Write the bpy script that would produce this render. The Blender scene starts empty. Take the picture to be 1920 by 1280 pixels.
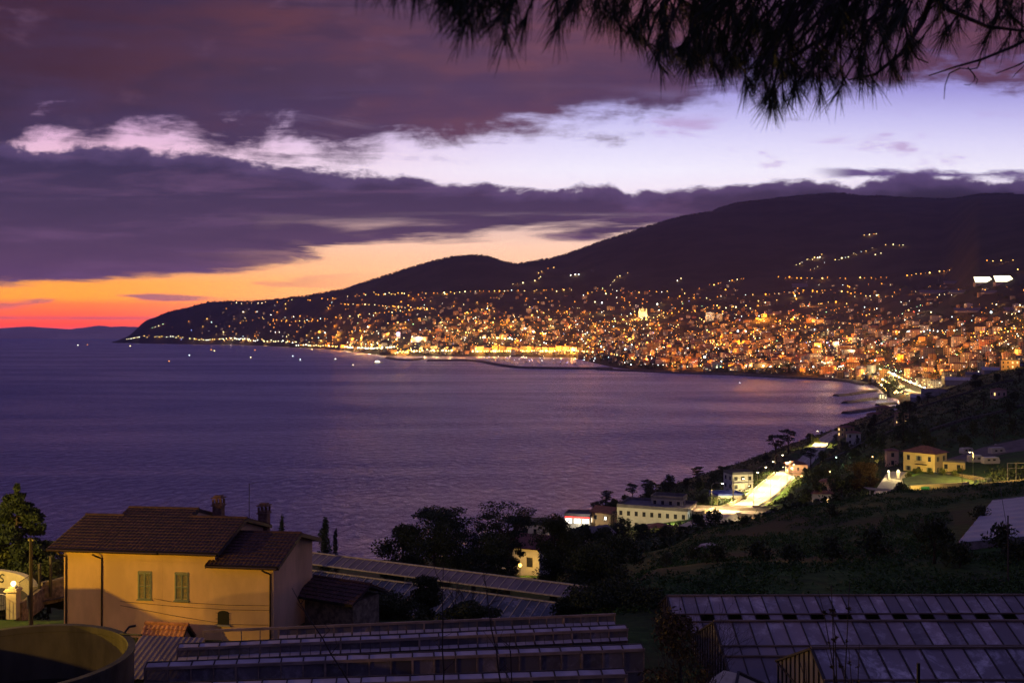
import bpy, math, random
import numpy as np
from mathutils import Vector, Matrix, noise as mnoise
R_ = random.Random(11)
RN = np.random.default_rng(11)
FPX, LV, EYE, RE = 1867.0, 622.5, 100.0, 6371000.0   # lens (in picture pixels), eye level, eye height, radius of the earth
HAZE = 3.0e-5
SC = bpy.context.scene
COL = SC.collection
rad = math.radians

def P(px, py, d):
    return Vector(((px-960)/FPX*d, d, EYE-(py-LV)/FPX*d))

def lin(r, g, b):
    f = lambda c: (c/255/12.92 if c/255 <= .04045 else ((c/255+.055)/1.055)**2.4)
    return (f(r), f(g), f(b), 1.0)

# ---------------------------------------------------------------- objects
class MB:
    def __init__(s):
        s.v, s.f, s.m, s.uv = [], [], [], None
    def add(s, vs, fs, mi=0):
        n = len(s.v); s.v += [tuple(v) for v in vs]
        s.f += [tuple(i+n for i in f) for f in fs]; s.m += [mi]*len(fs)
    def poly(s, pts, mi=0):
        s.add(pts, [tuple(range(len(pts)))], mi)
    def box(s, c, size, rz=0.0, mi=0, rx=0.0, ry=0.0):
        hx, hy, hz = size[0]/2, size[1]/2, size[2]/2
        M = Matrix.Rotation(rz, 3, 'Z') @ Matrix.Rotation(ry, 3, 'Y') @ Matrix.Rotation(rx, 3, 'X')
        c = Vector(c)
        vs = [c+M@Vector((x*hx, y*hy, z*hz)) for z in (-1, 1) for (x, y) in ((-1, -1), (1, -1), (1, 1), (-1, 1))]
        s.add(vs, [(0,3,2,1),(4,5,6,7),(0,1,5,4),(1,2,6,5),(2,3,7,6),(3,0,4,7)], mi)
    def bar(s, a, b, w, h=None, mi=0, up=(0,0,1)):
        a, b = Vector(a), Vector(b); h = h or w
        t = (b-a).normalized(); u = Vector(up)
        if abs(t.dot(u)) > .98: u = Vector((0,1,0))
        x = t.cross(u).normalized()*w/2; y = x.cross(t).normalized()*h/2
        vs = [p+i*x+j*y for p in (a, b) for (i, j) in ((-1,-1),(1,-1),(1,1),(-1,1))]
        s.add(vs, [(0,1,2,3),(7,6,5,4),(0,4,5,1),(1,5,6,2),(2,6,7,3),(3,7,4,0)], mi)
    def tube(s, pts, rs, n=6, mi=0, cap=True):
        pts = [Vector(p) for p in pts]
        if not hasattr(rs, '__len__'): rs = [rs]*len(pts)
        base = len(s.v); prev = None
        for i, p in enumerate(pts):
            t = (pts[min(i+1, len(pts)-1)]-pts[max(i-1, 0)])
            t = t.normalized() if t.length > 1e-9 else Vector((0,0,1))
            u = prev if prev is not None else (Vector((1,0,0)) if abs(t.x) < .9 else Vector((0,1,0)))
            x = (u-t*u.dot(t)).normalized(); prev = x; y = t.cross(x)
            for k in range(n):
                a = 2*math.pi*k/n
                s.v.append(tuple(p+(x*math.cos(a)+y*math.sin(a))*rs[i]))
        for i in range(len(pts)-1):
            for k in range(n):
                s.f.append((base+i*n+k, base+i*n+(k+1)%n, base+(i+1)*n+(k+1)%n, base+(i+1)*n+k)); s.m.append(mi)
        if cap:
            s.f.append(tuple(base+k for k in reversed(range(n)))); s.m.append(mi)
            e = base+(len(pts)-1)*n
            s.f.append(tuple(e+k for k in range(n))); s.m.append(mi)
    def ball(s, c, r, n=8, m=6, mi=0, sx=1, sy=1, sz=1):
        c = Vector(c); base = len(s.v)
        for j in range(1, m):
            th = math.pi*j/m
            for k in range(n):
                a = 2*math.pi*k/n
                s.v.append((c.x+r*sx*math.sin(th)*math.cos(a), c.y+r*sy*math.sin(th)*math.sin(a), c.z+r*sz*math.cos(th)))
        top = len(s.v); s.v.append((c.x, c.y, c.z+r*sz)); bot = len(s.v); s.v.append((c.x, c.y, c.z-r*sz))
        for j in range(m-2):
            for k in range(n):
                s.f.append((base+j*n+k, base+(j+1)*n+k, base+(j+1)*n+(k+1)%n, base+j*n+(k+1)%n)); s.m.append(mi)
        for k in range(n):
            s.f.append((top, base+k, base+(k+1)%n)); s.m.append(mi)
            q = base+(m-2)*n
            s.f.append((bot, q+(k+1)%n, q+k)); s.m.append(mi)
    def lathe(s, prof, n, c=(0,0,0), mi=0, a0=0, a1=2*math.pi):
        c = Vector(c); full = abs(a1-a0-2*math.pi) < 1e-6; base = len(s.v); nn = n if full else n+1
        for (r, z) in prof:
            for k in range(nn):
                a = a0+(a1-a0)*k/n
                s.v.append((c.x+r*math.cos(a), c.y+r*math.sin(a), c.z+z))
        for i in range(len(prof)-1):
            for k in range(n):
                k2 = (k+1) % nn
                s.f.append((base+i*nn+k, base+i*nn+k2, base+(i+1)*nn+k2, base+(i+1)*nn+k)); s.m.append(mi)
    def build(s, name, mats, parent=None, smooth=False, loc=None):
        me = bpy.data.meshes.new(name)
        me.from_pydata(s.v, [], s.f)
        if not isinstance(mats, (list, tuple)): mats = [mats]
        for m in mats: me.materials.append(m)
        if len(mats) > 1: me.polygons.foreach_set('material_index', s.m)
        if smooth: me.polygons.foreach_set('use_smooth', [True]*len(s.f))
        if s.uv is not None:
            l = me.uv_layers.new(name='UVMap'); l.data.foreach_set('uv', [c for t in s.uv for c in t])
        me.update()
        o = bpy.data.objects.new(name, me); COL.objects.link(o)
        if parent is not None: o.parent = parent
        if loc is not None: o.location = loc
        return o

def np_mesh(name, V, Fq, mats, parent=None, mi=None, smooth=False, loc=None):
    """V n x 3, Fq m x k arrays -> one mesh object"""
    me = bpy.data.meshes.new(name)
    V = np.ascontiguousarray(V, dtype=np.float32); Fq = np.ascontiguousarray(Fq, dtype=np.int32)
    k = Fq.shape[1]
    me.vertices.add(len(V)); me.vertices.foreach_set('co', V.ravel())
    me.loops.add(Fq.size); me.loops.foreach_set('vertex_index', Fq.ravel())
    me.polygons.add(len(Fq)); me.polygons.foreach_set('loop_start', np.arange(0, Fq.size, k, dtype=np.int32))
    if not isinstance(mats, (list, tuple)): mats = [mats]
    for m in mats: me.materials.append(m)
    if mi is not None: me.polygons.foreach_set('material_index', np.ascontiguousarray(mi, dtype=np.int32))
    if smooth: me.polygons.foreach_set('use_smooth', np.ones(len(Fq), dtype=bool))
    me.update(calc_edges=True); me.validate()
    o = bpy.data.objects.new(name, me); COL.objects.link(o)
    if parent is not None: o.parent = parent
    if loc is not None: o.location = loc
    return o

def tag(o, label=None, cat=None, group=None, kind=None):
    if label: o['label'] = label
    if cat: o['category'] = cat
    if group: o['group'] = group
    if kind: o['kind'] = kind
    return o

def thing(name, label, cat, loc=(0,0,0), rz=0.0, group=None):
    o = bpy.data.objects.new(name, None); COL.objects.link(o)
    o.location = loc; o.rotation_euler = (0, 0, rz)
    o.empty_display_size = .2
    return tag(o, label, cat, group)

def copy_tree(o, parent=None):
    c = o.copy(); COL.objects.link(c)
    if parent is not None: c.parent = parent
    for ch in list(o.children): copy_tree(ch, c)
    return c

# ---------------------------------------------------------------- materials
class NT:
    def __init__(s, tree): s.t = tree; s.n = tree.nodes; s.l = tree.links
    def new(s, ty, **kw):
        x = s.n.new(ty)
        for k, v in kw.items(): setattr(x, k, v)
        return x
    def put(s, sock, val):
        if hasattr(val, 'is_linked') or isinstance(val, bpy.types.NodeSocket): s.l.new(val, sock)
        else: sock.default_value = val
    def math(s, op, a, b=0.0, c=None, clamp=False):
        x = s.new('ShaderNodeMath', operation=op, use_clamp=clamp)
        s.put(x.inputs[0], a); s.put(x.inputs[1], b)
        if c is not None: s.put(x.inputs[2], c)
        return x.outputs[0]
    def sstep(s, v, lo, hi):
        x = s.new('ShaderNodeMapRange', interpolation_type='SMOOTHSTEP')
        s.put(x.inputs[0], v); s.put(x.inputs[1], lo); s.put(x.inputs[2], hi); x.inputs[3].default_value = 0; x.inputs[4].default_value = 1
        return x.outputs[0]
    def mix(s, f, a, b, mode='MIX'):
        x = s.new('ShaderNodeMix', data_type='RGBA', blend_type=mode)
        s.put(x.inputs[0], f); s.put(x.inputs[6], a); s.put(x.inputs[7], b)
        return x.outputs[2]
    def noise(s, vec, scale, detail=4, rough=.55, dist=0.0):
        x = s.new('ShaderNodeTexNoise'); x.inputs['Scale'].default_value = scale; x.inputs['Detail'].default_value = detail
        x.inputs['Roughness'].default_value = rough; x.inputs['Distortion'].default_value = dist
        if vec is not None: s.l.new(vec, x.inputs['Vector'])
        return x.outputs['Fac']
    def comb(s, x, y, z=0.0):
        c = s.new('ShaderNodeCombineXYZ'); s.put(c.inputs[0], x); s.put(c.inputs[1], y); s.put(c.inputs[2], z)
        return c.outputs[0]
    def ramp(s, fac, stops, interp='LINEAR'):
        r = s.new('ShaderNodeValToRGB'); r.color_ramp.interpolation = interp
        e = r.color_ramp.elements
        while len(e) > 1: e.remove(e[-1])
        e[0].position = stops[0][0]; e[0].color = stops[0][1]
        for p, c in stops[1:]:
            q = e.new(p); q.color = c
        s.put(r.inputs[0], fac)
        return r.outputs[0]
    def curve(s, fac, pts):
        """piecewise curve: pts [(0..1, 0..1)]"""
        c = s.new('ShaderNodeFloatCurve'); cv = c.mapping.curves[0]
        cv.points[0].location = pts[0]; cv.points[1].location = pts[-1]
        for p in pts[1:-1]: cv.points.new(*p)
        for p in cv.points: p.handle_type = 'AUTO'
        c.mapping.update(); c.inputs[0].default_value = 1
        s.l.new(fac, c.inputs[1])
        return c.outputs[0]

def material(name):
    m = bpy.data.materials.new(name); m.use_nodes = True
    t = NT(m.node_tree); b = t.n['Principled BSDF']
    return m, t, b

def surf(name, col, rough=.8, vary=.25, scale=1.0, col2=None, metal=0.0, spec=.5, bump=0.0, stretch=(1,1,1), detail=5, coord='Object', stains=0.0, stain_col=None):
    """a plain real-world surface: base colour broken up by noise, optional stains and bump"""
    m, t, b = material(name)
    tc = t.new('ShaderNodeTexCoord'); mp = t.new('ShaderNodeMapping'); mp.inputs['Scale'].default_value = stretch
    t.l.new(tc.outputs[coord], mp.inputs[0]); v = mp.outputs[0]
    n1 = t.noise(v, scale, detail, .6)
    c = col if len(col) == 4 else (*col, 1)
    lo = tuple(x*(1-vary) for x in c[:3])+(1,); hi = tuple(min(1, x*(1+vary)) for x in c[:3])+(1,)
    if col2 is not None: lo = col2 if len(col2) == 4 else (*col2, 1)
    out = t.mix(t.sstep(n1, .32, .68), lo, hi)
    if stains:
        n2 = t.noise(v, scale*.35, 6, .7)
        out = t.mix(t.math('MULTIPLY', t.sstep(n2, .52, .72), stains), out, stain_col or tuple(x*.35 for x in c[:3])+(1,))
    t.l.new(out, b.inputs['Base Color'])
    b.inputs['Roughness'].default_value = rough; b.inputs['Metallic'].default_value = metal
    b.inputs['Specular IOR Level'].default_value = spec
    if bump:
        bp = t.new('ShaderNodeBump'); bp.inputs['Strength'].default_value = 1; bp.inputs['Distance'].default_value = bump
        t.l.new(t.noise(v, scale*4, 4), bp.inputs['Height']); t.l.new(bp.outputs[0], b.inputs['Normal'])
    return m

def glow(name, col, strength, sample=False):
    m = bpy.data.materials.new(name); m.use_nodes = True
    t = NT(m.node_tree); t.n.clear()
    e = t.new('ShaderNodeEmission'); e.inputs[0].default_value = (*col[:3], 1); e.inputs[1].default_value = strength
    o = t.new('ShaderNodeOutputMaterial'); t.l.new(e.outputs[0], o.inputs[0])
    if not sample: m.cycles.emission_sampling = 'NONE'
    return m

def lamp_light(name, loc, power, col, radius=.15, spot=None, direction=None, parent=None):
    L = bpy.data.lights.new(name, 'SPOT' if spot else 'POINT')
    L.energy = power; L.color = col[:3]; L.shadow_soft_size = radius
    if spot: L.spot_size = rad(spot); L.spot_blend = .6
    o = bpy.data.objects.new(name, L); COL.objects.link(o); o.location = loc
    if direction is not None: o.rotation_euler = Vector(direction).to_track_quat('-Z', 'Y').to_euler()
    if parent is not None: o.parent = parent
    return o
# ---------------------------------------------------------------- camera
cam_d = bpy.data.cameras.new('camera'); cam = bpy.data.objects.new('camera', cam_d); COL.objects.link(cam)
cam.location = (0, 0, EYE); cam.rotation_euler = (rad(90), 0, 0)
cam_d.sensor_width = 36; cam_d.lens = FPX/1920*36
cam_d.shift_y = -(640-LV)/1920
cam_d.clip_start = .1; cam_d.clip_end = 120000
cam_d.dof.use_dof = True; cam_d.dof.focus_distance = 500; cam_d.dof.aperture_fstop = 6.3
SC.camera = cam
SC.view_settings.view_transform = 'Standard'; SC.view_settings.look = 'None'
SC.view_settings.exposure = 0; SC.view_settings.gamma = 1; SC.view_settings.use_curve_mapping = False
try:
    SC.cycles.use_denoising = True
    SC.cycles.max_bounces = 4; SC.cycles.diffuse_bounces = 2; SC.cycles.glossy_bounces = 3; SC.cycles.transmission_bounces = 4; SC.cycles.transparent_max_bounces = 6
    SC.cycles.caustics_reflective = False; SC.cycles.caustics_refractive = False
    SC.cycles.sample_clamp_indirect = 4.0
except Exception: pass

# ---------------------------------------------------------------- sky
W = bpy.data.worlds.new('World'); SC.world = W; W.use_nodes = True
t = NT(W.node_tree); t.n.clear()
tc = t.new('ShaderNodeTexCoord'); sp = t.new('ShaderNodeSeparateXYZ'); t.l.new(tc.outputs['Generated'], sp.inputs[0])
X, Y, Z = sp.outputs
hor = t.math('SQRT', t.math('ADD', t.math('MULTIPLY', X, X), t.math('MULTIPLY', Y, Y)))
yy = t.math('MAXIMUM', Y, t.math('MULTIPLY', hor, .25))
yy = t.math('MAXIMUM', yy, .02)
U = t.math('DIVIDE', X, yy); V = t.math('DIVIDE', Z, yy)
# sky bearings are kept in units of 1/1867 radian: bearing b (0 at -1960, 1 at +1960 from the middle), height h above the eye level
PXN = t.math('ADD', t.math('MULTIPLY', U, FPX/3920), .5, clamp=True)      # 0..1 <-> px -1000..2920
HY = t.math('MULTIPLY', V, FPX)                                             # height over eye level
uv = t.comb(t.math('MULTIPLY', U, 1.0), t.math('MULTIPLY', V, 3.4))
uv2 = t.comb(t.math('MULTIPLY', U, 1.0), t.math('MULTIPLY', V, 9.0), 3.3)
def pcurve(pts):   # pts (px, py) -> height over eye level, as a curve of the bearing
    q = [((px+1000)/3920, (LV-py)/700) for px, py in pts]
    return t.math('MULTIPLY', t.curve(PXN, q), 700)
nA = t.noise(uv, 5.5, 8, .58, .3)
nB = t.noise(uv, 16, 7, .62, .2)
nC = t.noise(uv2, 4.0, 7, .55, .4)
nD = t.noise(uv, 2.2, 4, .5)
c05 = lambda n, k: t.math('MULTIPLY', t.math('SUBTRACT', n, .5), k)
# upper cloud mass: everything above its ragged lower edge
B1 = pcurve([(-1000,330),(-100,330),(0,318),(35,286),(80,262),(200,258),(300,264),(450,286),(560,296),(700,284),(900,262),(1080,246),(1200,228),(1280,200),(1450,182),(1560,188),(1700,150),(1920,158),(2920,170)])
e1 = t.math('DIVIDE', t.math('SUBTRACT', HY, B1), 60)
uvp = t.comb(U, t.math('MULTIPLY', V, 1.8), 5.1)
nP = t.noise(uvp, 11, 7, .62, .25)
nS = t.noise(t.comb(U, t.math('MULTIPLY', V, 9.0), 8.8), 4.2, 8, .66, .7)
e1 = t.math('ADD', e1, t.math('ADD', c05(nA, 2.6), t.math('ADD', c05(nP, 3.6), c05(nS, 1.8))))
d1 = t.sstep(e1, -.35, .7)
# thin breaks inside the upper mass, low on the right
br = t.math('MULTIPLY', t.sstep(t.noise(uv2, 2.6, 6, .6, .6), .48, .66), t.math('MULTIPLY', t.sstep(PXN, .36, .50), t.math('SUBTRACT', 1.0, t.sstep(HY, 390, 470))))
d1 = t.math('MULTIPLY', d1, t.math('SUBTRACT', 1.0, t.math('MULTIPLY', br, .75)))
# lower cloud bank
T2 = pcurve([(-1000,290),(-100,285),(0,266),(60,278),(180,284),(240,272),(320,280),(400,290),(480,306),(560,308),(640,328),(760,336),(900,352),(1100,354),(1240,360),(1340,346),(1500,338),(1700,337),(1920,333),(2920,300)])
B2 = pcurve([(-1000,548),(-100,540),(0,530),(100,528),(200,520),(330,514),(480,500),(560,486),(640,468),(760,458),(900,452),(1100,446),(1200,440),(1320,428),(1500,450),(1700,470),(1920,480),(2920,480)])
up = t.math('DIVIDE', t.math('SUBTRACT', T2, HY), 16)
dn = t.math('DIVIDE', t.math('SUBTRACT', HY, B2), 16)
up = t.math('ADD', up, t.math('ADD', c05(nP, 6.5), c05(nB, 1.6)))
dn = t.math('ADD', dn, t.math('ADD', c05(nS, 5.0), t.math('ADD', c05(nC, 2.5), c05(nB, 1.4))))
d2 = t.math('MULTIPLY', t.sstep(up, -.3, .55), t.sstep(dn, -.3, .9))
gaps = t.math('MULTIPLY', t.sstep(t.noise(uv2, 3.1, 6, .55, .5), .50, .63), t.math('MULTIPLY', t.math('SUBTRACT', 1.0, t.sstep(HY, 196, 228)), t.sstep(PXN, .33, .55)))
d2 = t.math('MULTIPLY', d2, t.math('SUBTRACT', 1.0, gaps))
# streaks low in the orange and a few puffs in the clear band
low = t.math('MULTIPLY', t.math('MULTIPLY', t.sstep(HY, 30, 60), t.math('SUBTRACT', 1.0, t.sstep(HY, 105, 150))), t.math('SUBTRACT', 1.0, t.sstep(PXN, .30, .46)))
d3 = t.math('MULTIPLY', t.sstep(t.noise(t.comb(t.math('MULTIPLY', U, 1.0), t.math('MULTIPLY', V, 9.0), 2.2), 5.5, 6, .5, .3), .50, .58), low)
line = t.math('MULTIPLY', t.math('SUBTRACT', 1.0, t.sstep(t.math('ABSOLUTE', t.math('SUBTRACT', HY, t.math('ADD', 26, c05(nD, 8)))), 1.0, 4.5)), t.math('MULTIPLY', t.sstep(nC, .3, .5), .6))
clear_band = t.math('MULTIPLY', t.sstep(HY, 265, 290), t.math('SUBTRACT', 1.0, t.sstep(HY, 380, 420)))
d4 = t.math('MULTIPLY', t.math('MULTIPLY', t.sstep(t.noise(t.comb(U, t.math('MULTIPLY', V, 3.0), 1.9), 8, 7, .62, .3), .53, .68), clear_band), t.math('MULTIPLY', t.sstep(PXN, .45, .55), .75))
# a shelf of cloud over the mountain at the right
sh = t.math('DIVIDE', t.math('SUBTRACT', 11, t.math('ABSOLUTE', t.math('SUBTRACT', HY, t.math('ADD', 296, c05(nA, 30))))), 9)
d5 = t.math('MULTIPLY', t.sstep(t.math('ADD', sh, c05(nB, 4.5)), -.2, 1.0), t.math('MULTIPLY', t.sstep(PXN, .64, .665), t.math('SUBTRACT', 1.0, t.sstep(PXN, .73, .82))))
# clear sky colours by height, warm left / pale right
hh = t.math('DIVIDE', HY, 700, clamp=True)
k = lambda py: max(0, (LV-py)/700)
left = t.ramp(hh, [(0, lin(196,80,98)), (k(610), lin(240,68,46)), (k(588), lin(255,92,44)), (k(570), lin(255,114,34)), (k(558), lin(255,150,14)), (k(530), lin(255,160,26)), (k(480), lin(255,184,120)), (k(420), lin(248,196,180)), (k(340), lin(242,205,220)), (k(280), lin(236,190,214)), (k(240), lin(224,178,214)), (k(150), lin(150,120,190)), (1, lin(84,66,124))])
right = t.ramp(hh, [(0, lin(252,170,130)), (k(520), lin(255,196,150)), (k(470), lin(253,204,172)), (k(420), lin(250,212,198)), (k(370), lin(242,226,240)), (k(320), lin(240,234,250)), (k(270), lin(222,216,247)), (k(220), lin(196,190,238)), (k(170), lin(160,152,218)), (k(100), lin(130,118,190)), (1, lin(90,76,140))])
clear = t.mix(t.sstep(PXN, .28, .56), left, right)
# cloud colours
red = t.sstep(t.noise(uv, 2.6, 5, .55), .42, .60)
cuL = t.mix(red, lin(32,20,52), lin(58,24,40)); cuR = t.mix(red, lin(84,54,78), lin(116,66,74))
cu = t.mix(t.sstep(PXN, .26, .52), cuL, cuR)
cu = t.mix(t.math('MULTIPLY', t.sstep(nC, .38, .68), .42), cu, lin(62,42,76))
cu = t.mix(t.math('MULTIPLY', t.sstep(nS, .46, .30), .35), cu, lin(46,30,56))
cu = t.mix(t.math('MULTIPLY', t.sstep(nP, .55, .75), .30), cu, lin(128,92,124))
thin1 = t.sstep(e1, .2, 2.6)
cu = t.mix(t.math('MULTIPLY', t.math('SUBTRACT', 1.0, thin1), .55), cu, lin(66,45,84))
cl = t.mix(t.sstep(HY, 90, 330), lin(78,52,82), lin(44,31,68))
cl = t.mix(t.math('MULTIPLY', t.sstep(nC, .35, .65), .5), cl, lin(54,36,70))
cl = t.mix(t.math('MULTIPLY', t.sstep(nS, .50, .72), .75), cl, lin(94,64,100))
cl = t.mix(t.math('MULTIPLY', t.sstep(nS, .48, .28), .5), cl, lin(40,28,60))
cl = t.mix(t.sstep(PXN, .55, .70), cl, t.mix(t.sstep(t.math('ADD', HY, c05(nA, 30)), 240, 300), lin(22,15,36), lin(58,45,84)))
rim = t.math('MULTIPLY', t.math('SUBTRACT', 1.0, t.sstep(up, .3, 2.2)), .40)
cl = t.mix(rim, cl, lin(104,80,128))
sky = t.mix(d4, clear, lin(176,140,190))
sky = t.mix(t.math('MULTIPLY', d3, .9), sky, lin(128,76,104))
sky = t.mix(t.math('MULTIPLY', line, t.math('SUBTRACT', 1.0, t.sstep(PXN, .30, .4))), sky, lin(150,74,100))
sky = t.mix(d5, sky, lin(98,78,128))
sky = t.mix(d1, sky, cu)
sky = t.mix(d2, sky, cl)
# behind and overhead the cloud deck closes
over = t.math('MAXIMUM', t.sstep(HY, 700, 1300), t.math('SUBTRACT', 1.0, t.sstep(Y, .42, .76)))
deck = t.mix(t.sstep(t.noise(tc.outputs['Generated'], 3.0, 5), .35, .65), lin(64,57,98), lin(92,88,142))
sky = t.mix(over, sky, deck)
# the low sky is seen through kilometres of haze: outside it is brighter
path = t.math('MINIMUM', 23000.0, t.math('DIVIDE', 1420.0*FPX, t.math('MAXIMUM', HY, 1.0)))
gain = t.math('MULTIPLY', t.math('POWER', 2.71828, t.math('MULTIPLY', path, HAZE)), t.math('SUBTRACT', 1.28, t.math('MULTIPLY', t.sstep(HY, 50, 150), .28)))
nish = t.new('ShaderNodeTexSky'); nish.sky_type = 'NISHITA'; nish.sun_disc = False
nish.sun_elevation = rad(-2.5); nish.sun_rotation = rad(-27)
bg1 = t.new('ShaderNodeBackground'); t.l.new(sky, bg1.inputs[0]); t.l.new(gain, bg1.inputs[1])
bg2 = t.new('ShaderNodeBackground'); t.l.new(nish.outputs[0], bg2.inputs[0]); bg2.inputs[1].default_value = .05
ad = t.new('ShaderNodeAddShader'); t.l.new(bg1.outputs[0], ad.inputs[0]); t.l.new(bg2.outputs[0], ad.inputs[1])
wo = t.new('ShaderNodeOutputWorld'); t.l.new(ad.outputs[0], wo.inputs[0])
# last glow of the sun that has just set behind the cape
sl = bpy.data.lights.new('sun', 'SUN'); sl.energy = .03; sl.angle = rad(25); sl.color = (1, .55, .5)
so = bpy.data.objects.new('sun', sl); COL.objects.link(so)
so.rotation_euler = Vector((.45, -.88, -.08)).to_track_quat('-Z', 'Y').to_euler()
# ---------------------------------------------------------------- the land: profiles along bearings, lofted to one sheet
ND = [2, 5, 9, 20, 30, 40, 50, 60]
NZ = [-1.7, -2.2, -5, -9.5, -13, -15.3, -16.9, -17.6]
def seaz(d): return -d*d/(2*RE)
def zrel_py(py, d): return -(py-LV)/FPX*d
COLS = []
def colm(px, n75, n100, n150, mids, S, FC, far, land=None):
    k = [(d, EYE+z) for d, z in zip(ND, NZ)] + [(75, EYE+n75), (100, EYE+n100), (150, EYE+n150)]
    k += [(d, EYE+z) for d, z in mids]
    if land is None:
        k += [(S, seaz(S)-.3), (S+50, -9), (FC-max(60, FC*.03), seaz(FC)-10), (FC, seaz(FC)+.3), (FC*1.012, seaz(FC)+5)]
    else:
        (d1, z1), (d2, z2) = land
        k += [(d1+(d2-d1)*q, EYE+z1+(z2-z1)*q) for q in (0, .25, .5, .8, 1)]
    if far is None:
        k += [(FC*(1.2+.2*i), seaz(FC*(1.2+.2*i))-12) for i in range(5)]
        k[-6] = (k[-6][0], seaz(FC)-10); k[-7] = (k[-7][0], seaz(FC)-10)
    else:
        k += [(d, EYE+zrel_py(py, d)) for py, d in far]
    COLS.append((px, k))
LM = [(200,-56),(265,-70),(310,-80),(360,-88),(400,-95)]
colm(-9000, -22.6, -30, -38, LM, 440, 9800, None)
colm(-600, -22.6, -30, -38, LM, 440, 9800, None)
colm(180, -22.6, -30, -38, LM, 440, 9800, None)
colm(232, -22.6, -30, -38, LM, 440, 9900, [(639.5,10100),(638,10350),(640,10700),(646,11200),(650,12500)])
colm(270, -22.6, -30, -38, LM, 440, 9300, [(632,9650),(617,9900),(609,10200),(612,10700),(640,13000)])
colm(330, -22.6, -30, -38, LM, 440, 8900, [(630,9250),(605,9550),(584,9950),(590,10600),(640,13000)])
colm(430, -22.6, -30, -38, LM, 440, 8300, [(630,8650),(600,9100),(571,9600),(575,10300),(640,13000)])
colm(560, -22.6, -30, -38, LM, 440, 6600, [(630,6950),(600,7300),(575,7800),(561,8300),(640,12000)])
colm(640, -22.6, -30, -38, LM, 440, 5600, [(630,6000),(600,6400),(570,7000),(551,7800),(640,12000)])
colm(730, -22.6, -30, -38, [(200,-54),(265,-68),(310,-79),(360,-88),(400,-95)], 440, 4250, [(642,4600),(600,5200),(560,6200),(523,7500),(640,12000)])
colm(905, -22.6, -30, -37, [(200,-50),(265,-63),(315,-74),(375,-87),(415,-94)], 455, 4150, [(642,4450),(600,4950),(550,5800),(487,7200),(600,11000)])
colm(960, -22.6, -30, -37, [(200,-49),(265,-61),(320,-70),(395,-86),(430,-93)], 470, 4100, [(642,4400),(600,4850),(550,5700),(498,7300),(600,11000)])
colm(1000, -22.6, -30, -37, [(200,-48),(265,-60),(320,-69),(400,-85),(440,-93)], 485, 4050, [(642,4350),(600,4850),(547,5750),(494,7500),(600,11500)])
colm(1070, -22.4, -29.6, -36.5, [(200,-46),(265,-58),(320,-66),(415,-81),(475,-92)], 525, 3950, [(645,4250),(600,4800),(542,5900),(480,8000),(600,12000)])
colm(1110, -21.5, -28, -34.5, [(200,-45),(265,-57),(320,-65),(425,-80),(500,-92)], 550, 3300, [(652,3800),(600,4600),(541,5700),(466,8100),(600,12000)])
colm(1165, -19.5, -26, -34.3, [(200,-44),(265,-57),(325,-64),(440,-79),(520,-91)], 580, 2760, [(655,3400),(600,4500),(540,5600),(450,8200),(600,12000)])
colm(1240, -18.3, -24, -33, [(200,-43),(265,-55),(330,-62),(440,-73),(550,-88)], 640, 2560, [(652,3250),(600,4200),(535,5400),(427,8350),(580,12500)])
colm(1320, -18.3, -22.8, -30, [(200,-42),(265,-54),(330,-59.5),(420,-66),(560,-85)], 705, 2450, [(650,3100),(600,4000),(530,5300),(406,8500),(560,13000)])
colm(1400, -18.3, -22.4, -28.6, [(200,-42),(265,-53),(320,-58),(420,-65),(600,-82)], 780, 2330, [(650,2950),(600,3800),(530,5150),(392,8800),(540,13000)])
colm(1480, -18.3, -22.1, -26.9, [(200,-40),(265,-52),(320,-56),(450,-63),(620,-74)], 880, 2230, [(650,2800),(600,3600),(530,5000),(381,9000),(520,13000)])
colm(1560, -18.3, -21.7, -26, [(200,-38),(265,-49),(320,-53),(450,-60),(700,-72)], 1000, 2120, [(650,2600),(600,3400),(530,4800),(378,9000),(510,13000)])
colm(1620, -18.3, -21.3, -25.2, [(200,-37),(265,-46.5),(320,-49),(500,-56),(800,-71)], 1150, 1990, [(650,2450),(600,3200),(527,4600),(384,9000),(500,13000)])
colm(1645, -18.3, -21.1, -24.8, [(200,-36.5),(265,-45.5),(320,-47.5),(500,-54),(830,-69)], 1220, 1800, [(655,2350),(600,3100),(525,4500),(386,9000),(495,13000)])
colm(1668, -18.3, -20.9, -24.5, [(200,-36),(265,-45),(320,-46.5),(500,-51),(850,-66)], 1270, 1520, [(665,2250),(595,3000),(523,4400),(388,9000),(490,13000)])
colm(1700, -18.3, -20.7, -24.2, [(200,-35.5),(265,-44),(320,-45.5),(500,-48),(850,-61)], 0, 0, [(660,2200),(590,2900),(520,4300),(390,9000),(480,13000)], land=((1250,-92),(1600,-92)))
colm(1760, -18.3, -20.3, -23.9, [(200,-34.5),(265,-43.5),(320,-45),(500,-43),(800,-50)], 0, 0, [(650,2150),(580,2800),(520,4200),(392,9000),(480,13000)], land=((1250,-86),(1700,-80)))
colm(1840, -18.3, -19.9, -23.3, [(200,-33),(265,-42),(320,-43),(500,-37),(750,-34)], 0, 0, [(640,1950),(560,2500),(508,3000),(394,9000),(480,13000)], land=((1250,-62),(1500,-65)))
colm(1920, -18.3, -19.4, -22.7, [(200,-31.5),(265,-40),(320,-41),(500,-32),(700,-26)], 0, 0, [(630,1750),(550,2300),(490,2900),(395,9000),(480,13000)], land=((1250,-50),(1450,-45)))
colm(2300, -18, -18.5, -20, [(200,-25),(265,-30),(320,-30),(500,-18),(700,-5)], 0, 0, [(600,1750),(520,2300),(450,2900),(395,9000),(480,13000)], land=((1250,-30),(1450,-20)))
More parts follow.
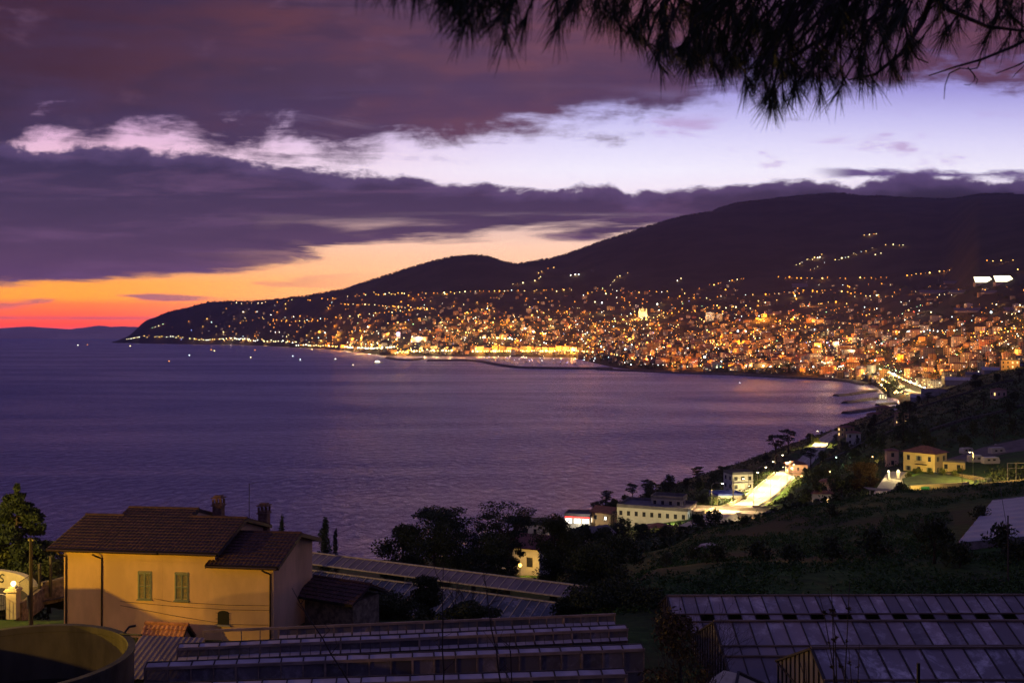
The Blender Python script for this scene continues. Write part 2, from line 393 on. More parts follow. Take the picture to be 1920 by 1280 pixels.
colm(9000, -17, -15, -12, [(200,-8),(265,0),(320,6),(500,20),(700,40)], 0, 0, [(520,1750),(480,2300),(430,2900),(395,9000),(480,13000)], land=((1250,80),(1450,90)))

gx = np.concatenate([np.linspace(-9000, -600, 40, endpoint=False), np.linspace(-600, -20, 40, endpoint=False), np.linspace(-20, 1960, 560, endpoint=False), np.linspace(1960, 2700, 50, endpoint=False), np.linspace(2700, 9000, 40)])
gd = np.exp(np.linspace(math.log(2.0), math.log(12900), 420))
kx = np.array([c[0] for c in COLS], float)
KD = np.array([[k[0] for k in c[1]] for c in COLS]); KZ = np.array([[k[1] for k in c[1]] for c in COLS])
GZ = np.zeros((len(gx), len(gd)))
def smooth_interp(x, xs, ys):        # monotone cubic through the knots
    h = np.diff(xs); s = np.diff(ys)/h
    m = np.zeros(len(xs)); m[0] = s[0]; m[-1] = s[-1]
    for i in range(1, len(xs)-1):
        m[i] = 0 if s[i-1]*s[i] <= 0 else 2*s[i-1]*s[i]/(s[i-1]+s[i])
    i = np.clip(np.searchsorted(xs, x)-1, 0, len(xs)-2)
    u = (x-xs[i])/h[i]; u = np.clip(u, 0, 1)
    return (2*u**3-3*u**2+1)*ys[i]+(u**3-2*u**2+u)*h[i]*m[i]+(-2*u**3+3*u**2)*ys[i+1]+(u**3-u**2)*h[i]*m[i+1]
kcols = np.array([[smooth_interp(np.array([g]), kx, KD[:, j])[0] for j in range(KD.shape[1])] for g in gx])
zcols = np.array([[smooth_interp(np.array([g]), kx, KZ[:, j])[0] for j in range(KZ.shape[1])] for g in gx])
for i in range(len(gx)):
    kd = np.maximum.accumulate(kcols[i]+np.arange(KD.shape[1])*1e-3)
    GZ[i] = smooth_interp(gd, kd, zcols[i])
GX = (gx[:, None]-960)/FPX*gd[None, :]; GY = np.repeat(gd[None, :], len(gx), 0)
def fbm(x, y, s, oct=5, seed=0):
    """value noise on arrays"""
    def vn(x, y, k):
        xi = np.floor(x).astype(np.int64); yi = np.floor(y).astype(np.int64); fx = x-xi; fy = y-yi
        fx = fx*fx*(3-2*fx); fy = fy*fy*(3-2*fy)
        def h(a, b):
            n = (a*374761393+b*668265263+(seed+k)*1442695041) & 0x7fffffff
            n = ((n ^ (n >> 13))*1274126177) & 0x7fffffff
            return ((n ^ (n >> 16)) & 0xffff)/65535.0
        return (h(xi, yi)*(1-fx)+h(xi+1, yi)*fx)*(1-fy)+(h(xi, yi+1)*(1-fx)+h(xi+1, yi+1)*fx)*fy
    o = 0; a = 1; n = 0
    for k in range(oct):
        o = o+a*vn(x*s*2**k, y*s*2**k, k*17); n += a; a *= .5
    return o/n-.5
near_amp = np.clip((gd-62)/40, 0, 1)[None, :]
hgt = np.clip((GZ-seaz(GY)-2)/20, 0, 1)
GZ += hgt*(near_amp*np.clip(GY*.004, 0, 3.0)*fbm(GX, GY, 1/18., 4, 1)*np.clip(1.6-GY/900, .0, 1.5)
           + np.clip((GY-1500)/2500, 0, 1)*22*fbm(GX, GY, 1/350., 5, 2)
           + np.clip((GY-5200)/1500, 0, 1)*150*(.25-np.abs(fbm(GX+GY*.25, GY*.22, 1/900., 5, 5))))
# the coast road is cut into the slope: the ground keeps below it
RP = [P(1296,987,258), P(1352,962,300), P(1398,946,340), P(1432,925,384), P(1454,905,426), P(1477,885,470), P(1503,870,532), P(1530,843,600), P(1546,824,660), P(1572,808,760)]
for i in range(len(RP)-1):
    for q in np.linspace(0, 1, 24, endpoint=False):
        c = RP[i].lerp(RP[i+1], float(q)); dd = np.hypot(GX-c.x, GY-c.y)
        lim = c.z-.6+np.clip(dd-8, 0, 60)*.75
        GZ = np.where((dd < 40) & (GY > 230), np.minimum(GZ, lim), GZ)
def zat(x, y):
    px = 960+FPX*x/y
    i = np.clip(np.searchsorted(gx, px)-1, 0, len(gx)-2); a = (px-gx[i])/(gx[i+1]-gx[i])
    q = math.log(max(y, 2.0001)); L0 = math.log(2.0); dq = (math.log(12900)-L0)/(len(gd)-1)
    j = int(min(max((q-L0)/dq, 0), len(gd)-2)); b = (y-gd[j])/(gd[j+1]-gd[j])
    return float((GZ[i, j]*(1-a)+GZ[i+1, j]*a)*(1-b)+(GZ[i, j+1]*(1-a)+GZ[i+1, j+1]*a)*b)
def at(px, d, dz=0.0):
    x = (px-960)/FPX*d
    return Vector((x, d, zat(x, d)+dz))
def hit(px, py, dmin=150.0, dmax=12500.0):
    """the first land point beyond dmin seen at that bearing and slope"""
    i = int(np.clip(np.searchsorted(gx, px)-1, 0, len(gx)-2)); a = (px-gx[i])/(gx[i+1]-gx[i])
    z = GZ[i]*(1-a)+GZ[i+1]*a
    s = LV-FPX*(z-EYE)/gd
    ok = (gd > dmin) & (gd < dmax) & (s <= py) & (z > seaz(gd))
    if not ok.any(): return None
    j = int(np.argmax(ok)); d = gd[j]
    if j > 0 and s[j-1] > py and gd[j-1] > dmin: d = gd[j-1]+(gd[j]-gd[j-1])*(s[j-1]-py)/(s[j-1]-s[j]+1e-9)
    return at(px, float(d))

# ground material: grass and scrub near, dark macchia and terraces far
m, t, b = material('ground'); tc = t.new('ShaderNodeTexCoord'); v = tc.outputs['Object']
g1 = t.noise(v, .06, 6, .6); g2 = t.noise(v, .9, 5, .65); g3 = t.noise(v, .004, 6, .6)
grass = t.mix(t.sstep(g2, .35, .65), (.016, .044, .007, 1), (.046, .098, .018, 1))
grass = t.mix(t.sstep(g1, .45, .62), grass, (.034, .044, .016, 1))
scrub = t.mix(t.sstep(g3, .4, .6), (.030, .032, .022, 1), (.055, .048, .034, 1))
gy = t.new('ShaderNodeSeparateXYZ'); t.l.new(v, gy.inputs[0])
c = t.mix(t.sstep(gy.outputs[1], 300, 1500), grass, scrub)
t.l.new(c, b.inputs['Base Color']); b.inputs['Roughness'].default_value = .95; b.inputs['Specular IOR Level'].default_value = .15
bp = t.new('ShaderNodeBump'); bp.inputs['Distance'].default_value = .12; t.l.new(g2, bp.inputs['Height']); t.l.new(bp.outputs[0], b.inputs['Normal'])
M_GROUND = m
nx_, nd_ = len(gx), len(gd)
idx = np.arange(nx_*nd_).reshape(nx_, nd_)
quads = np.stack([idx[:-1, :-1], idx[1:, :-1], idx[1:, 1:], idx[:-1, 1:]], -1).reshape(-1, 4)
ground = np_mesh('ground', np.stack([GX, GY, GZ], -1).reshape(-1, 3), quads, M_GROUND, smooth=True)
tag(ground, kind='structure')
# terrace ground round and behind the viewer, so that the slope does not start at the viewer's toes
g = MB(); g.box((0, -58, EYE-2.2), (240, 120, 1.0)); tag(g.build('terrace', M_GROUND), kind='structure')

# ---------------------------------------------------------------- the sea, a sheet with the earth's curve
m, t, b = material('sea'); tc = t.new('ShaderNodeTexCoord'); v = tc.outputs['Object']
mp = t.new('ShaderNodeMapping'); mp.inputs['Scale'].default_value = (1.0, .55, 1.0); mp.inputs['Rotation'].default_value = (0, 0, rad(8)); t.l.new(v, mp.inputs[0])
w1 = t.noise(mp.outputs[0], .17, 6, .62, .5)
w2 = t.noise(mp.outputs[0], .03, 4, .55)
mp2 = t.new('ShaderNodeMapping'); mp2.inputs['Scale'].default_value = (.22, 1.0, 1.0); mp2.inputs['Rotation'].default_value = (0, 0, rad(-14)); t.l.new(v, mp2.inputs[0])
w3 = t.noise(mp2.outputs[0], .0035, 6, .6, 1.2)
t.n.remove(b)
rough = t.math('ADD', .35, t.math('MULTIPLY', t.sstep(w3, .40, .60), .10))
h = t.math('ADD', t.math('MULTIPLY', w1, t.math('ADD', 2.2, t.math('MULTIPLY', t.sstep(w3, .36, .64), 2.6))), t.math('MULTIPLY', w2, 2.4))
bp = t.new('ShaderNodeBump'); bp.inputs['Strength'].default_value = 1.0; bp.inputs['Distance'].default_value = 1.0
t.l.new(h, bp.inputs['Height'])
df = t.new('ShaderNodeBsdfDiffuse'); df.inputs[0].default_value = (.055, .034, .105, 1); t.l.new(bp.outputs[0], df.inputs['Normal'])
gl = t.new('ShaderNodeBsdfGlossy'); gl.inputs[0].default_value = (.64, .68, 1.0, 1); t.l.new(rough, gl.inputs['Roughness']); t.l.new(bp.outputs[0], gl.inputs['Normal'])
fr = t.new('ShaderNodeFresnel'); fr.inputs[0].default_value = 1.33; t.l.new(bp.outputs[0], fr.inputs['Normal'])
mx = t.new('ShaderNodeMixShader'); t.l.new(fr.outputs[0], mx.inputs[0]); t.l.new(df.outputs[0], mx.inputs[1]); t.l.new(gl.outputs[0], mx.inputs[2])
t.l.new(mx.outputs[0], t.n['Material Output'].inputs[0])
M_SEA = m
sx = np.concatenate([np.linspace(-12000, -700, 24), np.linspace(-600, 2600, 120), np.linspace(2800, 12000, 20)])
sd = np.exp(np.linspace(math.log(250), math.log(22500), 110))
SX = (sx[:, None]-960)/FPX*sd[None, :]; SY = np.repeat(sd[None, :], len(sx), 0)
idx = np.arange(SX.size).reshape(SX.shape)
quads = np.stack([idx[:-1, :-1], idx[1:, :-1], idx[1:, 1:], idx[:-1, 1:]], -1).reshape(-1, 4)
tag(np_mesh('sea', np.stack([SX, SY, seaz(SY)], -1).reshape(-1, 3), quads, M_SEA, smooth=True), kind='structure')

# far ranges beyond the cape, across the next gulf
M_FAR = surf('far range', (.92, .60, .56), .95, .15, .0004)  # pale pink base colour stands in for the glowing haze over the ranges
def far_range(name, pts, d, depth, seed):
    xs = np.linspace(pts[0][0], pts[-1][0], 120)
    py = np.interp(xs, [p[0] for p in pts], [p[1] for p in pts])+fbm(xs, xs*0, 1/26., 5, seed)*5*np.interp(xs, [pts[0][0], pts[0][0]+60, pts[-1][0]-20, pts[-1][0]], [1, 1, 1, .2])
    rows = []
    for q, dd in ((0, d), (1, d+depth), (0, d+2*depth)):
        zz = EYE-(py-LV)/FPX*(d+depth) if q else np.full(len(xs), seaz(dd)-40.0)
        rows.append(np.stack([(xs-960)/FPX*(d+depth), np.full(len(xs), dd), zz], -1))
    V = np.concatenate(rows); n = len(xs)
    a = np.arange(n-1)
    q = np.concatenate([np.stack([a+k*n, a+1+k*n, a+1+(k+1)*n, a+(k+1)*n], -1) for k in (0, 1)])
    return tag(np_mesh(name, V, q, M_FAR, smooth=True), kind='structure')
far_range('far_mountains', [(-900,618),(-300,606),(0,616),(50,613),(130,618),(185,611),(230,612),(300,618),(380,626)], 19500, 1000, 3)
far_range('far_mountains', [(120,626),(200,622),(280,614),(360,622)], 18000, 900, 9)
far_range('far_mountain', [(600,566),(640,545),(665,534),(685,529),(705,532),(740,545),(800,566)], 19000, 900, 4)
# ---------------------------------------------------------------- the evening air
m = bpy.data.materials.new('haze'); m.use_nodes = True; t = NT(m.node_tree); t.n.clear()
pv = t.new('ShaderNodeVolumePrincipled'); pv.inputs['Color'].default_value = (.44, .44, 1.0, 1); pv.inputs['Density'].default_value = HAZE
pv.inputs['Anisotropy'].default_value = .35
t.l.new(pv.outputs[0], t.new('ShaderNodeOutputMaterial').inputs['Volume'])
m.cycles.homogeneous_volume = True
g = MB(); g.box((0, 10750, 720), (56000, 25500, 1580)); tag(g.build('haze', m), kind='stuff')
# ---------------------------------------------------------------- foliage
def leaf_mat(name, c1, c2, rough=.7, spec=.25):
    m, t, b = material(name)
    g = t.new('ShaderNodeNewGeometry'); tc = t.new('ShaderNodeTexCoord')
    n = t.noise(tc.outputs['Object'], .7, 3)
    f = t.math('ADD', t.math('MULTIPLY', g.outputs['Random Per Island'], .6), t.math('MULTIPLY', n, .4))
    t.l.new(t.mix(f, (*c1, 1), (*c2, 1)), b.inputs['Base Color'])
    b.inputs['Roughness'].default_value = rough; b.inputs['Specular IOR Level'].default_value = spec
    return m
L_OAK = leaf_mat('leaves', (.016, .026, .009), (.060, .075, .024))
L_PINE = leaf_mat('pine leaves', (.014, .026, .013), (.042, .060, .024))
L_CYP = leaf_mat('cypress leaves', (.012, .022, .012), (.034, .050, .024))
L_OLIVE = leaf_mat('olive leaves', (.035, .045, .026), (.085, .095, .055))
L_RUST = leaf_mat('rust leaves', (.060, .035, .012), (.11, .07, .02))
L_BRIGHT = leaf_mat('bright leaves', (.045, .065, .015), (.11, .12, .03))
M_BARK = surf('bark', (.055, .04, .03), .95, .4, 6, bump=.02, stretch=(1, 1, .3))
M_TWIG = surf('twig', (.045, .030, .022), .9, .3, 8)

def leaves(cent, rad_, n, size, rng, aspect=.45, droop=0.0, flat=0.0):
    """n leaf blades scattered round clump centres -> arrays"""
    k = rng.integers(0, len(cent), n)
    d = rng.normal(size=(n, 3)); d /= np.linalg.norm(d, axis=1)[:, None]
    r = rng.random(n)**.42
    c = cent[k]+d*(r[:, None]*rad_[k])
    a = rng.normal(size=(n, 3)); a[:, 2] = a[:, 2]*(1-flat)-droop; a /= np.linalg.norm(a, axis=1)[:, None]
    b = np.cross(a, rng.normal(size=(n, 3))); b /= np.linalg.norm(b, axis=1)[:, None]
    s = size*(.6+.8*rng.random(n))[:, None]
    V = np.stack([c-a*s*.5, c+b*s*aspect*.5, c+a*s*.5, c-b*s*aspect*.5], 1).reshape(-1, 3)
    return V, np.arange(n*4).reshape(-1, 4)

def tree(name, label, cat, loc, h, w, kind='round', seed=1, n=2500, leaf=.35, mat=None, group=None, trunk_mat=None, lean=(0, 0)):
    """trunk with limbs, and a crown of leaf clumps with gaps"""
    rng = np.random.default_rng(seed); r = w/2
    th = thing(name, label, cat, loc, rng.random()*6.28, group)
    tb = MB(); cent = []; rad_ = []
    top = Vector((lean[0], lean[1], h*.85))
    if kind == 'round':
        m_ = 26; base = .26*h
        tb.tube([(0,0,-.4), (lean[0]*.2, lean[1]*.2, h*.2), (lean[0]*.5, lean[1]*.5, h*.5), top], [.035*h+.04, .026*h+.03, .016*h, .004*h], 8)
        for i in range(m_):
            a = rng.random()*6.28; q = rng.random()**.6; zz = base+(h-base)*rng.random()**.8
            env = math.sqrt(max(.05, 1-((zz-(base+h)*.5)/((h-base)*.52))**2))
            p = np.array([math.cos(a)*r*q*env*.78, math.sin(a)*r*q*env*.78, zz*.93])
            cent.append(p); s = r*(.22+.20*rng.random()); rad_.append((s, s, s*.75))
            if i % 3 == 0:
                st = Vector((lean[0]*.3, lean[1]*.3, h*(.2+.25*rng.random())))
                tb.tube([st, st.lerp(Vector(p), .55)+Vector((0,0,-.03*h)), p], [.012*h, .007*h, .002*h], 5)
    elif kind == 'cypress':
        tb.tube([(0,0,-.3), (0,0,h*.9)], [.02*h+.04, .005*h], 6)
        for i in range(30):
            zz = h*(.08+.9*i/30); env = (math.sin(min(1, (zz/h)*2.2)*1.57)*(1-(zz/h)**3)**.6)
            a = rng.random()*6.28
            cent.append([math.cos(a)*r*.3*env, math.sin(a)*r*.3*env, zz]); s = max(.15, r*.75*env); rad_.append((s, s, h*.06))
    elif kind == 'conifer':
        tb.tube([(0,0,-.3), (0,0,h)], [.022*h+.03, .004*h], 7)
        for i in range(34):
            zz = h*(.08+.88*i/34); rr = r*(1-(zz/h))**.8*(.82+.3*rng.random())+.2
            for k in range(max(3, 8-i//3)):
                a = rng.random()*6.28; tip = np.array([math.cos(a)*rr, math.sin(a)*rr, zz-rr*.22])
                tb.tube([(0,0,zz), tip], [.006*h, .001*h], 4, cap=False)
                for q in (.45, .75, .98):
                    cent.append([tip[0]*q, tip[1]*q, zz-rr*.22*q]); s = max(.26, rr*.26*(1.15-q*.5)); rad_.append((s*1.25, s*1.25, s*.7))
        for q in (.94, .98, 1.0): cent.append([0, 0, h*q]); rad_.append((.2, .2, .3))
    elif kind == 'umbrella':
        tb.tube([(0,0,-.4), (lean[0]*.3, lean[1]*.3, h*.35), (lean[0], lean[1], h*.8)], [.028*h+.05, .022*h, .010*h], 8)
        for i in range(24):
            a = rng.random()*6.28; q = rng.random()**.5; lay = (.62, .76, .88, .95)[i % 4]
            p = np.array([lean[0]+math.cos(a)*r*q*(1.1-.35*lay), lean[1]+math.sin(a)*r*q*(1.1-.35*lay), h*(lay+.04*rng.normal())])
            cent.append(p); s = r*(.20+.14*rng.random()); rad_.append((s*1.25, s*1.25, s*.38))
            st = Vector((lean[0]*.6, lean[1]*.6, h*(.40+.3*rng.random())))
            tb.tube([st, st.lerp(Vector(p), .6)+Vector((0,0,-.02*h)), p], [.011*h, .007*h, .002*h], 5, cap=False)
    elif kind == 'bush':
        tb.tube([(0,0,-.2), (0,0,h*.5)], [.04*h, .015*h], 5)
        for i in range(14):
            a = rng.random()*6.28; q = rng.random()**.6; zz = h*(.15+.7*rng.random())
            e = math.sqrt(max(.1, 1-(zz/h)**2))
            cent.append([math.cos(a)*r*q*e*.8, math.sin(a)*r*q*e*.8, zz]); s = r*(.28+.2*rng.random()); rad_.append((s, s, min(s, h*.3)))
    elif kind == 'palm':
        tb.tube([(0,0,-.3), (.1,0,h*.4), (0,0,h*.82)], [.035*h, .026*h, .024*h], 8)
        Vs = []; Fs = []; nn = 0
        for i in range(26):
            a = rng.random()*6.28; el = -.5+1.6*rng.random(); L = r*(.8+.35*rng.random()); d = np.array([math.cos(a), math.sin(a)])
            pts = [np.array([d[0]*L*u, d[1]*L*u, h*.83+L*(math.sin(el)*u-.75*u*u)]) for u in np.linspace(0, 1, 7)]
            sd = np.array([-d[1], d[0], 0])
            for j in range(1, 7):
                for sg in (-1, 1):
                    b0 = pts[j]; tip = b0+sd*sg*L*.18*(1.1-j/8)+(pts[j]-pts[j-1])*.8+np.array([0, 0, -.06*L])
                    w_ = (pts[j]-pts[j-1])*.35
                    Vs += [b0, b0+w_, tip+w_*.3, tip]; Fs.append((nn, nn+1, nn+2, nn+3)); nn += 4
        tb.build('trunk', trunk_mat or M_BARK, th, smooth=True)
        np_mesh('crown', np.array(Vs), np.array(Fs), mat or L_OAK, th)
        return th
    V, Fq = leaves(np.array(cent), np.array(rad_), n, leaf, rng, droop=.35 if kind == 'conifer' else 0, flat=.5 if kind == 'umbrella' else 0)
    tb.build('trunk', trunk_mat or M_BARK, th, smooth=True)
    np_mesh('crown', V, Fq, mat or L_OAK, th)
    return th

def bare_tree(name, label, cat, loc, h, seed, spread=.5, n0=5, thick=.02, depth=4, group=None, mat=None):
    rr = random.Random(seed); mb = MB()
    def grow(p, d, L, r, k):
        pts = [p]; q = p
        for i in range(3):
            d = (d+Vector((rr.gauss(0, .16), rr.gauss(0, .16), rr.gauss(.04, .1)))).normalized()
            q = q+d*L/3; pts.append(q)
        mb.tube(pts, [r, r*.85, r*.7, r*.5], 4, cap=False)
        if k <= 0: return
        for i in range(rr.choice((2, 3))):
            u = rr.choice((2, 3, 3))
            nd = (d+Vector((rr.gauss(0, spread), rr.gauss(0, spread), rr.gauss(.1, spread*.5)))).normalized()
            grow(pts[u], nd, L*rr.uniform(.55, .85), r*.6, k-1)
    for i in range(n0):
        grow(Vector((rr.gauss(0, .05*h), rr.gauss(0, .05*h), -.1)), Vector((rr.gauss(0, .3), rr.gauss(0, .3), 1)).normalized(), h*.42, thick, depth)
    o = mb.build(name, mat or M_TWIG, loc=loc)
    return tag(o, label, cat, group)
# ---------------------------------------------------------------- the yellow house below the viewer
M_PLASTER = surf('cream plaster', (.62, .40, .22), .9, .14, .5, stains=.75, stain_col=(.36, .24, .12, 1), bump=.004, stretch=(1, 1, .45))
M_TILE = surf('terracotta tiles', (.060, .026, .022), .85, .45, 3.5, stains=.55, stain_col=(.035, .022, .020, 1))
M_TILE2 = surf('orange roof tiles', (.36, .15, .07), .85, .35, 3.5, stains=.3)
M_WOOD_DARK = surf('dark fascia', (.035, .025, .022), .7, .2, 4)
M_COPPER = surf('brown downpipe', (.045, .026, .018), .45, .2, 5, metal=.5)
M_SHUT = surf('green shutters', (.17, .19, .15), .6, .12, 3)
M_DARK = surf('dark opening', (.012, .012, .014), .5, .2, 2)
M_GREYDOOR = surf('grey metal door', (.12, .11, .13), .6, .15, 2)
M_BRICK = surf('chimney brick', (.16, .085, .06), .9, .4, 7, stains=.4, bump=.01)
M_STEEL = surf('galvanised steel', (.22, .22, .24), .45, .15, 5, metal=.7)
M_BLACKMETAL = surf('black iron', (.018, .018, .020), .5, .2, 6, metal=.4)
M_CONC = surf('weathered concrete', (.060, .052, .036), .92, .3, .9, stains=.85, stain_col=(.018, .017, .011, 1), bump=.012, stretch=(1, 1, .45))
M_STONE = surf('rubble stone', (.20, .155, .10), .92, .45, 3.2, stains=.5, bump=.04)
M_RENDER = surf('wall render', (.42, .37, .27), .92, .12, 1.2, stains=.35, bump=.01)
M_POLE = surf('old wooden pole', (.040, .030, .022), .9, .3, 5, stretch=(1, 1, .1))

def tile_slope(mb, x0, x1, y0, z0, y1, z1, th=.14, mi=0, mi_under=1, pitch_w=.24, course=.36, axis=1):
    """one slope of a tiled roof (eave y0,z0 -> ridge y1,z1): barrel tiles in courses over a board"""
    L = math.hypot(y1-y0, z1-z0); ty, tz = (y1-y0)/L, (z1-z0)/L; sg = 1 if y1 > y0 else -1
    ny, nz = -tz*sg, ty*sg
    nc = max(2, int(round(L/course))); cols = max(4, int((x1-x0)/(pitch_w/4)))
    base = len(mb.v)
    for c in range(nc):
        for e, lift in ((0, .062), (1, .022)):
            s = (c+e)/nc*L
            for i in range(cols+1):
                x = x0+(x1-x0)*i/cols
                b = lift+.045*abs(math.sin(math.pi*x/pitch_w+.3*(c % 2)))
                mb.v.append((x, y0+ty*s+ny*b, z0+tz*s+nz*b))
    for r in range(2*nc-1):
        for i in range(cols):
            a = base+r*(cols+1)+i
            f = (a, a+1, a+cols+2, a+cols+1) if sg > 0 else (a+1, a, a+cols+1, a+cols+2)
            mb.f.append(f); mb.m.append(mi)
    A = [(x0, y0, z0), (x1, y0, z0), (x1, y1, z1), (x0, y1, z1)]
    B = [(x, y-ny*th, z-nz*th) for x, y, z in A]
    if sg < 0: A, B = A[::-1], B[::-1]
    mb.add(A+B, [(0,1,2,3),(7,6,5,4),(0,4,5,1),(1,5,6,2),(2,6,7,3),(3,7,4,0)], mi_under)

def ridge_cap(mb, x0, x1, y, z, mi=0):
    n = max(2, int((x1-x0)/.4))
    for i in range(n):
        a = x0+(x1-x0)*i/n; b_ = x0+(x1-x0)*(i+1)/n
        mb.tube([(a, y, z+.03), (b_+.03, y, z+.05)], [.12, .10], 7, mi)

HY0 = EYE-17.6
house = thing('house', 'cream two storey house with low tiled roofs and closed green shutters above the greenhouses', 'house', (-13.3, 55.5, HY0), rad(-7))
w = MB()
def gable_block(x0, x1, dep, ze, zr, back=None):
    """walls of one wing: front eave wall height ze, ridge zr at mid depth"""
    y2 = dep; ym = dep/2
    w.poly([(x0,0,-.6),(x1,0,-.6),(x1,0,ze),(x0,0,ze)])
    w.poly([(x1,0,-.6),(x1,y2,-.6),(x1,y2,ze),(x1,ym,zr),(x1,0,ze)])
    w.poly([(x1,y2,-.6),(x0,y2,-.6),(x0,y2,ze),(x1,y2,ze)])
    w.poly([(x0,y2,-.6),(x0,0,-.6),(x0,0,ze),(x0,ym,zr),(x0,y2,ze)])
PT = .287
gable_block(-10.3, -6.5, 9.36, 5.24, 5.24+PT*4.68)
gable_block(-6.497, -3.4, 7.3, 5.24, 5.24+PT*3.65)
gable_block(-3.397, 0, 6.75, 4.58, 4.58+PT*3.37)
gable_block(-12.45, -10.303, 7.2, 5.27, 5.27+PT*3.6)
w.build('wall', M_PLASTER, house)
for (x0, x1, y0, z0, L) in ((-11.0, -6.5, -.5, 5.26, 5.18), (-6.5, -3.02, -.5, 5.26, 4.16), (-3.75, .45, -.52, 4.6, 3.86), (-13.2, -10.72, -.5, 5.27, 4.1)):
    mb = MB(); zr = z0+PT*L
    tile_slope(mb, x0, x1, y0, z0, y0+L, zr); tile_slope(mb, x0, x1, y0+2*L, z0, y0+L, zr)
    ridge_cap(mb, x0, x1, y0+L, zr)
    for (ya, yb) in ((y0, y0+L), (y0+2*L, y0+L)):      # barge boards at the gable ends
        for xe in (x0, x1):
            mb.bar((xe, ya, z0-.06), (xe, yb, zr-.06), .05, .2, 1)
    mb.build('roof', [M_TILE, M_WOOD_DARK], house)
    g = MB(); g.tube([(x0+.05, y0-.07, z0-.03), (x1-.05, y0-.07, z0-.05)], .075, 8); g.build('gutter', M_COPPER, house)
for x, zt, zo in ((-12.28, 5.1, -.45), (-10.12, 5.05, -.45), (-.16, 4.45, -.47)):
    g = MB(); g.tube([(x-.35, zo, zt), (x-.2, zo+.02, zt-.1), (x, -.07, zt-.32), (x, -.07, zt-.8), (x, -.07, -.3)], .05, 8); g.build('downpipe', M_COPPER, house)
# shuttered windows
for x in (-7.55, -5.35):
    f = MB()
    for a, b_ in (((x-.39,0,2.48),(x-.39,0,4.05)),((x+.39,0,2.48),(x+.39,0,4.05)),((x-.39,0,4.05),(x+.39,0,4.05))): f.bar(a, b_, .06, .08, 0, (0,1,0))
    f.box((x, -.05, 2.46), (.92, .16, .06))
    win = f.build('window', M_SHUT, house)
    for s in (-1, 1):
        g = MB(); cx = x+s*.182
        for q in (-.16, .16): g.box((cx+q, -.045, 3.25), (.05, .04, 1.5))
        for z in (2.53, 3.25, 3.97): g.box((cx, -.044, z), (.27, .038, .07))
        for i in range(19):
            z = 2.62+i*.072
            if abs(z-3.25) > .05: g.box((cx, -.04, z), (.28, .012, .062), rx=rad(32))
        g.build('shutter', M_SHUT, win)
# small barred window under an arch
f = MB(); x, z = -2.9, 1.55
f.box((x, .02, z), (.66, .05, .62), mi=0)
arch = [(x+.33*math.cos(a), -.008, z+.31+.14*math.sin(a)) for a in np.linspace(0, math.pi, 9)]
f.poly(arch[::-1], 0)
win = f.build('window', M_DARK, house)
g = MB()
for i in range(6): g.tube([(x-.3+i*.12, -.09, z-.34), (x-.3+i*.12, -.09, z+.36)], .012, 5)
for q in (-.30, 0, .33): g.tube([(x-.42, -.09, z+q), (x+.42, -.09, z+q)], .012, 5)
g.build('grille', M_BLACKMETAL, win); g = MB(); g.box((x, -.07, z-.37), (.86, .18, .06)); g.build('sill', M_RENDER, win)
g = MB(); g.box((-7.35, -.02, .05), (.8, .06, 1.2)); g.box((-7.35, -.06, .05), (.72, .03, 1.1)); g.build('cellar_door', M_GREYDOOR, house)
# chimneys
for (x, y, z, hh, wd) in ((-6.05, 6.6, 5.45, 1.7, .66), (-3.45, 7.6, 4.85, 1.7, .68)):
    c = MB(); c.box((x, y, z+hh*.36), (wd*.86, wd*.86, hh*.72+.3)); ch = c.build('chimney', M_BRICK, house)
    c = MB()
    for i in (-1, 0, 1):
        for j in (-1, 1): c.box((x+i*wd*.38, y+j*wd*.38, z+hh*.86), (.11, .11, .34))
    c.box((x, y, z+hh*.735), (wd*1.08, wd*1.08, .07)); c.box((x, y, z+hh*1.02), (wd*1.1, wd*1.1, .06)); c.box((x, y, z+hh*1.08), (wd*.7, wd*.7, .07))
    c.build('chimney_cap', M_BRICK, ch)
a = MB(); a.tube([(-4.2, 7.0, 5.2), (-4.2, 7.0, 8.05)], .022, 6); a.tube([(-4.25, 7.0, 7.98), (-3.75, 6.95, 8.12)], .012, 5)
for i in range(5): a.tube([(-4.05+i*.08, 6.75, 8.04+i*.02), (-4.05+i*.08, 7.2, 8.04+i*.02)], .007, 4)
a.build('television_aerial', M_BLACKMETAL, house)
for k, (z0, z1) in enumerate(((2.55, 2.38), (2.33, 2.12), (2.1, 1.3))):
    c = MB(); c.tube([(-9.0+2.0*(k == 0), -.05, z0), (-5.9, -.06, (z0+z1)/2-.06), (-2.6, -.05, z1-.05), (-.2, -.05, z1)], .012, 4); c.build('cable', M_BLACKMETAL, house)

def wpt(lx, ly, lz=0.0):      # house frame -> world
    a = rad(-7); return Vector((-13.3+lx*math.cos(a)-ly*math.sin(a), 55.5+lx*math.sin(a)+ly*math.cos(a), HY0+lz))
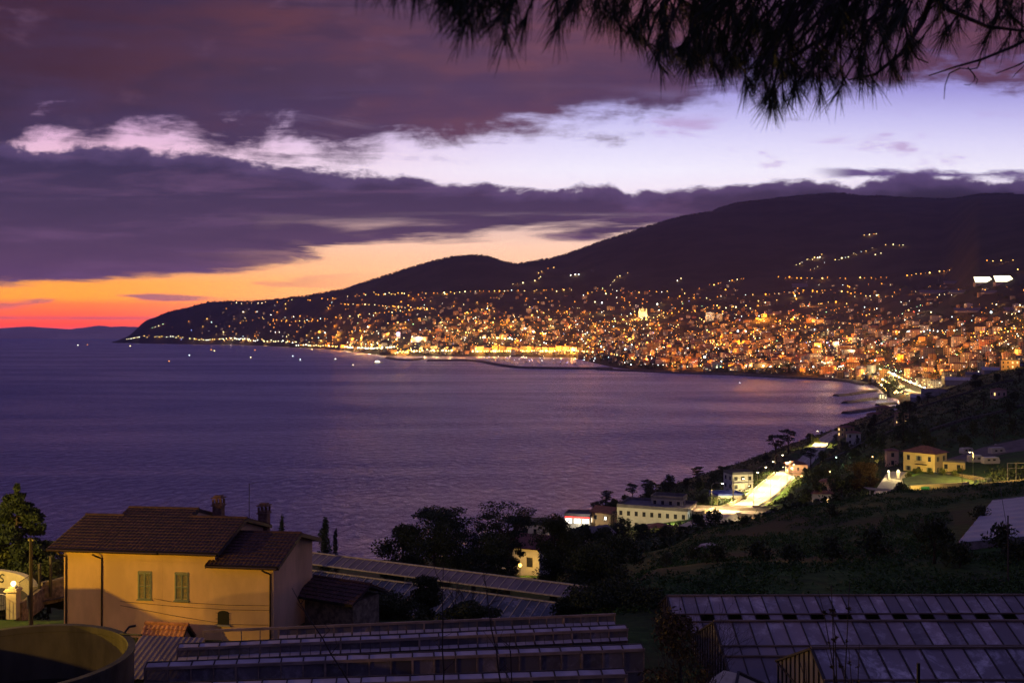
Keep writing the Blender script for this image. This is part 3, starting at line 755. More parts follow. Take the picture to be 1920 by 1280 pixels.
# small tiled shed against its front
shed = thing('shed', 'little shed with a steep orange tiled roof and green door against the cream house', 'shed', wpt(-5.55, -1.35, 0), rad(-7))
w = MB()
w.poly([(-1.0,-.7,-.5),(1.0,-.7,-.5),(1.0,-.7,.72),(-1.0,-.7,.72)]); w.poly([(1.0,-.7,-.5),(1.0,.7,-.5),(1.0,.7,.72),(1.0,0,1.40),(1.0,-.7,.72)]); w.poly([(-1.0,.7,-.5),(-1.0,-.7,-.5),(-1.0,-.7,.72),(-1.0,0,1.40),(-1.0,.7,.72)]); w.poly([(1.0,.7,-.5),(-1.0,.7,-.5),(-1.0,.7,.72),(1.0,.7,.72)])
w.build('wall', M_PLASTER, shed)
mb = MB(); tile_slope(mb, -1.3, 1.2, -1.05, .55, 0, 1.52, .08, pitch_w=.26); tile_slope(mb, -1.3, 1.2, 1.05, .55, 0, 1.52, .08, pitch_w=.26); ridge_cap(mb, -1.3, 1.2, 0, 1.52)
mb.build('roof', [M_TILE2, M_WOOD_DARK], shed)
g = MB(); g.box((.35, -.73, .1), (.95, .05, 1.0)); [g.box((.35, -.77, -.3+i*.11), (.9, .03, .09)) for i in range(9)]; g.build('door', surf('light green door', (.28, .32, .14), .6, .1, 3), shed)

# the lean-to behind the right gable
lt = thing('outbuilding', 'low outbuilding with a dull red tiled roof beside the pink shaded gable', 'outbuilding', (-11.0, 59.0, HY0), rad(-28))
w = MB(); w.box((0, 1.5, .55), (3.6, 2.6, 2.3)); w.build('wall', M_STONE, lt)
mb = MB(); tile_slope(mb, -2.15, 2.15, -.35, 1.75, 1.5, 2.55, .1); tile_slope(mb, -2.15, 2.15, 3.35, 1.75, 1.5, 2.55, .1); ridge_cap(mb, -2.15, 2.15, 1.5, 2.55)
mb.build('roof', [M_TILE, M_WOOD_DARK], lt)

# ---------------------------------------------------------------- the round water tank
tank = thing('water_tank', 'round open concrete water tank with mossy stained inner wall and dark water', 'water tank', (-19.5, 39, EYE-12.7))
w = MB(); w.lathe([(4.18,-3.2),(4.18,-.28),(4.16,-.26),(4.16,0),(4.44,0),(4.44,-.16),(4.40,-.18),(4.40,-4.5)], 96); w.build('tank_wall', M_CONC, tank, smooth=False)
m, t, b = material('tank water'); b.inputs['Base Color'].default_value = (.012, .012, .014, 1); b.inputs['Roughness'].default_value = .12
tc = t.new('ShaderNodeTexCoord'); bp = t.new('ShaderNodeBump'); bp.inputs['Distance'].default_value = .03; t.l.new(t.noise(tc.outputs['Object'], 2, 3), bp.inputs['Height']); t.l.new(bp.outputs[0], b.inputs['Normal'])
w = MB(); w.lathe([(0,0),(2,0),(4.19,0)], 64, (0,0,-2.3)); w.build('tank_water', m, tank)
g = MB(); g.tube([(3.2, 2.8, .05), (3.35, 3.0, .28), (3.6, 3.1, .3)], .05, 6); g.tube([(3.0, 2.9, .02), (4.1, 2.4, .12)], .04, 6); g.build('inlet_pipe', M_BLACKMETAL, tank)

# ---------------------------------------------------------------- gate, walls and road at the far left
def wall_run(name, label, cat, pts, thick, hgt, mat, cap=None, group=None, base=-.5):
    """a wall along ground points; tops follow the points"""
    mb = MB()
    n = len(pts); L = []; Rr = []
    for i, p in enumerate(pts):
        p = Vector(p); tdir = (Vector(pts[min(i+1, n-1)])-Vector(pts[max(i-1, 0)])); tdir.z = 0; tdir.normalize()
        nrm = Vector((-tdir.y, tdir.x, 0))*thick/2
        L.append(p+nrm); Rr.append(p-nrm)
    for i in range(n-1):
        q = [L[i], L[i+1], Rr[i+1], Rr[i]]
        up = Vector((0,0,hgt)); dn = Vector((0,0,base))
        mb.poly([q[3]+up, q[2]+up, q[1]+up, q[0]+up]); mb.poly([q[3]+dn, q[2]+dn, q[2]+up, q[3]+up]); mb.poly([q[1]+dn, q[0]+dn, q[0]+up, q[1]+up])
    for e in (0, n-1):
        q = [L[e]+Vector((0,0,base)), Rr[e]+Vector((0,0,base)), Rr[e]+Vector((0,0,hgt)), L[e]+Vector((0,0,hgt))]
        mb.poly(q if e == 0 else q[::-1])
    o = mb.build(name, mat)
    return tag(o, label, cat, group)

GL = EYE-17.75      # level of the gate and the road
gp = P(25, 1155, 62); gp.z = GL
pil = thing('gate_pillar', 'yellow lit stone gate pillar topped by a glowing globe', 'gate pillar', gp)
w = MB(); w.box((0,0,.82), (.62,.62,1.7)); w.build('shaft', M_RENDER, pil)
w = MB(); w.box((0,0,1.71), (.80,.80,.09)); w.box((0,0,1.80), (.70,.70,.09)); w.box((0,0,1.89), (.40,.40,.10)); w.build('cap', M_RENDER, pil)
w = MB(); w.tube([(0,0,1.93),(0,0,2.0)], [.07,.06], 10); w.ball((0,0,2.12), .155, 16, 12); w.build('globe_lamp', glow('warm globe', (1, .80, .42), 3.2), pil, smooth=True)
lamp_light('gate lamp light', gp+Vector((-.25,-.9,2.2)), 80, (1,.52,.10), .12)
def railing(name, label, a, b, hgt, step, mat, posts=0, rail=(.08, 1.0)):
    mb = MB(); a = Vector(a); b = Vector(b); n = max(2, int((b-a).length/step))
    for i in range(n+1):
        p = a.lerp(b, i/n); mb.tube([p, p+Vector((0,0,hgt))], .011, 4, cap=False)
    for r in rail: mb.bar(a+Vector((0,0,hgt*r)), b+Vector((0,0,hgt*r)), .035, .025)
    return tag(mb.build(name, mat), label, 'railing')
fp = [P(p, 1155, d) for p, d in ((36, 62.2), (78, 66), (99, 66.5), (124, 67.5))]
for p in fp: p.z = GL+.35
wall_run('stone_wall', 'low rubble stone wall under the iron railing right of the lit pillar', 'wall', [(q.x, q.y, GL) for q in (fp[0], fp[1])], .35, .85, M_STONE)
wall_run('stone_wall', 'low rubble stone wall running from the grey posts to the cream house', 'wall', [(q.x, q.y, GL+.2) for q in (fp[1], fp[2], fp[3])], .35, 1.0, M_STONE)
railing('iron_railing', 'black iron railing on the stone wall beside the lit gate pillar', fp[0]+Vector((0,0,.5)), fp[1]+Vector((0,0,.5)), 1.3, .13, M_BLACKMETAL)
railing('iron_railing', 'black iron railing in front of the hedge next to the cream house', fp[2]+Vector((0,0,.85)), fp[3]+Vector((0,0,.9)), 1.25, .13, M_BLACKMETAL)
railing('iron_gate', 'black iron gate left of the pillar with the glowing globe', P(-60, 1155, 60)*1.0+Vector((0,0,GL+.1-P(-60,1155,60).z)), Vector((gp.x-.35, gp.y, GL+.1)), 1.35, .13, M_BLACKMETAL, rail=(.08, .55, 1.0))['category'] = 'gate'
for q, lab, h_ in ((fp[1], 'grey concrete fence post nearer the gate pillar', 1.35), (fp[2], 'tall grey concrete fence post nearer the cream house', 1.75)):
    mb = MB(); mb.box((0,0,h_/2+.2), (.14,.14,h_+.9)); mb.box((0,0,h_+.66), (.19,.19,.06)); tag(mb.build('fence_post', M_CONC, loc=(q.x, q.y-.32, GL+.45)), lab, 'fence post')
pp = P(58, 1165, 57); pp.z = GL
mb = MB(); mb.tube([(0,0,-.8),(0,0,6.0)], [.13,.09], 10); pole = tag(mb.build('utility_pole', M_POLE, loc=pp), 'dark wooden utility pole in front of the tall conifer', 'utility pole')
mb = MB(); mb.box((-.13, -.05, 2.35), (.07, .2, .75)); mb.build('junction_box', M_STEEL, pole); mb = MB(); mb.box((0, 0, 5.86), (.3, .1, .1)); mb.build('bracket', M_STEEL, pole)
# the bend of the road with its white edge line, and the painted wall on the far side of it
M_ASPH = surf('asphalt', (.055, .053, .052), .85, .2, 2.5, stains=.3, bump=.006)
M_PAINT = surf('road paint', (.62, .60, .55), .8, .12, 3)
def strip(name, mat, pts, wdt, kind='structure', lift=0.0, skirt=0.0):
    mb = MB(); n = len(pts); Ls = []; Rs = []
    for i, p in enumerate(pts):
        tdir = Vector(pts[min(i+1, n-1)])-Vector(pts[max(i-1, 0)]); tdir.z = 0; tdir.normalize()
        ww = wdt[i] if hasattr(wdt, '__len__') else wdt
        nrm = Vector((-tdir.y, tdir.x, 0))*ww/2; Ls.append(Vector(p)+nrm+Vector((0,0,lift))); Rs.append(Vector(p)-nrm+Vector((0,0,lift)))
    for i in range(n-1):
        mb.poly([Rs[i], Rs[i+1], Ls[i+1], Ls[i]])
        if skirt:
            dn = Vector((0,0,-skirt)); o1 = (Rs[i]-Ls[i]).normalized()*skirt*.6; o2 = (Rs[i+1]-Ls[i+1]).normalized()*skirt*.6
            mb.poly([Rs[i]+dn+o1, Rs[i+1]+dn+o2, Rs[i+1], Rs[i]]); mb.poly([Ls[i], Ls[i+1], Ls[i+1]+dn-o2, Ls[i]+dn-o1])
    return tag(mb.build(name, mat), kind=kind)
rc = [Vector((-62, 55, GL-.1)), Vector((-48, 61, GL-.06)), Vector((-39, 65.2, GL-.02)), Vector((-34.2, 66.2, GL)), Vector((-31.8, 64.6, GL))]
def spline(pts, k=6):
    o = []
    for i in range(len(pts)-1):
        p0, p1, p2, p3 = pts[max(i-1,0)], pts[i], pts[i+1], pts[min(i+2, len(pts)-1)]
        for j in range(k):
            u = j/k
            o.append(.5*((2*p1)+(p2-p0)*u+(2*p0-5*p1+4*p2-p3)*u*u+(3*p1-p0-3*p2+p3)*u**3))
    return o+[pts[-1]]
def at_(px, d): return Vector(((px-960)/FPX*d, d, GL))
rcs = spline(rc)
strip('road', M_ASPH, rcs, 6.0, skirt=1.5)
strip('road_line', M_PAINT, spline([Vector((-62, 57.2, GL-.09)), Vector((-48, 63.2, GL-.05)), Vector((-38.5, 67.2, GL+.0)), Vector((-35.0, 67.6, GL+.015)), Vector((-33.2, 66.2, GL+.015))]), .14)
gw = spline([at_(-260, 68.5), at_(-100, 70.5), at_(-20, 70.5), at_(20, 69.8), at_(45, 68.8), at_(60, 67.2), at_(66, 65.6)])
gwall = wall_run('roadside_wall', 'curved rendered roadside wall with black painted letters beyond the gate', 'wall', gw, .4, 1.0, M_RENDER)
# black painted letters O S on the wall, stroke by stroke
mb = MB()
def on_wall(px, py):
    x = (px-960)/FPX; best = None
    for i in range(len(gw)-1):
        a, b_ = gw[i], gw[i+1]; den = (b_.x-a.x)-x*(b_.y-a.y)
        if abs(den) < 1e-9: continue
        u = (x*a.y-a.x)/den
        if 0 <= u <= 1:
            p = a.lerp(b_, u); n = Vector(((b_-a).y, -(b_-a).x, 0)).normalized(); q = p+n*.215
            best = Vector((q.x, q.y, EYE-(py-LV)/FPX*q.y))
    return best
for path in ([(-12,1079),(-12,1085),(-7,1089),(-2,1085),(-2,1079),(-7,1076),(-12,1079)], [(13,1078),(9,1076),(5,1079),(7,1083),(11,1085),(12,1088),(9,1091),(4,1089)]):
    q = [on_wall(*p) for p in path]; q = [p for p in q if p is not None]
    for a, b_ in zip(q, q[1:]): mb.bar(a, b_, .10, .012, up=(0,-1,0.01))
mb.build('painted_letters', M_DARK, gwall)
# sodium street lamps of the road, on the bend left of the view
def street_lamp(name, label, loc, hgt, reach, rz, power, col=(1,.52,.10), group=None, head=.28, glowc=None, strength=40, light=True, kindcurve=True, spot=None, lightname='street lamp light'):
    th = thing(name, label, 'street lamp', loc, rz, group)
    mb = MB()
    if kindcurve: mb.tube([(0,0,-.3),(0,0,hgt*.86),(reach*.12,0,hgt*.96),(reach*.45,0,hgt*1.01),(reach,0,hgt)], [.085,.065,.055,.05,.045], 7)
    else: mb.tube([(0,0,-.3),(0,0,hgt)], [.085,.05], 7)
    mb.build('pole', M_STEEL, th, smooth=True)
    mb = MB(); mb.box((reach, 0, hgt-.02), (head*2.2, head, .12)); mb.build('lamp_head', M_STEEL, th)
    mb = MB(); mb.ball((reach, 0, hgt-.13), head*.5, 10, 6, sz=.55, sx=1.5); mb.build('bulb', glow('bulb glow', glowc or col, strength), th, smooth=True)
    if light:
        q = Vector(loc)+Vector((math.cos(rz)*reach, math.sin(rz)*reach, hgt-.30))
        lamp_light(lightname, q, power, col, .12, spot=spot, direction=(0,0,-1) if spot else None)
    return th
street_lamp('street_lamp', 'sodium street lamp on the lane left of the round tank', (-28.6, 30, EYE-15.6), 5.15, .6, 0, 4200, (1,.55,.07), light=True)
street_lamp('street_lamp', 'sodium street lamp at the road bend beside the painted wall', (-42.5, 57.0, GL-.1), 6.2, 1.2, rad(40), 15000, (1,.62,.12))
# low lamp left of the house; unseen stone block added to cut its light
tb = MB(); tb.box((-37.14, 41.3, EYE-14.9), (16, 8.7, 6.0)); tag(tb.build('terrace_wall', M_STONE), 'unseen stone block left of the cream house, added to shade its wall', 'terrace wall')
tl = thing('terrace_lamp', 'low sodium lamp on the unseen stone block left of the house', 'lamp', (-30, 44, EYE-11.9))
tb = MB(); tb.tube([(0,0,0),(0,0,.22)], [.05,.04], 8); tb.build('post', M_STEEL, tl); tb = MB(); tb.ball((0,0,.26), .06, 10, 8); tb.build('bulb', glow('bulb glow', (1,.5,.1), 30), tl)
lamp_light('terrace lamp light', (-30, 44, EYE-11.5), 5200, (1,.56,.008), .015)
# ---------------------------------------------------------------- glasshouses on the terraces below the viewer
def glass_mat(name, tint, white, alpha=.9, rough=.28, seed=0.0):
    m, t, b = material(name)
    tc = t.new('ShaderNodeTexCoord'); mp = t.new('ShaderNodeMapping'); mp.inputs['Location'].default_value = (seed, seed, 0); t.l.new(tc.outputs['Object'], mp.inputs[0])
    n = t.noise(mp.outputs[0], .55, 7, .68, .6); n2 = t.noise(mp.outputs[0], 2.2, 6, .7, 1.2)
    f = t.math('MULTIPLY', t.sstep(n, .47, .63), t.sstep(n2, .35, .62))
    ge = t.new('ShaderNodeNewGeometry'); pane = t.ramp(ge.outputs['Random Per Island'], [(0, (.55,.55,.58,1)), (.5, (.95,.95,.95,1)), (1, (1.3,1.25,1.25,1))])
    t.l.new(t.mix(1.0, t.mix(f, (*tint, 1), (*white, 1)), pane, 'MULTIPLY'), b.inputs['Base Color'])
    t.l.new(t.math('ADD', rough, t.math('MULTIPLY', f, .4)), b.inputs['Roughness'])
    b.inputs['Specular IOR Level'].default_value = .55
    t.l.new(t.math('ADD', alpha, t.math('MULTIPLY', f, 1-alpha)), b.inputs['Alpha'])
    return m
M_GLASS = glass_mat('dusty glass', (.25, .195, .215), (.44, .38, .40), .93)
M_GLASS3 = glass_mat('whitewashed glass', (.21, .17, .19), (.56, .50, .53), .93, seed=4.4)
M_GLASSW = glass_mat('wall glass', (.17, .145, .16), (.30, .26, .28), .84, seed=9)
M_GLASSB = glass_mat('old glass', (.035, .038, .065), (.20, .19, .26), .9, .16, seed=2)
M_PANEL = surf('white roof panes', (.44, .37, .39), .5, .15, 1.4, stains=.35, spec=.5)
M_FRAME = surf('wooden frame', (.125, .085, .068), .8, .35, 3, stains=.4, stretch=(.3, 1, 1))
M_RAIL = surf('weathered rail', (.27, .19, .145), .8, .35, 3, stains=.45, stretch=(.3, 1, 1))
M_FRAMED = surf('dark glazing bar', (.030, .022, .022), .75, .3, 4)
M_FRAMEW = surf('pale glazing bar', (.46, .38, .27), .7, .2, 4)
M_CORR = surf('purple grey roofing sheet', (.15, .115, .13), .7, .25, 1.5, stains=.5, stretch=(1, .2, 1))

def glasshouse(label, px_l, d, py_ridge, py_purl, spacing, x_right, run, pitch, rise_r, gm, vents, ground_z, group, tilt=0.0, backrun=None):
    """gabled glasshouse, ridge along x; local frame at the left end of the ridge"""
    p = P(px_l, py_ridge, d)
    L = x_right-p.x; th = thing('greenhouse', label, 'greenhouse', p, tilt, group)
    tp = math.tan(rad(pitch)); gz = ground_z-p.z; br = backrun or run
    n = int(L/spacing)
    # rows of the front slope, from the ridge down: glazed row, vent row, lower row
    s1, s2 = 1.62, 2.25
    g = MB(); e = .0
    def slope(y): return -(-y)*tp
    # front slope runs towards -y
    def q(x0, x1, a, b_, lift=0.0):
        g.poly([(x0, -b_, -b_*tp+lift), (x1, -b_, -b_*tp+lift), (x1, -a, -a*tp+lift), (x0, -a, -a*tp+lift)])
    for i in range(n):
        j = R_.uniform(-.012, .012)
        q(i*spacing, (i+1)*spacing, 0, s1, j)
    q(0, n*spacing, s2, run)
    for i in range(n):
        if not (vents and i % 2 == 0): q(i*spacing, (i+1)*spacing, s1, s2)
    q_back = [(0, br, -br*tp), (0, 0, 0), (n*spacing, 0, 0), (n*spacing, br, -br*tp)]
    g.poly(q_back[::-1])
    g.build('roof_glass', gm, th)
    b_ = MB()
    for i in range(n+1):
        x = i*spacing; b_.bar((x, 0, .015), (x, -s1, -s1*tp+.015), .05, .06, up=(1,0,0)); b_.bar((x, -s2, -s2*tp+.015), (x, -run, -run*tp+.015), .05, .05, up=(1,0,0))
        b_.bar((x, -s1, -s1*tp+.01), (x, -s2, -s2*tp+.01), .045, .05, up=(1,0,0))
        if i % 2 == 0: b_.bar((x, 0, .01), (x, br, -br*tp+.01), .05, .05, up=(1,0,0))
    b_.build('glazing_bars', M_FRAMED, th)
    for yy, w_, hh in ((0, .16, .07), (-s1, .09, .06), (-s2, .12, .06), (-run, .12, .12)):
        r = MB(); r.bar((-.06, yy, yy*tp+.05), (n*spacing, yy, yy*tp+.05), w_, hh); r.build('ridge_beam' if yy == 0 else 'purlin', M_FRAME, th)
    if vents:
        for i in range(0, n, 2):
            v = MB(); x0 = i*spacing+.05
            v.poly([(x0, -s2-.32, -s2*tp-.02), (x0+spacing-.1, -s2-.32, -s2*tp-.02), (x0+spacing-.1, -s2+.16, -s2*tp+.0), (x0, -s2+.16, -s2*tp)])
            v.build('roof_vent', gm, th)
    # left gable with upright bars, front wall, back wall
    w = MB()
    w.poly([(0, -run, gz), (0, -run, -run*tp), (0, 0, 0), (0, br, -br*tp), (0, br, gz)])
    w.poly([(0, -run, gz), (n*spacing, -run, gz), (n*spacing, -run, -run*tp), (0, -run, -run*tp)])
    w.build('wall_glass', M_GLASSW, th)
    r = MB()
    for yy in np.arange(-run, br+.01, .62):
        zt = -abs(yy)*tp
        r.bar((-.03, yy, gz), (-.03, yy, zt), .06, .06)
    r.bar((-.04, -run, -run*tp), (-.04, 0, 0), .10, .08); r.bar((-.04, br, -br*tp), (-.04, 0, 0), .10, .08)
    r.bar((-.04, -run, -run*tp-.0), (-.04, br, -br*tp-.0), .06, .06)
    r.build('gable_frame', M_FRAMED, th)
    fl = MB()
    for i in range(0, n+1, 1): fl.bar((i*spacing, -run-.03, gz), (i*spacing, -run-.03, -run*tp), .05, .05)
    fl.build('wall_posts', M_FRAME, th)
    return th
glasshouse('farthest of the three long gabled greenhouses, with a row of open vents', 1252, 61, 1117, 1152, .82, 44, 6.2, 23, 0, M_GLASS, True, EYE-19.2, 'gabled greenhouses', rad(.55))
glasshouse('middle one of the three long gabled greenhouses, behind the bush', 1340, 47.7, 1165, 1210, .82, 36, 4.6, 23, 0, M_GLASS, False, EYE-17.2, 'gabled greenhouses', rad(.25), 6.2)
glasshouse('nearest of the three long gabled greenhouses, its panes streaked with whitewash', 1523, 38, 1215, 1272, .82, 31, 4.6, 23, 0, M_GLASS3, False, EYE-16.2, 'gabled greenhouses', rad(.2), 5.0)

def row_house(label, pl, pr, hrel, d_l, d_r, spacing, wall_h, strip_run, vent, group, see_left=0, ground=None):
    """long low glasshouse seen from its high side: pale roof strip, eaves rail, glazed wall with an open vent band"""
    A = P(pl, 0, d_l); B = P(pr, 0, d_r); A.z = B.z = EYE-hrel
    dv = (B-A); L = dv.length; ang = math.atan2(dv.y, dv.x)
    th = thing('greenhouse', label, 'greenhouse', A, ang, group)
    n = int(L/spacing); L = n*spacing
    if strip_run:
        g = MB()
        for i in range(n):
            j = R_.uniform(-.008, .012)
            g.poly([(i*spacing+.03, .04, .05+j), ((i+1)*spacing-.03, .04, .05-j), ((i+1)*spacing-.03, strip_run, .13-j), (i*spacing+.03, strip_run, .13+j)])
        g.build('roof_panes', M_PANEL, th)
        g = MB()
        for i in range(n+1): g.bar((i*spacing, .0, .07), (i*spacing, strip_run, .15), .04, .035, up=(1,0,0))
        g.bar((0, strip_run, .13), (L, strip_run, .13), .06, .06); g.build('glazing_bars', M_FRAMED, th)
        g = MB(); g.poly([(0, strip_run+.03, .12), (L, strip_run+.03, .12), (L, strip_run+4.2, -1.4), (0, strip_run+4.2, -1.4)]); g.build('back_roof', M_GLASSB, th)
    r = MB(); r.bar((-.05, 0, 0), (L+.05, 0, 0), .09, .12); r.build('eaves_rail', M_RAIL, th)
    w = MB(); k = see_left
    for i in range(k, n): w.poly([(i*spacing, .06, -wall_h), ((i+1)*spacing, .06, -wall_h), ((i+1)*spacing, .06, -.06), (i*spacing, .06, -.06)])
    w.poly([(L, .06, -wall_h), (L, 3.6, -wall_h), (L, 3.6, -1.3), (L, strip_run+.3, .0), (L, .06, -.06)]); w.build('wall_glass', M_GLASSW, th)
    r = MB()
    for i in range(n+1):
        tk = .09 if i % 4 == 0 else .045
        r.bar((i*spacing, 0, -wall_h-.6), (i*spacing, 0, -.05), tk, tk)
    for z in (-wall_h*.5, -wall_h): r.bar((0, 0, z), (L, 0, z), .05, .05)
    r.build('wall_posts', M_RAIL, th)
    if vent:
        g = MB()
        for i in range(see_left, n):
            j = R_.uniform(-.012, .012)
            g.poly([(i*spacing+.04, -.30, -.44+j), ((i+1)*spacing-.04, -.30, -.44-j), ((i+1)*spacing-.04, -.02, -.36-j), (i*spacing+.04, -.02, -.36+j)])
        g.build('vent_panes', M_PANEL, th)
        g = MB()
        for i in range(see_left, n): g.bar((i*spacing+.5*spacing, -.03, -.05), (i*spacing+.5*spacing, -.29, -.43), .02, .02)
        for z_ in (-.43,): g.bar((see_left*spacing, -.31, z_-.02), (L, -.31, z_-.02), .03, .03)
        g.build('vent_stays', M_FRAMED, th)
    return th
GR = 'long low greenhouses stepped down the terraces'
row_house('rearmost stepped greenhouse, its left end a bare lattice against the cream house', 382, 1160, 15.0, 50.0, 53.0, .92, 1.35, 0, True, GR, 4)
row_house('second stepped greenhouse from the back, its vent panes open in a row', 333, 1202, 14.5, 45.6, 48.7, .92, 1.35, .34, True, GR, 0)
row_house('third stepped greenhouse from the back, with a tall grey glazed front', 272, 1212, 13.95, 41.3, 43.8, .92, 1.9, .40, False, GR, 0)
row_house('nearest stepped greenhouse, only its pale roof strip in view', 250, 1216, 13.2, 36.6, 38.4, .92, 2.0, .42, False, GR, 0)
# lit up pane: something glowing inside the third house
# corrugated store roof beside the tank
st = thing('store', 'low store with a purple grey corrugated roof between the tank and the greenhouses', 'store', P(296, 1230, 46.5), rad(-7))
w = MB(); nn = 60
base = len(w.v)
for j, (y, z) in enumerate(((-1.5, -.55), (1.6, .45))):
    for i in range(nn+1): w.v.append((-1.6+3.2*i/nn, y, z+.016*math.sin(i*1.25)))
for i in range(nn): w.f.append((base+i, base+i+1, base+nn+1+i+1, base+nn+1+i)); w.m.append(0)
w.build('roof', M_CORR, st); w = MB(); w.box((0, .05, -1.2), (3.0, 2.7, 1.2)); w.build('wall', M_STONE, st)

# ---- the long greenhouse on the slope behind the house
A = P(540, 1030, 91.5); Bp = P(1132, 1106, 77.6); A.z = Bp.z = EYE-20.0
dv = Bp-A; ang = math.atan2(dv.y, dv.x); L = dv.length
th = thing('greenhouse', 'long greenhouse with old dark panes and pale bars on the slope behind the cream house', 'greenhouse', A, ang)
sp_ = .78; n = int(L/sp_)
def slope_rows(mb_g, mb_b, y0, z0, y1, z1, sp, x0=0, x1=None, bw=.05):
    x1 = x1 or L
    mb_g.poly([(x0, y1, z1), (x1, y1, z1), (x1, y0, z0), (x0, y0, z0)])
    k = int((x1-x0)/sp)
    for i in range(k+1): mb_b.bar((x0+i*sp, y0, z0+.03), (x0+i*sp, y1, z1+.03), bw, .05, up=(1,0,0))
g = MB(); b_ = MB(); slope_rows(g, b_, 0, 0, -1.75, -.55, sp_); g.build('ridge_panes', M_CORR, th); b_.build('ridge_bars', M_FRAMEW, th)
g = MB(); b_ = MB(); slope_rows(g, b_, -2.0, -1.0, -5.8, -2.5, sp_); g.build('roof_glass', M_GLASSB, th); b_.build('glazing_bars', M_FRAMEW, th)
g = MB(); b_ = MB(); slope_rows(g, b_, -6.4, -2.7, -9.2, -3.75, sp_); g.build('lower_roof_glass', M_GLASSB, th); b_.build('lower_glazing_bars', M_FRAMEW, th)
r = MB()
for y, z in ((0, .05), (-1.75, -.5), (-2.0, -.95), (-5.8, -2.45)): r.bar((0, y, z), (L, y, z), .12, .10)
for y, z in ((-6.4, -2.65), (-9.2, -3.7)): r.bar((0, y, z), (L, y, z), .12, .10)
r.build('beams', M_FRAMEW, th)
w = MB(); w.poly([(0, -9.2, -8), (L, -9.2, -8), (L, -9.2, -3.75), (0, -9.2, -3.75)]); w.poly([(0, 5, -2.2), (0, 0, 0), (L, 0, 0), (L, 5, -2.2)][::-1]); w.poly([(L, -9.2, -8), (L, 5, -8), (L, 5, -2.2), (L, 0, 0), (L, -9.2, -3.75)]); w.build('wall_glass', M_GLASSW, th)

# ---- white plastic covered house on the right slope
mm = surf('white greenhouse sheet', (.33, .31, .33), .55, .10, .5, stains=.35, stain_col=(.24, .22, .27, 1), stretch=(1, .25, 1))
c = [P(1797, 1018, 87), P(1862, 938, 120), P(2150, 905, 126), P(2150, 985, 92)]
th = thing('greenhouse', 'white sheeted greenhouse roof sloping on the meadow', 'greenhouse', c[0])
nu, nv = 40, 36; V = []
for j in range(nv+1):
    for i in range(nu+1):
        u, v_ = i/nu, j/nv
        q = (c[0]*(1-u)+c[3]*u)*(1-v_)+(c[1]*(1-u)+c[2]*u)*v_
        z = .16*math.sin(v_*nv*math.pi/4)**2+.03*R_.random()
        V.append(q-c[0]+Vector((0,0,z)))
F_ = [(j*(nu+1)+i, j*(nu+1)+i+1, (j+1)*(nu+1)+i+1, (j+1)*(nu+1)+i) for j in range(nv) for i in range(nu)]
np_mesh('roof_sheet', np.array(V), np.array(F_), mm, th, smooth=True)
w = MB(); z4 = [q-c[0] for q in c]; dn = Vector((0,0,-2.4))
w.poly([z4[0]+dn, z4[3]+dn, z4[3], z4[0]]); w.poly([z4[1]+dn, z4[0]+dn, z4[0], z4[1]]); w.build('side_sheet', M_GLASSW, th)
r = MB()
for a, b2 in ((0, 1), (0, 3), (1, 2)): r.tube([z4[a]+Vector((0,0,.05)), z4[b2]+Vector((0,0,.05))], .05, 6)
r.build('edge_rails', M_STEEL, th)
# ---- a plank roof just below the viewer
th = thing('hut', 'pale plank roof of a hut at the foot of the view', 'hut', P(1385, 1262, 19.5), rad(-20))
w = MB(); w.poly([(-2.2, -2.2, -.95), (.0, -2.4, -.75), (.0, 0, 0), (-.3, .1, -.0)]); w.poly([(0, -2.4, -.75), (2.4, -2.2, -1.35), (1.6, 0, -.55), (0, 0, 0)])
w.build('roof', M_FRAMEW, th); w = MB(); w.bar((0, -2.4, -.72), (0, 0, .03), .05, .05); w.bar((0, 0, .02), (1.7, 0, -.56), .06, .06); w.build('roof_battens', M_FRAMED, th)
w = MB(); w.box((-.1, -1.2, -2.4), (2.6, 1.9, 2.9)); w.build('wall', M_FRAMED, th)
# ---- posts
mb = MB(); q = at(1890, 72); mb.tube([(0,0,-.3),(0,0,4.75)], [.06,.05], 8); tp_ = tag(mb.build('pole', M_CONC, loc=(q.x, q.y, EYE-18.0)), 'thin grey pole standing in front of the white sheeted greenhouse', 'pole')
mb = MB(); mb.tube([(0,0,3.4), (2.3, 6, 6.3)], .018, 4); mb.build('guy_wire', M_BLACKMETAL, tp_)
mb = MB(); q = P(1722, 1270, 30); mb.tube([(0,0,-3),(0,0,.45)], [.055,.055], 8); tag(mb.build('pipe', M_BLACKMETAL, loc=q), 'short dark pipe standing before the nearest gabled greenhouse', 'pipe')
lp = thing('garden_lamp', 'unlit white globe lamp on a thin post among the dark bushes', 'lamp', at(760, 71.5)); 
zl = P(760, 1127, 71.5).z-lp.location.z
mb = MB(); mb.tube([(0,0,-.3),(0,0,zl)], .03, 6); mb.build('post', M_BLACKMETAL, lp); mb = MB(); mb.ball((0,0,zl), .2, 14, 10); mb.build('globe', surf('opal globe', (.55,.50,.48), .4, .05), lp, smooth=True)

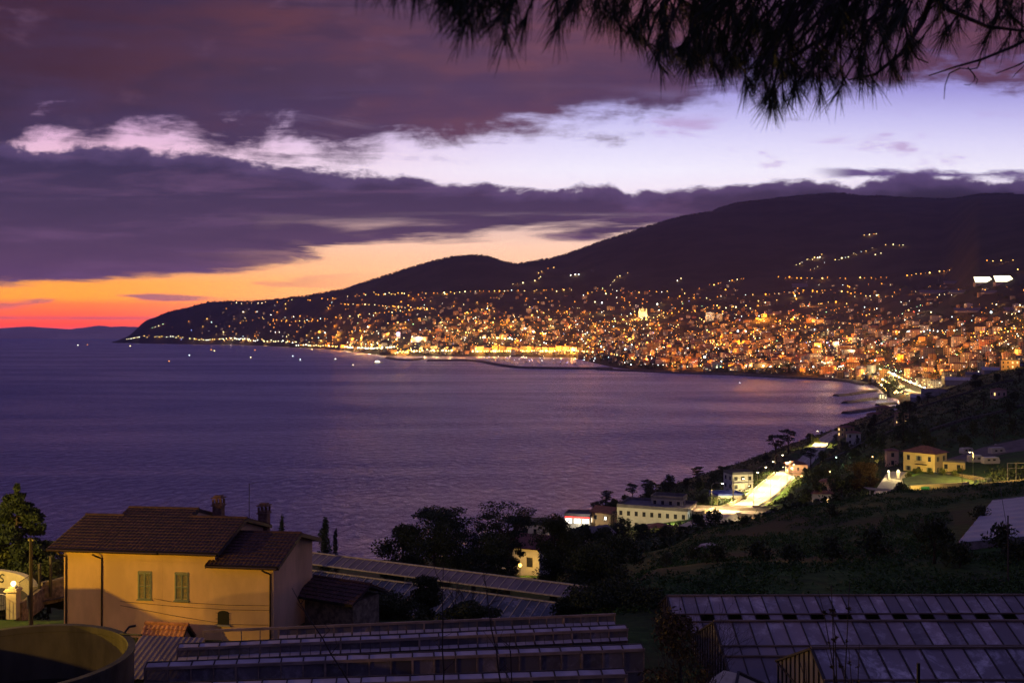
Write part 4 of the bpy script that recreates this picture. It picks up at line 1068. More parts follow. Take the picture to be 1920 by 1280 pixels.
# ---------------------------------------------------------------- plants round the house and the glasshouses
tree('conifer', 'tall pointed conifer with layered branches beside the painted wall', 'tree', P(32, 1112, 74)+Vector((0,0,-.8)), 8.7, 9.0, 'conifer', 3, 46000, .27, L_PINE)
tree('broadleaf_tree', 'bushy lit tree beneath the tall conifer', 'tree', P(-20, 1108, 73.0)+Vector((0,0,-.6)), 3.6, 6.0, 'round', 5, 9000, .26, L_BRIGHT)
tree('bush', 'bushy dark shrub behind the railing next to the cream house', 'shrub', P(92, 1130, 71)+Vector((0,0,-.5)), 4.0, 4.2, 'bush', 6, 6000, .22, L_OAK)
CY = 'cypresses behind the cream house'
tree('cypress', 'short slim cypress peeping over the roof by the chimneys', 'tree', at(528, 84), P(528, 963, 84).z-at(528,84).z, 1.1, 'cypress', 8, 2500, .2, L_CYP, CY)
tree('cypress', 'taller of the two cypresses right of the house', 'tree', at(609, 96), P(609, 968, 96).z-at(609,96).z, 2.2, 'cypress', 9, 5200, .22, L_CYP, CY)
tree('cypress', 'narrow lower cypress beside the taller one right of the house', 'tree', at(629, 98), P(629, 990, 98).z-at(629,98).z, 1.1, 'cypress', 10, 2400, .2, L_CYP, CY)
def ptree(name, label, px, py_top, d, wpx, kind, seed, n, leaf, mat, cat='tree', group=None, lean=(0,0)):
    g = at(px, d); return tree(name, label, cat, g, P(px, py_top, d).z-g.z, wpx*d/FPX, kind, seed, n, leaf, mat, group, lean=lean)
GT = 'dark trees behind the long greenhouse'
ptree('broadleaf_tree', 'broad dark leafy tree at the sea end of the tree group', 755, 985, 126, 130, 'round', 21, 9000, .34, L_OAK, group=GT)
ptree('cedar', 'tallest dark cedar with a flat torn top in the tree group', 832, 952, 132, 150, 'umbrella', 22, 7000, .34, L_PINE, group=GT)
ptree('broadleaf_tree', 'dense rounded tree right below the torn cedar', 815, 985, 122, 150, 'round', 23, 9000, .32, L_OAK, group=GT)
ptree('pine_tree', 'loose crowned pine between the two flat topped cedars', 888, 975, 128, 110, 'round', 24, 6000, .3, L_PINE, group=GT)
ptree('cedar', 'flat layered cedar spreading right over the gap to the sea', 952, 954, 130, 130, 'umbrella', 25, 5200, .3, L_PINE, group=GT)
ptree('broadleaf_tree', 'dark tree under the spreading cedar, before the lit house', 925, 1000, 118, 130, 'round', 26, 8000, .32, L_OAK, group=GT)
ptree('broadleaf_tree', 'slim dark tree in front of the lit house', 958, 1010, 138, 60, 'round', 37, 5000, .3, L_OAK, group=GT)
ptree('broadleaf_tree', 'large dark round tree right of the lit house', 1040, 965, 122, 118, 'round', 27, 11000, .30, L_OAK, group=GT)
ptree('palm', 'ragged palm head rising from the large round tree', 1036, 957, 125, 60, 'palm', 28, 0, .3, L_OAK, group=GT)
ptree('broadleaf_tree', 'low dark tree at the near end of the long greenhouse', 1115, 1030, 100, 150, 'round', 29, 9000, .30, L_OAK, group=GT)
ptree('broadleaf_tree', 'dark tree below the hotel at the meadow edge', 1150, 1010, 112, 120, 'round', 30, 8000, .30, L_OAK, group=GT)
ptree('bush', 'wide dark bush filling the corner before the farthest gabled greenhouse', 1150, 1098, 66, 220, 'bush', 31, 9000, .22, L_OAK, cat='bush')
ptree('bush', 'dark bush between the long greenhouse and the gabled greenhouses', 1075, 1112, 68, 100, 'bush', 32, 5000, .22, L_OAK, cat='bush')
ptree('bush', 'low scrub at the foot of the pink gable', 690, 1108, 66, 170, 'bush', 33, 7000, .2, L_OLIVE, cat='bush')
ptree('bush', 'taller dark shrub before the panes of the long greenhouse', 800, 1080, 70, 80, 'round', 34, 7000, .2, L_OAK, cat='bush')
ptree('bush', 'scrub below the white globe lamp', 745, 1118, 64, 150, 'bush', 35, 6000, .2, L_OAK, cat='bush')
ptree('bush', 'scrub at the left end of the rearmost stepped greenhouse', 880, 1132, 62, 130, 'bush', 36, 6000, .2, L_OAK, cat='bush')
bare_tree('bare_tree', 'leafless tree beside the white globe lamp', 'tree', at(868, 70), P(868, 1085, 70).z-at(868,70).z, 5, .5, 5, .05, 4)
bare_tree('bare_tree', 'leafless tree against the pale bars next to the pink gable', 'tree', at(617, 71), P(617, 1070, 71).z-at(617,71).z, 6, .5, 5, .05, 4)
# near shrub and dry stems at the foot of the view
q = P(1275, 1330, 17)
tree('bush', 'leafy bush with orange tinged leaves before the gabled greenhouses', 'bush', q, 1.75, 1.35, 'bush', 41, 2600, .075, L_RUST)
bare_tree('bare_bush', 'bare twigs of the bush at the foot of the view', 'bush', q+Vector((.25, -.2, -.3)), 2.0, 42, .45, 9, .012, 4)
for i, (px, py, d, h_, lab) in enumerate(((1570, 1400, 9, 1.5, 'tall dry stem with rusty seed heads before the glass roofs'), (1600, 1420, 9.5, 1.1, 'dry forked stem right of the tall rusty seed head'), (1520, 1420, 10, 1.0, 'thin curved dry stem left of the rusty seed head'), (1790, 1400, 11, .75, 'thin bare stem crossing the whitewashed panes'))):
    rr = random.Random(60+i); q = P(px, py, d); mb = MB(); hb = MB()
    for k in range(4 if i < 2 else 2):
        a = Vector((rr.uniform(-.06, .06), 0, 0)); dx = rr.uniform(-.22, .10)
        pts = [a+Vector((dx*u*u, rr.uniform(-.01, .01), h_*u*rr.uniform(.93, 1))) for u in np.linspace(0, 1, 7)]
        mb.tube(pts, [.009, .008, .007, .006, .005, .004, .003], 5)
        if i < 2:
            for m_ in range(22):
                u = rr.uniform(.74, 1); b0 = pts[int(u*6)]
                dd = Vector((rr.uniform(-1, 1), rr.uniform(-1, 1), rr.uniform(-.4, 1)))*.035; sd = Vector((rr.uniform(-1,1), rr.uniform(-1,1), rr.uniform(-1,1)))*.014
                hb.poly([b0, b0+dd*.5+sd, b0+dd, b0+dd*.5-sd])
    th = tag(mb.build('dry_stem', M_TWIG, loc=q), lab, 'dry plant', 'dry stems at the foot of the view')
    if hb.v: hb.build('seed_heads', L_RUST, th)
for i, (px, py, d, h_, sp) in enumerate(((830, 1380, 12, 2.1, (.0, .06)), (955, 1380, 11.5, 2.0, (-.16, .02)), (960, 1380, 12.5, 1.3, (-.02, .03)), (700, 1350, 12, 1.6, (-.62, .05)))):
    rr = random.Random(80+i); q = P(px, py, d)
    pts = [Vector((sp[0]*h_*u+rr.uniform(-.015, .015), 0, h_*u)) for u in np.linspace(0, 1, 9)]
    mb = MB(); mb.tube(pts, [.014, .012, .011, .010, .009, .008, .007, .005, .003], 5)
    for k in range(5):
        b0 = pts[3+k]; mb.tube([b0, b0+Vector((rr.uniform(-.12, .12), rr.uniform(-.05, .05), .10)), b0+Vector((rr.uniform(-.18, .18), 0, .22))], [.005, .004, .002], 4)
    tag(mb.build('dead_plant', M_TWIG, loc=q), ['thin upright bare stem before the stepped greenhouses', 'bent bare stem crossing the stepped greenhouses at their right', 'short bare stem beside the bent one', 'slanting bare branch across the lower greenhouse roofs'][i], 'dead plant', 'bare stems before the stepped greenhouses')
# ---------------------------------------------------------------- houses, road and trees of the near coast
M_WALLW = surf('white wall', (.52, .48, .42), .9, .08, .5, stains=.25)
M_WALLY = surf('yellow wall', (.55, .42, .20), .9, .08, .5, stains=.25)
M_WALLP = surf('pink wall', (.46, .30, .24), .9, .08, .5, stains=.25)
M_WALLO = surf('ochre wall', (.50, .33, .16), .9, .08, .5, stains=.25)
M_WALLG = surf('grey wall', (.30, .28, .28), .9, .1, .5, stains=.3)
M_ROOFT = surf('far terracotta roof', (.17, .065, .045), .9, .3, 1.2)
M_ROOFF = surf('flat roof', (.13, .115, .125), .9, .2, .6, stains=.4)
M_PANE = surf('window pane', (.025, .025, .035), .18, .2, 1)
M_LIT = glow('lit window', (1, .62, .22), 2.2)
M_LITW = glow('white lit window', (.85, 1, .95), 3.0)
M_BLUE = surf('blue parapet', (.05, .08, .32), .7, .1, 1)

def building(name, label, cat, loc, rz, w, dep, h, floors, bays, side_bays, wall, roof='hip', roofm=None, group=None, lit=0.0, litm=None, roof_h=None, balcony=False, shutters=None, win=(1.0, 1.45), over=.5, seed=1, parapet=.9, base=3.0):
    rr = random.Random(seed)
    th = thing(name, label, cat, loc, rz, group)
    mb = MB(); mb.box((0, 0, (h-base)/2), (w, dep, h+base)); mb.build('wall', wall, th)
    roofm = roofm or (M_ROOFT if roof != 'flat' else M_ROOFF); mb = MB(); W_, D_ = w/2+over, dep/2+over; rh = roof_h or min(w, dep)*.2
    if roof == 'hip':
        k = min(W_, D_)
        R1 = Vector((-W_+k, 0, h+rh)) if W_ > D_ else Vector((0, -D_+k, h+rh)); R2 = Vector((W_-k, 0, h+rh)) if W_ > D_ else Vector((0, D_-k, h+rh))
        c = [Vector((-W_,-D_,h+.003)), Vector((W_,-D_,h+.003)), Vector((W_,D_,h+.003)), Vector((-W_,D_,h+.003))]
        if W_ > D_: fs = [[c[0],c[1],R2,R1],[c[1],c[2],R2],[c[2],c[3],R1,R2],[c[3],c[0],R1]]
        else: fs = [[c[0],c[1],R1],[c[1],c[2],R2,R1],[c[2],c[3],R2],[c[3],c[0],R1,R2]]
        for f in fs: mb.poly(f)
        mb.poly(c[::-1])
    elif roof == 'gable':
        a = [(-W_,-D_,h),(W_,-D_,h),(W_,0,h+rh),(-W_,0,h+rh)]; b2 = [(W_,D_,h),(-W_,D_,h),(-W_,0,h+rh),(W_,0,h+rh)]
        for q in (a, b2): mb.poly(q); mb.poly([(x, y, z-.15) for x, y, z in q][::-1])
    else:
        mb.box((0, 0, h+.06), (w+.3, dep+.3, .12))
        for x0, y0, sx, sy in ((0,-dep/2,w,.22),(0,dep/2,w,.22),(-w/2,0,.22,dep-.3),(w/2,0,.22,dep-.3)): mb.box((x0, y0, h+.12+parapet/2), (sx, sy, parapet))
    ro = mb.build('roof', roofm if roof != 'flat' else [roofm], th)
    fh = h/floors; ww, wh = win
    def windows(n, L, face):
        for f in range(floors):
            for i in range(n):
                u = -L/2+L*(i+.5)/n; z = f*fh+fh*.5
                g = MB(); lt_ = rr.random() < lit
                def bx(uu, vv, su, sz, dp, mi):
                    if face == 0: g.box((uu, -dep/2-dp, vv), (su, .06, sz), mi=mi)
                    elif face == 1: g.box((w/2+dp, uu, vv), (.06, su, sz), mi=mi)
                    else: g.box((-w/2-dp, uu, vv), (.06, su, sz), mi=mi)
                bx(u, z, ww, wh, -.005, 0)
                for s in (-1, 1): bx(u+s*(ww/2+.04), z, .08, wh+.16, .02, 1)
                for s in (-1, 1): bx(u, z+s*(wh/2+.04), ww+.2, .08, .03, 1)
                o = g.build('window', [litm or M_LIT if lt_ else M_PANE, M_RENDER], th)
                if shutters and rr.random() < .8:
                    g = MB()
                    for s in (-1, 1):
                        if face == 0: g.box((u+s*(ww*.75), -dep/2-.045, z), (ww*.46, .05, wh))
                        elif face == 1: g.box((w/2+.045, u+s*ww*.75, z), (.05, ww*.46, wh))
                        else: g.box((-w/2-.045, u+s*ww*.75, z), (.05, ww*.46, wh))
                    g.build('shutters', shutters, o)
    windows(bays, w, 0)
    if side_bays: windows(side_bays, dep, 1); windows(side_bays, dep, -1)
    if balcony:
        for f in range(1, floors):
            z = f*fh
            g = MB(); g.box((0, -dep/2-.7, z-.1), (w*.92, 1.3, .18))
            for i in range(int(w*.92/.5)+1): g.bar((-w*.46+i*.5, -dep/2-1.3, z), (-w*.46+i*.5, -dep/2-1.3, z+.95), .04)
            g.bar((-w*.46, -dep/2-1.3, z+.97), (w*.46, -dep/2-1.3, z+.97), .06)
            g.build('balcony', wall if balcony == 1 else M_BLACKMETAL, th)
    return th
def onpx(px, py, d): 
    q = P(px, py, d); return q
# the coast road: a ribbon on its own bank
rp = RP
for p in rp: pass
rs = spline(rp, 8)
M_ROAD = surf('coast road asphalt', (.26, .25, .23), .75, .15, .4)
strip('coast_road', M_ROAD, rs, list(np.interp(np.arange(len(rs)), [0, 14, 26, 38, 46, len(rs)], [6.5, 7.5, 9, 9, 8.5, 8.5])), skirt=7)
strip('coast_road_line', M_PAINT, [p for p in rs], .22, lift=.012)
def rail_at(s, off):
    p = rs[s]; tdir = rs[min(s+1, len(rs)-1)]-rs[max(s-1, 0)]; tdir.z = 0; tdir.normalize(); n = Vector((-tdir.y, tdir.x, 0))
    return p+n*off, tdir, n
# kerb wall on the sea side
kb = [rail_at(i, 5.2)[0] for i in range(8, 40)]
wall_run('roadside_wall', 'pale low wall along the sea side of the bright coast road', 'wall', kb, .3, .55, M_RENDER)
LG = 'street lamps along the bright coast road'
labs = ['first curved lamp of the coast road, by the flat roofed building', 'second curved lamp of the coast road, before the blue trimmed terrace', 'third curved lamp of the coast road, beside the white stepped apartment house', 'fourth curved lamp of the coast road, past the white stepped apartment house', 'fifth curved lamp of the coast road, near the bend', 'sixth curved lamp of the coast road, at the bend before the red roofed house', 'curved lamp of the coast road lighting its far short stretch']
for k, (i, lab) in enumerate(zip((10, 17, 23, 28, 33, 39, 60), labs)):
    p, td, n = rail_at(i, 5.0)
    street_lamp('street_lamp', lab, p, 8.6, 3.4, math.atan2(-n.y, -n.x), (62000 if k < 6 else 80000), (1, .66, .24), LG, head=.42, glowc=(1, .85, .5), strength=30, spot=134)
for i, lab in ((44, 'tall wooden pole carrying wires at the coast road bend'), (17, 'slim pole before the blue trimmed terrace beside the coast road')):
    p, td, n = rail_at(i, 5.2); mb = MB(); mb.tube([(0,0,-2),(0,0,10.5 if i == 44 else 8.5)], [.16,.11], 7); tag(mb.build('utility_pole', M_POLE, loc=p), lab, 'utility pole')
# buildings of the near coast
building('hotel', 'large cream hotel with a flat roof and roof storey below the coast road', 'hotel', P(1236, 993, 322)+Vector((0,4,0)), rad(-22), 23, 15, 7.2, 2, 9, 5, M_WALLW, 'flat', seed=4, lit=.05)
h2 = building('roof_storey', 'dark storey standing on the flat hotel roof', 'storey', P(1258, 951, 326)+Vector((0,4,0)), rad(-22), 10.5, 7, 2.6, 1, 4, 2, M_WALLG, 'flat', seed=5, base=.3)
building('villa', 'house with a dull red hipped roof before the cream hotel', 'house', P(1236, 1016, 296), rad(-20), 9, 8, 4.2, 1, 3, 2, M_WALLW, 'hip', seed=6)
building('flat_building', 'long low flat roofed building with a row of wide openings under the coast road', 'building', P(1372, 992, 304)+Vector((3,5,0)), rad(-16), 27, 11, 4.0, 1, 7, 2, M_WALLP, 'flat', seed=7, win=(2.6, 2.0), lit=.12, litm=M_LITW)
building('flat_building', 'small pink annex with one bright window at the end of the long low building', 'annex', P(1447, 984, 318), rad(-10), 12, 8, 4.4, 1, 3, 1, M_WALLP, 'flat', seed=17, lit=.5, litm=M_LITW)
ap = P(1384, 931, 404)
building('apartment_house', 'white stepped apartment house with terraces beside the bright coast road', 'apartment house', ap, rad(14), 9.0, 8, 9.6, 3, 3, 2, M_WALLW, 'flat', seed=8, balcony=1, win=(1.5, 1.5), lit=.1)
building('terrace_house', 'low white house with a blue trimmed terrace on the sea side of the coast road', 'house', P(1362, 942, 372), rad(10), 10, 9, 3.4, 1, 3, 2, M_WALLW, 'flat', M_BLUE, seed=9, win=(1.8, 1.4), parapet=.5)
building('villa', 'three storey house with balconies and a red roof at the coast road bend', 'house', P(1493, 899, 462), rad(-4), 8.6, 8, 7.4, 2, 3, 2, M_WALLP, 'hip', seed=10, balcony=2)
building('garage', 'small side building right of the house at the coast road bend', 'garage', P(1519, 902, 460), rad(-4), 6.5, 6, 3.6, 1, 2, 1, M_WALLG, 'flat', seed=11)
building('house', 'orange roofed cottage at the shore left of the cream hotel', 'house', P(1138, 976, 352), rad(-35), 8, 9, 3.6, 1, 2, 2, M_WALLO, 'gable', surf('orange far roof', (.30,.12,.05), .9, .2, 1), seed=12)
fs_ = building('shop', 'small shop with a red and white lit front on the shore', 'shop', P(1086, 981, 352), rad(-14), 9, 8, 3.2, 1, 3, 1, M_WALLW, 'flat', seed=13, win=(2.2, 1.6), lit=1.0, litm=glow('shop light', (1,.95,.85), 4))
mb = MB(); mb.box((0,-4.12,2.9), (8.6,.12,.42)); mb.build('lit_fascia', glow('red fascia', (1,.05,.04), 3), fs_)
building('house', 'house with a pale lit gable and red roof among the dark trees', 'house', P(992, 1069, 158), rad(-24), 6.4, 7, 4.4, 1, 2, 1, M_WALLW, 'gable', seed=14, roof_h=1.5)
building('house', 'pale low house behind the dark trees left of the orange cottage', 'house', P(1000, 1002, 330), rad(-14), 12, 8, 4, 1, 4, 2, M_WALLW, 'flat', seed=15)
building('shed', 'pale roofed shed between the palm and the red roofed house', 'shed', P(1108, 1022, 250), rad(30), 9, 7, 3.4, 1, 2, 1, M_WALLW, 'gable', M_ROOFF, seed=16)
for i, (px, py, d, lab) in enumerate(((975, 1062, 152, 'globe lamp glowing orange through the dark trees'),)):
    q = at(px, d); zl = P(px, py, d).z
    th = thing('garden_lamp', lab, 'lamp', q); mb = MB(); mb.tube([(0,0,-.2),(0,0,zl-q.z)], .05, 6); mb.build('post', M_BLACKMETAL, th); mb = MB(); mb.ball((0,0,zl-q.z+.25), .28, 12, 8); mb.build('globe', glow('orange globe', (1,.55,.08), 9), th)
    lamp_light('garden lamp light', Vector((q.x+.9, q.y-.6, zl+.2)), 420, (1,.58,.12), .2)
lamp_light('shop light', P(1090, 985, 343), 1500, (1,.9,.7), .3)
hq = P(1236, 993, 322)+Vector((0,4,0))
for dx, dy, pw in ((-7, -17, 1500), (7, -17, 2200), (20, -6, 6000), (-16, -14, 900)):
    a = rad(-22); lamp_light('hotel yard light', hq+Vector((dx*math.cos(a)-dy*math.sin(a), dx*math.sin(a)+dy*math.cos(a), 6.5)), pw, (1,.80,.36), .3)
fq = P(1372, 992, 304)+Vector((3,5,0))
for dx in (-10, 2, 13): lamp_light('forecourt light', fq+Vector((dx, -13, 5.5)), 2300, (1,.70,.32), .3)
aq = P(1384, 931, 404); lamp_light('terrace light', aq+Vector((2, -11, 5)), 5200, (1,.80,.36), .3); lamp_light('terrace light', P(1362, 942, 372)+Vector((-1, -10, 4)), 3800, (1,.80,.36), .3)
lamp_light('bend house light', P(1493, 899, 462)+Vector((-2, -11, 5)), 4200, (1,.62,.28), .3)
for px, py, d, lab in ((1503, 893, 452, 'round lamp on the front of the house at the coast road bend'), (1480, 908, 440, 'round lamp below the house at the coast road bend'), (1602, 797, 840, 'right one of two round lamps on the wooded headland'), (1593, 805, 800, 'left one of two round lamps on the wooded headland')):
    q = at(px, d); zl = P(px, py, d).z; th = thing('globe_lamp', lab, 'lamp', Vector((q.x, q.y, zl-3.2)))
    mb = MB(); mb.tube([(0,0,-1),(0,0,3.0)], .06, 6); mb.build('post', M_BLACKMETAL, th); mb = MB(); mb.ball((0,0,3.2), .5 if d < 600 else .9, 12, 8); mb.build('globe', glow('amber globe', (1,.60,.22), 4), th)
    lamp_light('globe lamp light', Vector((q.x-.5, q.y-1.4, zl-.3)), 1800, (1,.6,.2), .3)

# ---- the lit villa on the right and what stands round it
VG = EYE-44.6
vil = building('villa', 'yellow lit villa with a red hipped roof above the retaining wall', 'villa', Vector((P(1744, 890, 322).x, 326, P(1744, 890, 322).z)), rad(-48), 10.5, 8.5, 7.0, 2, 3, 2, M_WALLY, 'hip', seed=20, shutters=M_SHUT, over=.75, win=(.95, 1.5), roof_h=2.1)
g = MB(); g.box((1.0,-4.9,3.4), (3.6,1.3,.16)); [g.bar((-.7+i*.35,-5.5,3.5),(-.7+i*.35,-5.5,4.4),.04) for i in range(11)]; g.bar((-.8,-5.5,4.4),(2.8,-5.5,4.4),.06); g.build('balcony', M_BLACKMETAL, vil)
building('annex', 'low yellow annex joined to the right of the lit villa', 'annex', P(1786, 881, 324), rad(-26), 7.5, 5, 2.8, 1, 2, 1, M_WALLY, 'flat', seed=21, parapet=.4)
def arc(pts): return [P(*p) for p in pts]
wall_run('retaining_wall', 'lit stone retaining wall below the villa garden', 'retaining wall', arc([(1752,898,306),(1775,897,300),(1800,900,296),(1828,904,292),(1846,908,288)]), .5, 1.9, M_STONE)
rw = wall_run('retaining_wall', 'curved lit retaining wall with a green garage door below the grass terrace', 'retaining wall', arc([(1706,933,262),(1730,931,262),(1765,929,264),(1800,927,268),(1815,924,274)]), .6, 3.2, M_WALLY)
a_ = P(1729, 931, 261.2); g = MB(); g.box((a_.x+.9, 261.45, a_.z+1.35), (2.1,.2,2.5)); g.build('garage_door', surf('green garage door', (.02,.16,.07), .6, .1, 2), rw)
# grass terrace and driveway
tr = MB(); pts = arc([(1690,905,290),(1706,915,265.5),(1765,911,265.5),(1812,909,272),(1830,905,284),(1800,901,294),(1752,900,304)])
for p in pts: p.z = VG+2.0
tr.poly(pts); dnp = [p+Vector((0,0,-6)) for p in pts]
for i in range(len(pts)): j = (i+1) % len(pts); tr.poly([dnp[i], dnp[j], pts[j], pts[i]])
tag(tr.build('grass_terrace', surf('lawn', (.034,.058,.018), .95, .5, .5, stains=.5)), kind='structure')
M_DRIVE = surf('concrete drive', (.30, .28, .25), .85, .1, .5)
strip('driveway', M_DRIVE, spline(arc([(1660,930,246),(1668,915,262),(1672,900,280),(1676,890,296),(1688,884,312)]), 5), [5,5,5,5.5,6,6,6,5.5,5,5,5,4.5,4.5,4.5,4.5,4.5,4.5,4.5,4.5,4.5,4.5], skirt=3)
for px, py, d, lab in ((1666, 893, 283, 'left lamp topped pillar at the villa drive'), (1684, 892, 282, 'right lamp topped pillar at the villa drive')):
    q = P(px, py, d); th = thing('gate_pillar', lab, 'gate pillar', q)
    mb = MB(); mb.box((0,0,.2), (.55,.55,2.0)); mb.box((0,0,1.25), (.8,.8,.12)); mb.build('shaft', M_WALLW, th); mb = MB(); mb.ball((0,0,1.5), .26, 12, 8); mb.build('globe_lamp', glow('pillar globe', (1,.82,.45), 7), th)
    lamp_light('pillar lamp light', q+Vector((0,-.9,2.3)), 1500, (1,.75,.3), .2)
# the lamp that lights the villa stands on the post in front of it
for px, pyb, pyt, d, lab, pw in ((1824.5, 892, 846, 284, 'tall lit post with a lamp arm at the villa garden', 20000), (1804, 920, 872, 262, 'slim post at the foot of the villa garden', 0)):
    q = P(px, pyb, d); hh = P(px, pyt, d).z-q.z
    if pw: street_lamp('street_lamp', lab, q, hh, 1.2, rad(200), pw, (1,.66,.16), head=.4, glowc=(1,.85,.5), strength=14)
    else:
        mb = MB(); mb.tube([(0,0,-1),(0,0,hh)], [.13,.09], 7); tag(mb.build('utility_pole', M_POLE, loc=q), lab, 'utility pole')
lamp_light('villa yard light', P(1734, 882, 310), 5200, (1,.70,.16), .2)
lamp_light('villa lane light', P(1712, 922, 250), 12000, (1,.72,.2), .2)
lamp_light('field wall light', P(1880, 896, 224), 8000, (1,.66,.2), .2)
g = MB(); a0, a1 = P(1826, 905, 276), P(1858, 906, 270)
for i in range(12): q = a0.lerp(a1, i/11); g.bar(q+Vector((0,0,-.3)), q+Vector((0,0,1.5)), .08)
for z in (.1, 1.5): g.bar(a0+Vector((0,0,z)), a1+Vector((0,0,z)), .09)
tag(g.build('fence', M_WALLW), 'white post fence below the tall lit post', 'fence')
wall_run('field_wall', 'long dry stone wall lit along the crest of the meadow', 'wall', arc([(1838,916,240),(1865,914,236),(1895,911,232),(1930,908,228),(1990,903,224)]), .6, 1.4, M_STONE)
# pergola posts at the right
g = MB(); ps = arc([(1889,886,262),(1905,886,258),(1945,886,250)])
for q in ps: g.bar(q+Vector((0,0,-2.5)), q+Vector((0,0,2.6)), .12)
for a, b2 in zip(ps, ps[1:]): g.bar(a+Vector((0,0,2.5)), b2+Vector((0,0,2.5)), .12); g.bar(a+Vector((0,0,1.2)), b2+Vector((0,0,1.2)), .08)
tag(g.build('trellis', M_FRAMEW), 'pale post and wire trellis at the edge of the garden', 'trellis')
# lean-to carport under the near trees
g = thing('carport', 'open carport with a pale roof and thin posts by the drive', 'carport', P(1648, 935, 238))
mb = MB(); mb.box((0,0,2.3), (6,4,.12), ry=rad(4)); mb.build('roof', M_ROOFF, g)
for i, (x, y) in enumerate(((-2.8,-1.8),(-.9,-1.8),(1,-1.8),(2.8,-1.8))): mb = MB(); mb.bar((x,y,-1),(x,y,2.3),.12); mb.build('post', M_WALLW, g)
# parked camper vans and caravans
M_VAN = surf('white van paint', (.32, .30, .31), .35, .04, .8, spec=.5)
def van(label, px, py, d, rz, L, kind, group):
    th = thing('caravan' if kind == 0 else 'camper_van', label, 'caravan' if kind == 0 else 'camper van', P(px, py, d), rz, group)
    mb = MB(); h = 2.5
    if kind == 0: prof = [(-L/2,.5),(-L/2-.1,1.4),(-L/2+.3,h),(L/2-.5,h),(L/2,1.5),(L/2-.2,.5)]
    else: prof = [(-L/2,.45),(-L/2,h+.2),(L/2-1.2,h+.25),(L/2-.7,h-.5),(L/2-.55,1.5),(L/2,1.1),(L/2,.45)]
    n = len(prof)
    mb.add([(x,-1.05,z) for x, z in prof]+[(x,1.05,z) for x, z in prof], [tuple(range(n)), tuple(reversed(range(n, 2*n)))]+[(i, i+n, (i+1)%n+n, (i+1)%n) for i in range(n)])
    mb.build('body', M_VAN, th)
    for k in (-.22, .12):
        mb = MB(); mb.box((L*k, -1.07, 1.7), (.9, .04, .55)); mb.build('window', M_PANE, th)
    for x in ((-L*.28, L*.3) if kind else (0,)):
        for y in (-1, 1):
            mb = MB(); mb.tube([(x, y*.85, .33), (x, y*1.04, .33)], .33, 12); mb.build('wheel', M_DARK, th)
    return th
VGp = 'vans and caravans on the dirt yard'
van('white caravan with two dark windows, nearest of those on the dirt yard', 1857, 871, 318, rad(8), 5.4, 0, VGp)
van('white camper van left of the nearest caravan', 1830, 868, 330, rad(-6), 5.2, 1, VGp)
van('white camper van parked behind on the dirt yard', 1870, 853, 345, rad(14), 6, 1, VGp)
van('pale caravan at the back of the dirt yard', 1880, 846, 362, rad(-12), 5.5, 0, VGp)
van('small caravan beside the low shed on the dirt yard', 1812, 852, 356, rad(20), 4.6, 0, VGp)
# dirt yard
strip('dirt_yard', surf('bare earth', (.13,.095,.085), .95, .25, .3, stains=.3), [at(1800, 335, .12), at(1850, 338, .12), at(1900, 345, .12), at(1990, 350, .12)], [16, 20, 26, 30])
# a car on the yard
def car(label, loc, rz, paint, group=None):
    th = thing('car', label, 'car', loc, rz, group)
    prof = [(-2.05,.35),(-2.1,.8),(-1.9,.95),(-1.45,1.0),(-.95,1.42),(.45,1.45),(1.05,1.0),(1.85,.88),(2.1,.7),(2.1,.35)]; n = len(prof)
    mb = MB(); mb.add([(x,-.85 if z < 1.1 else -.68,z) for x, z in prof]+[(x,.85 if z < 1.1 else .68,z) for x, z in prof], [tuple(range(n)), tuple(reversed(range(n,2*n)))]+[(i,i+n,(i+1)%n+n,(i+1)%n) for i in range(n)])
    mb.build('body', paint, th)
    mb = MB(); mb.box((-.25,-.79,1.18), (1.3,.06,.3), rx=rad(-14)); mb.build('side_window', M_PANE, th)
    for x in (-1.3, 1.3):
        for y in (-.8, .8): mb = MB(); mb.tube([(x,y-.1,.31),(x,y+.1,.31)], .31, 12); mb.build('wheel', M_DARK, th)
    return th
car('dark car parked behind the vans on the dirt yard', P(1903, 850, 352), rad(10), surf('dark blue paint', (.05,.055,.08), .3, .05, 1))
car('small pale car parked on the meadow track', P(1333, 1042, 118), rad(25), surf('pale pink paint', (.35,.24,.24), .4, .05, 1))
car('dark covered car on the meadow right of the pale one', P(1370, 1045, 117), rad(-10), surf('dusty dark paint', (.05,.045,.05), .6, .1, 1))
# ruin and sheds on the wooded slope
building('ruin', 'roofless stone ruin with empty windows on the wooded slope', 'ruin', P(1848, 751, 600), rad(-18), 7.2, 7, 5.5, 2, 2, 2, M_WALLP, 'flat', M_WALLP, seed=30, parapet=.3, win=(.9, 1.6))
building('chapel', 'small pink towered house left of the villa', 'house', P(1672, 873, 352), rad(-12), 4, 4, 5.5, 2, 1, 1, M_WALLP, 'hip', seed=31)
building('hut', 'pale field hut half hidden in the wooded slope', 'hut', P(1764, 796, 560), rad(-12), 3.4, 3, 3, 1, 1, 1, M_WALLP, 'hip', seed=32)
building('villa', 'house with an orange roof at the beach end of the wooded slope', 'house', P(1657, 777, 880), rad(-20), 13, 10, 6.5, 2, 4, 2, M_WALLO, 'hip', seed=33, lit=.1)
building('villa', 'wide low house with a dull roof left of the orange roofed house', 'house', P(1644, 786, 850), rad(-20), 16, 9, 4.5, 1, 5, 2, M_WALLP, 'hip', seed=34)
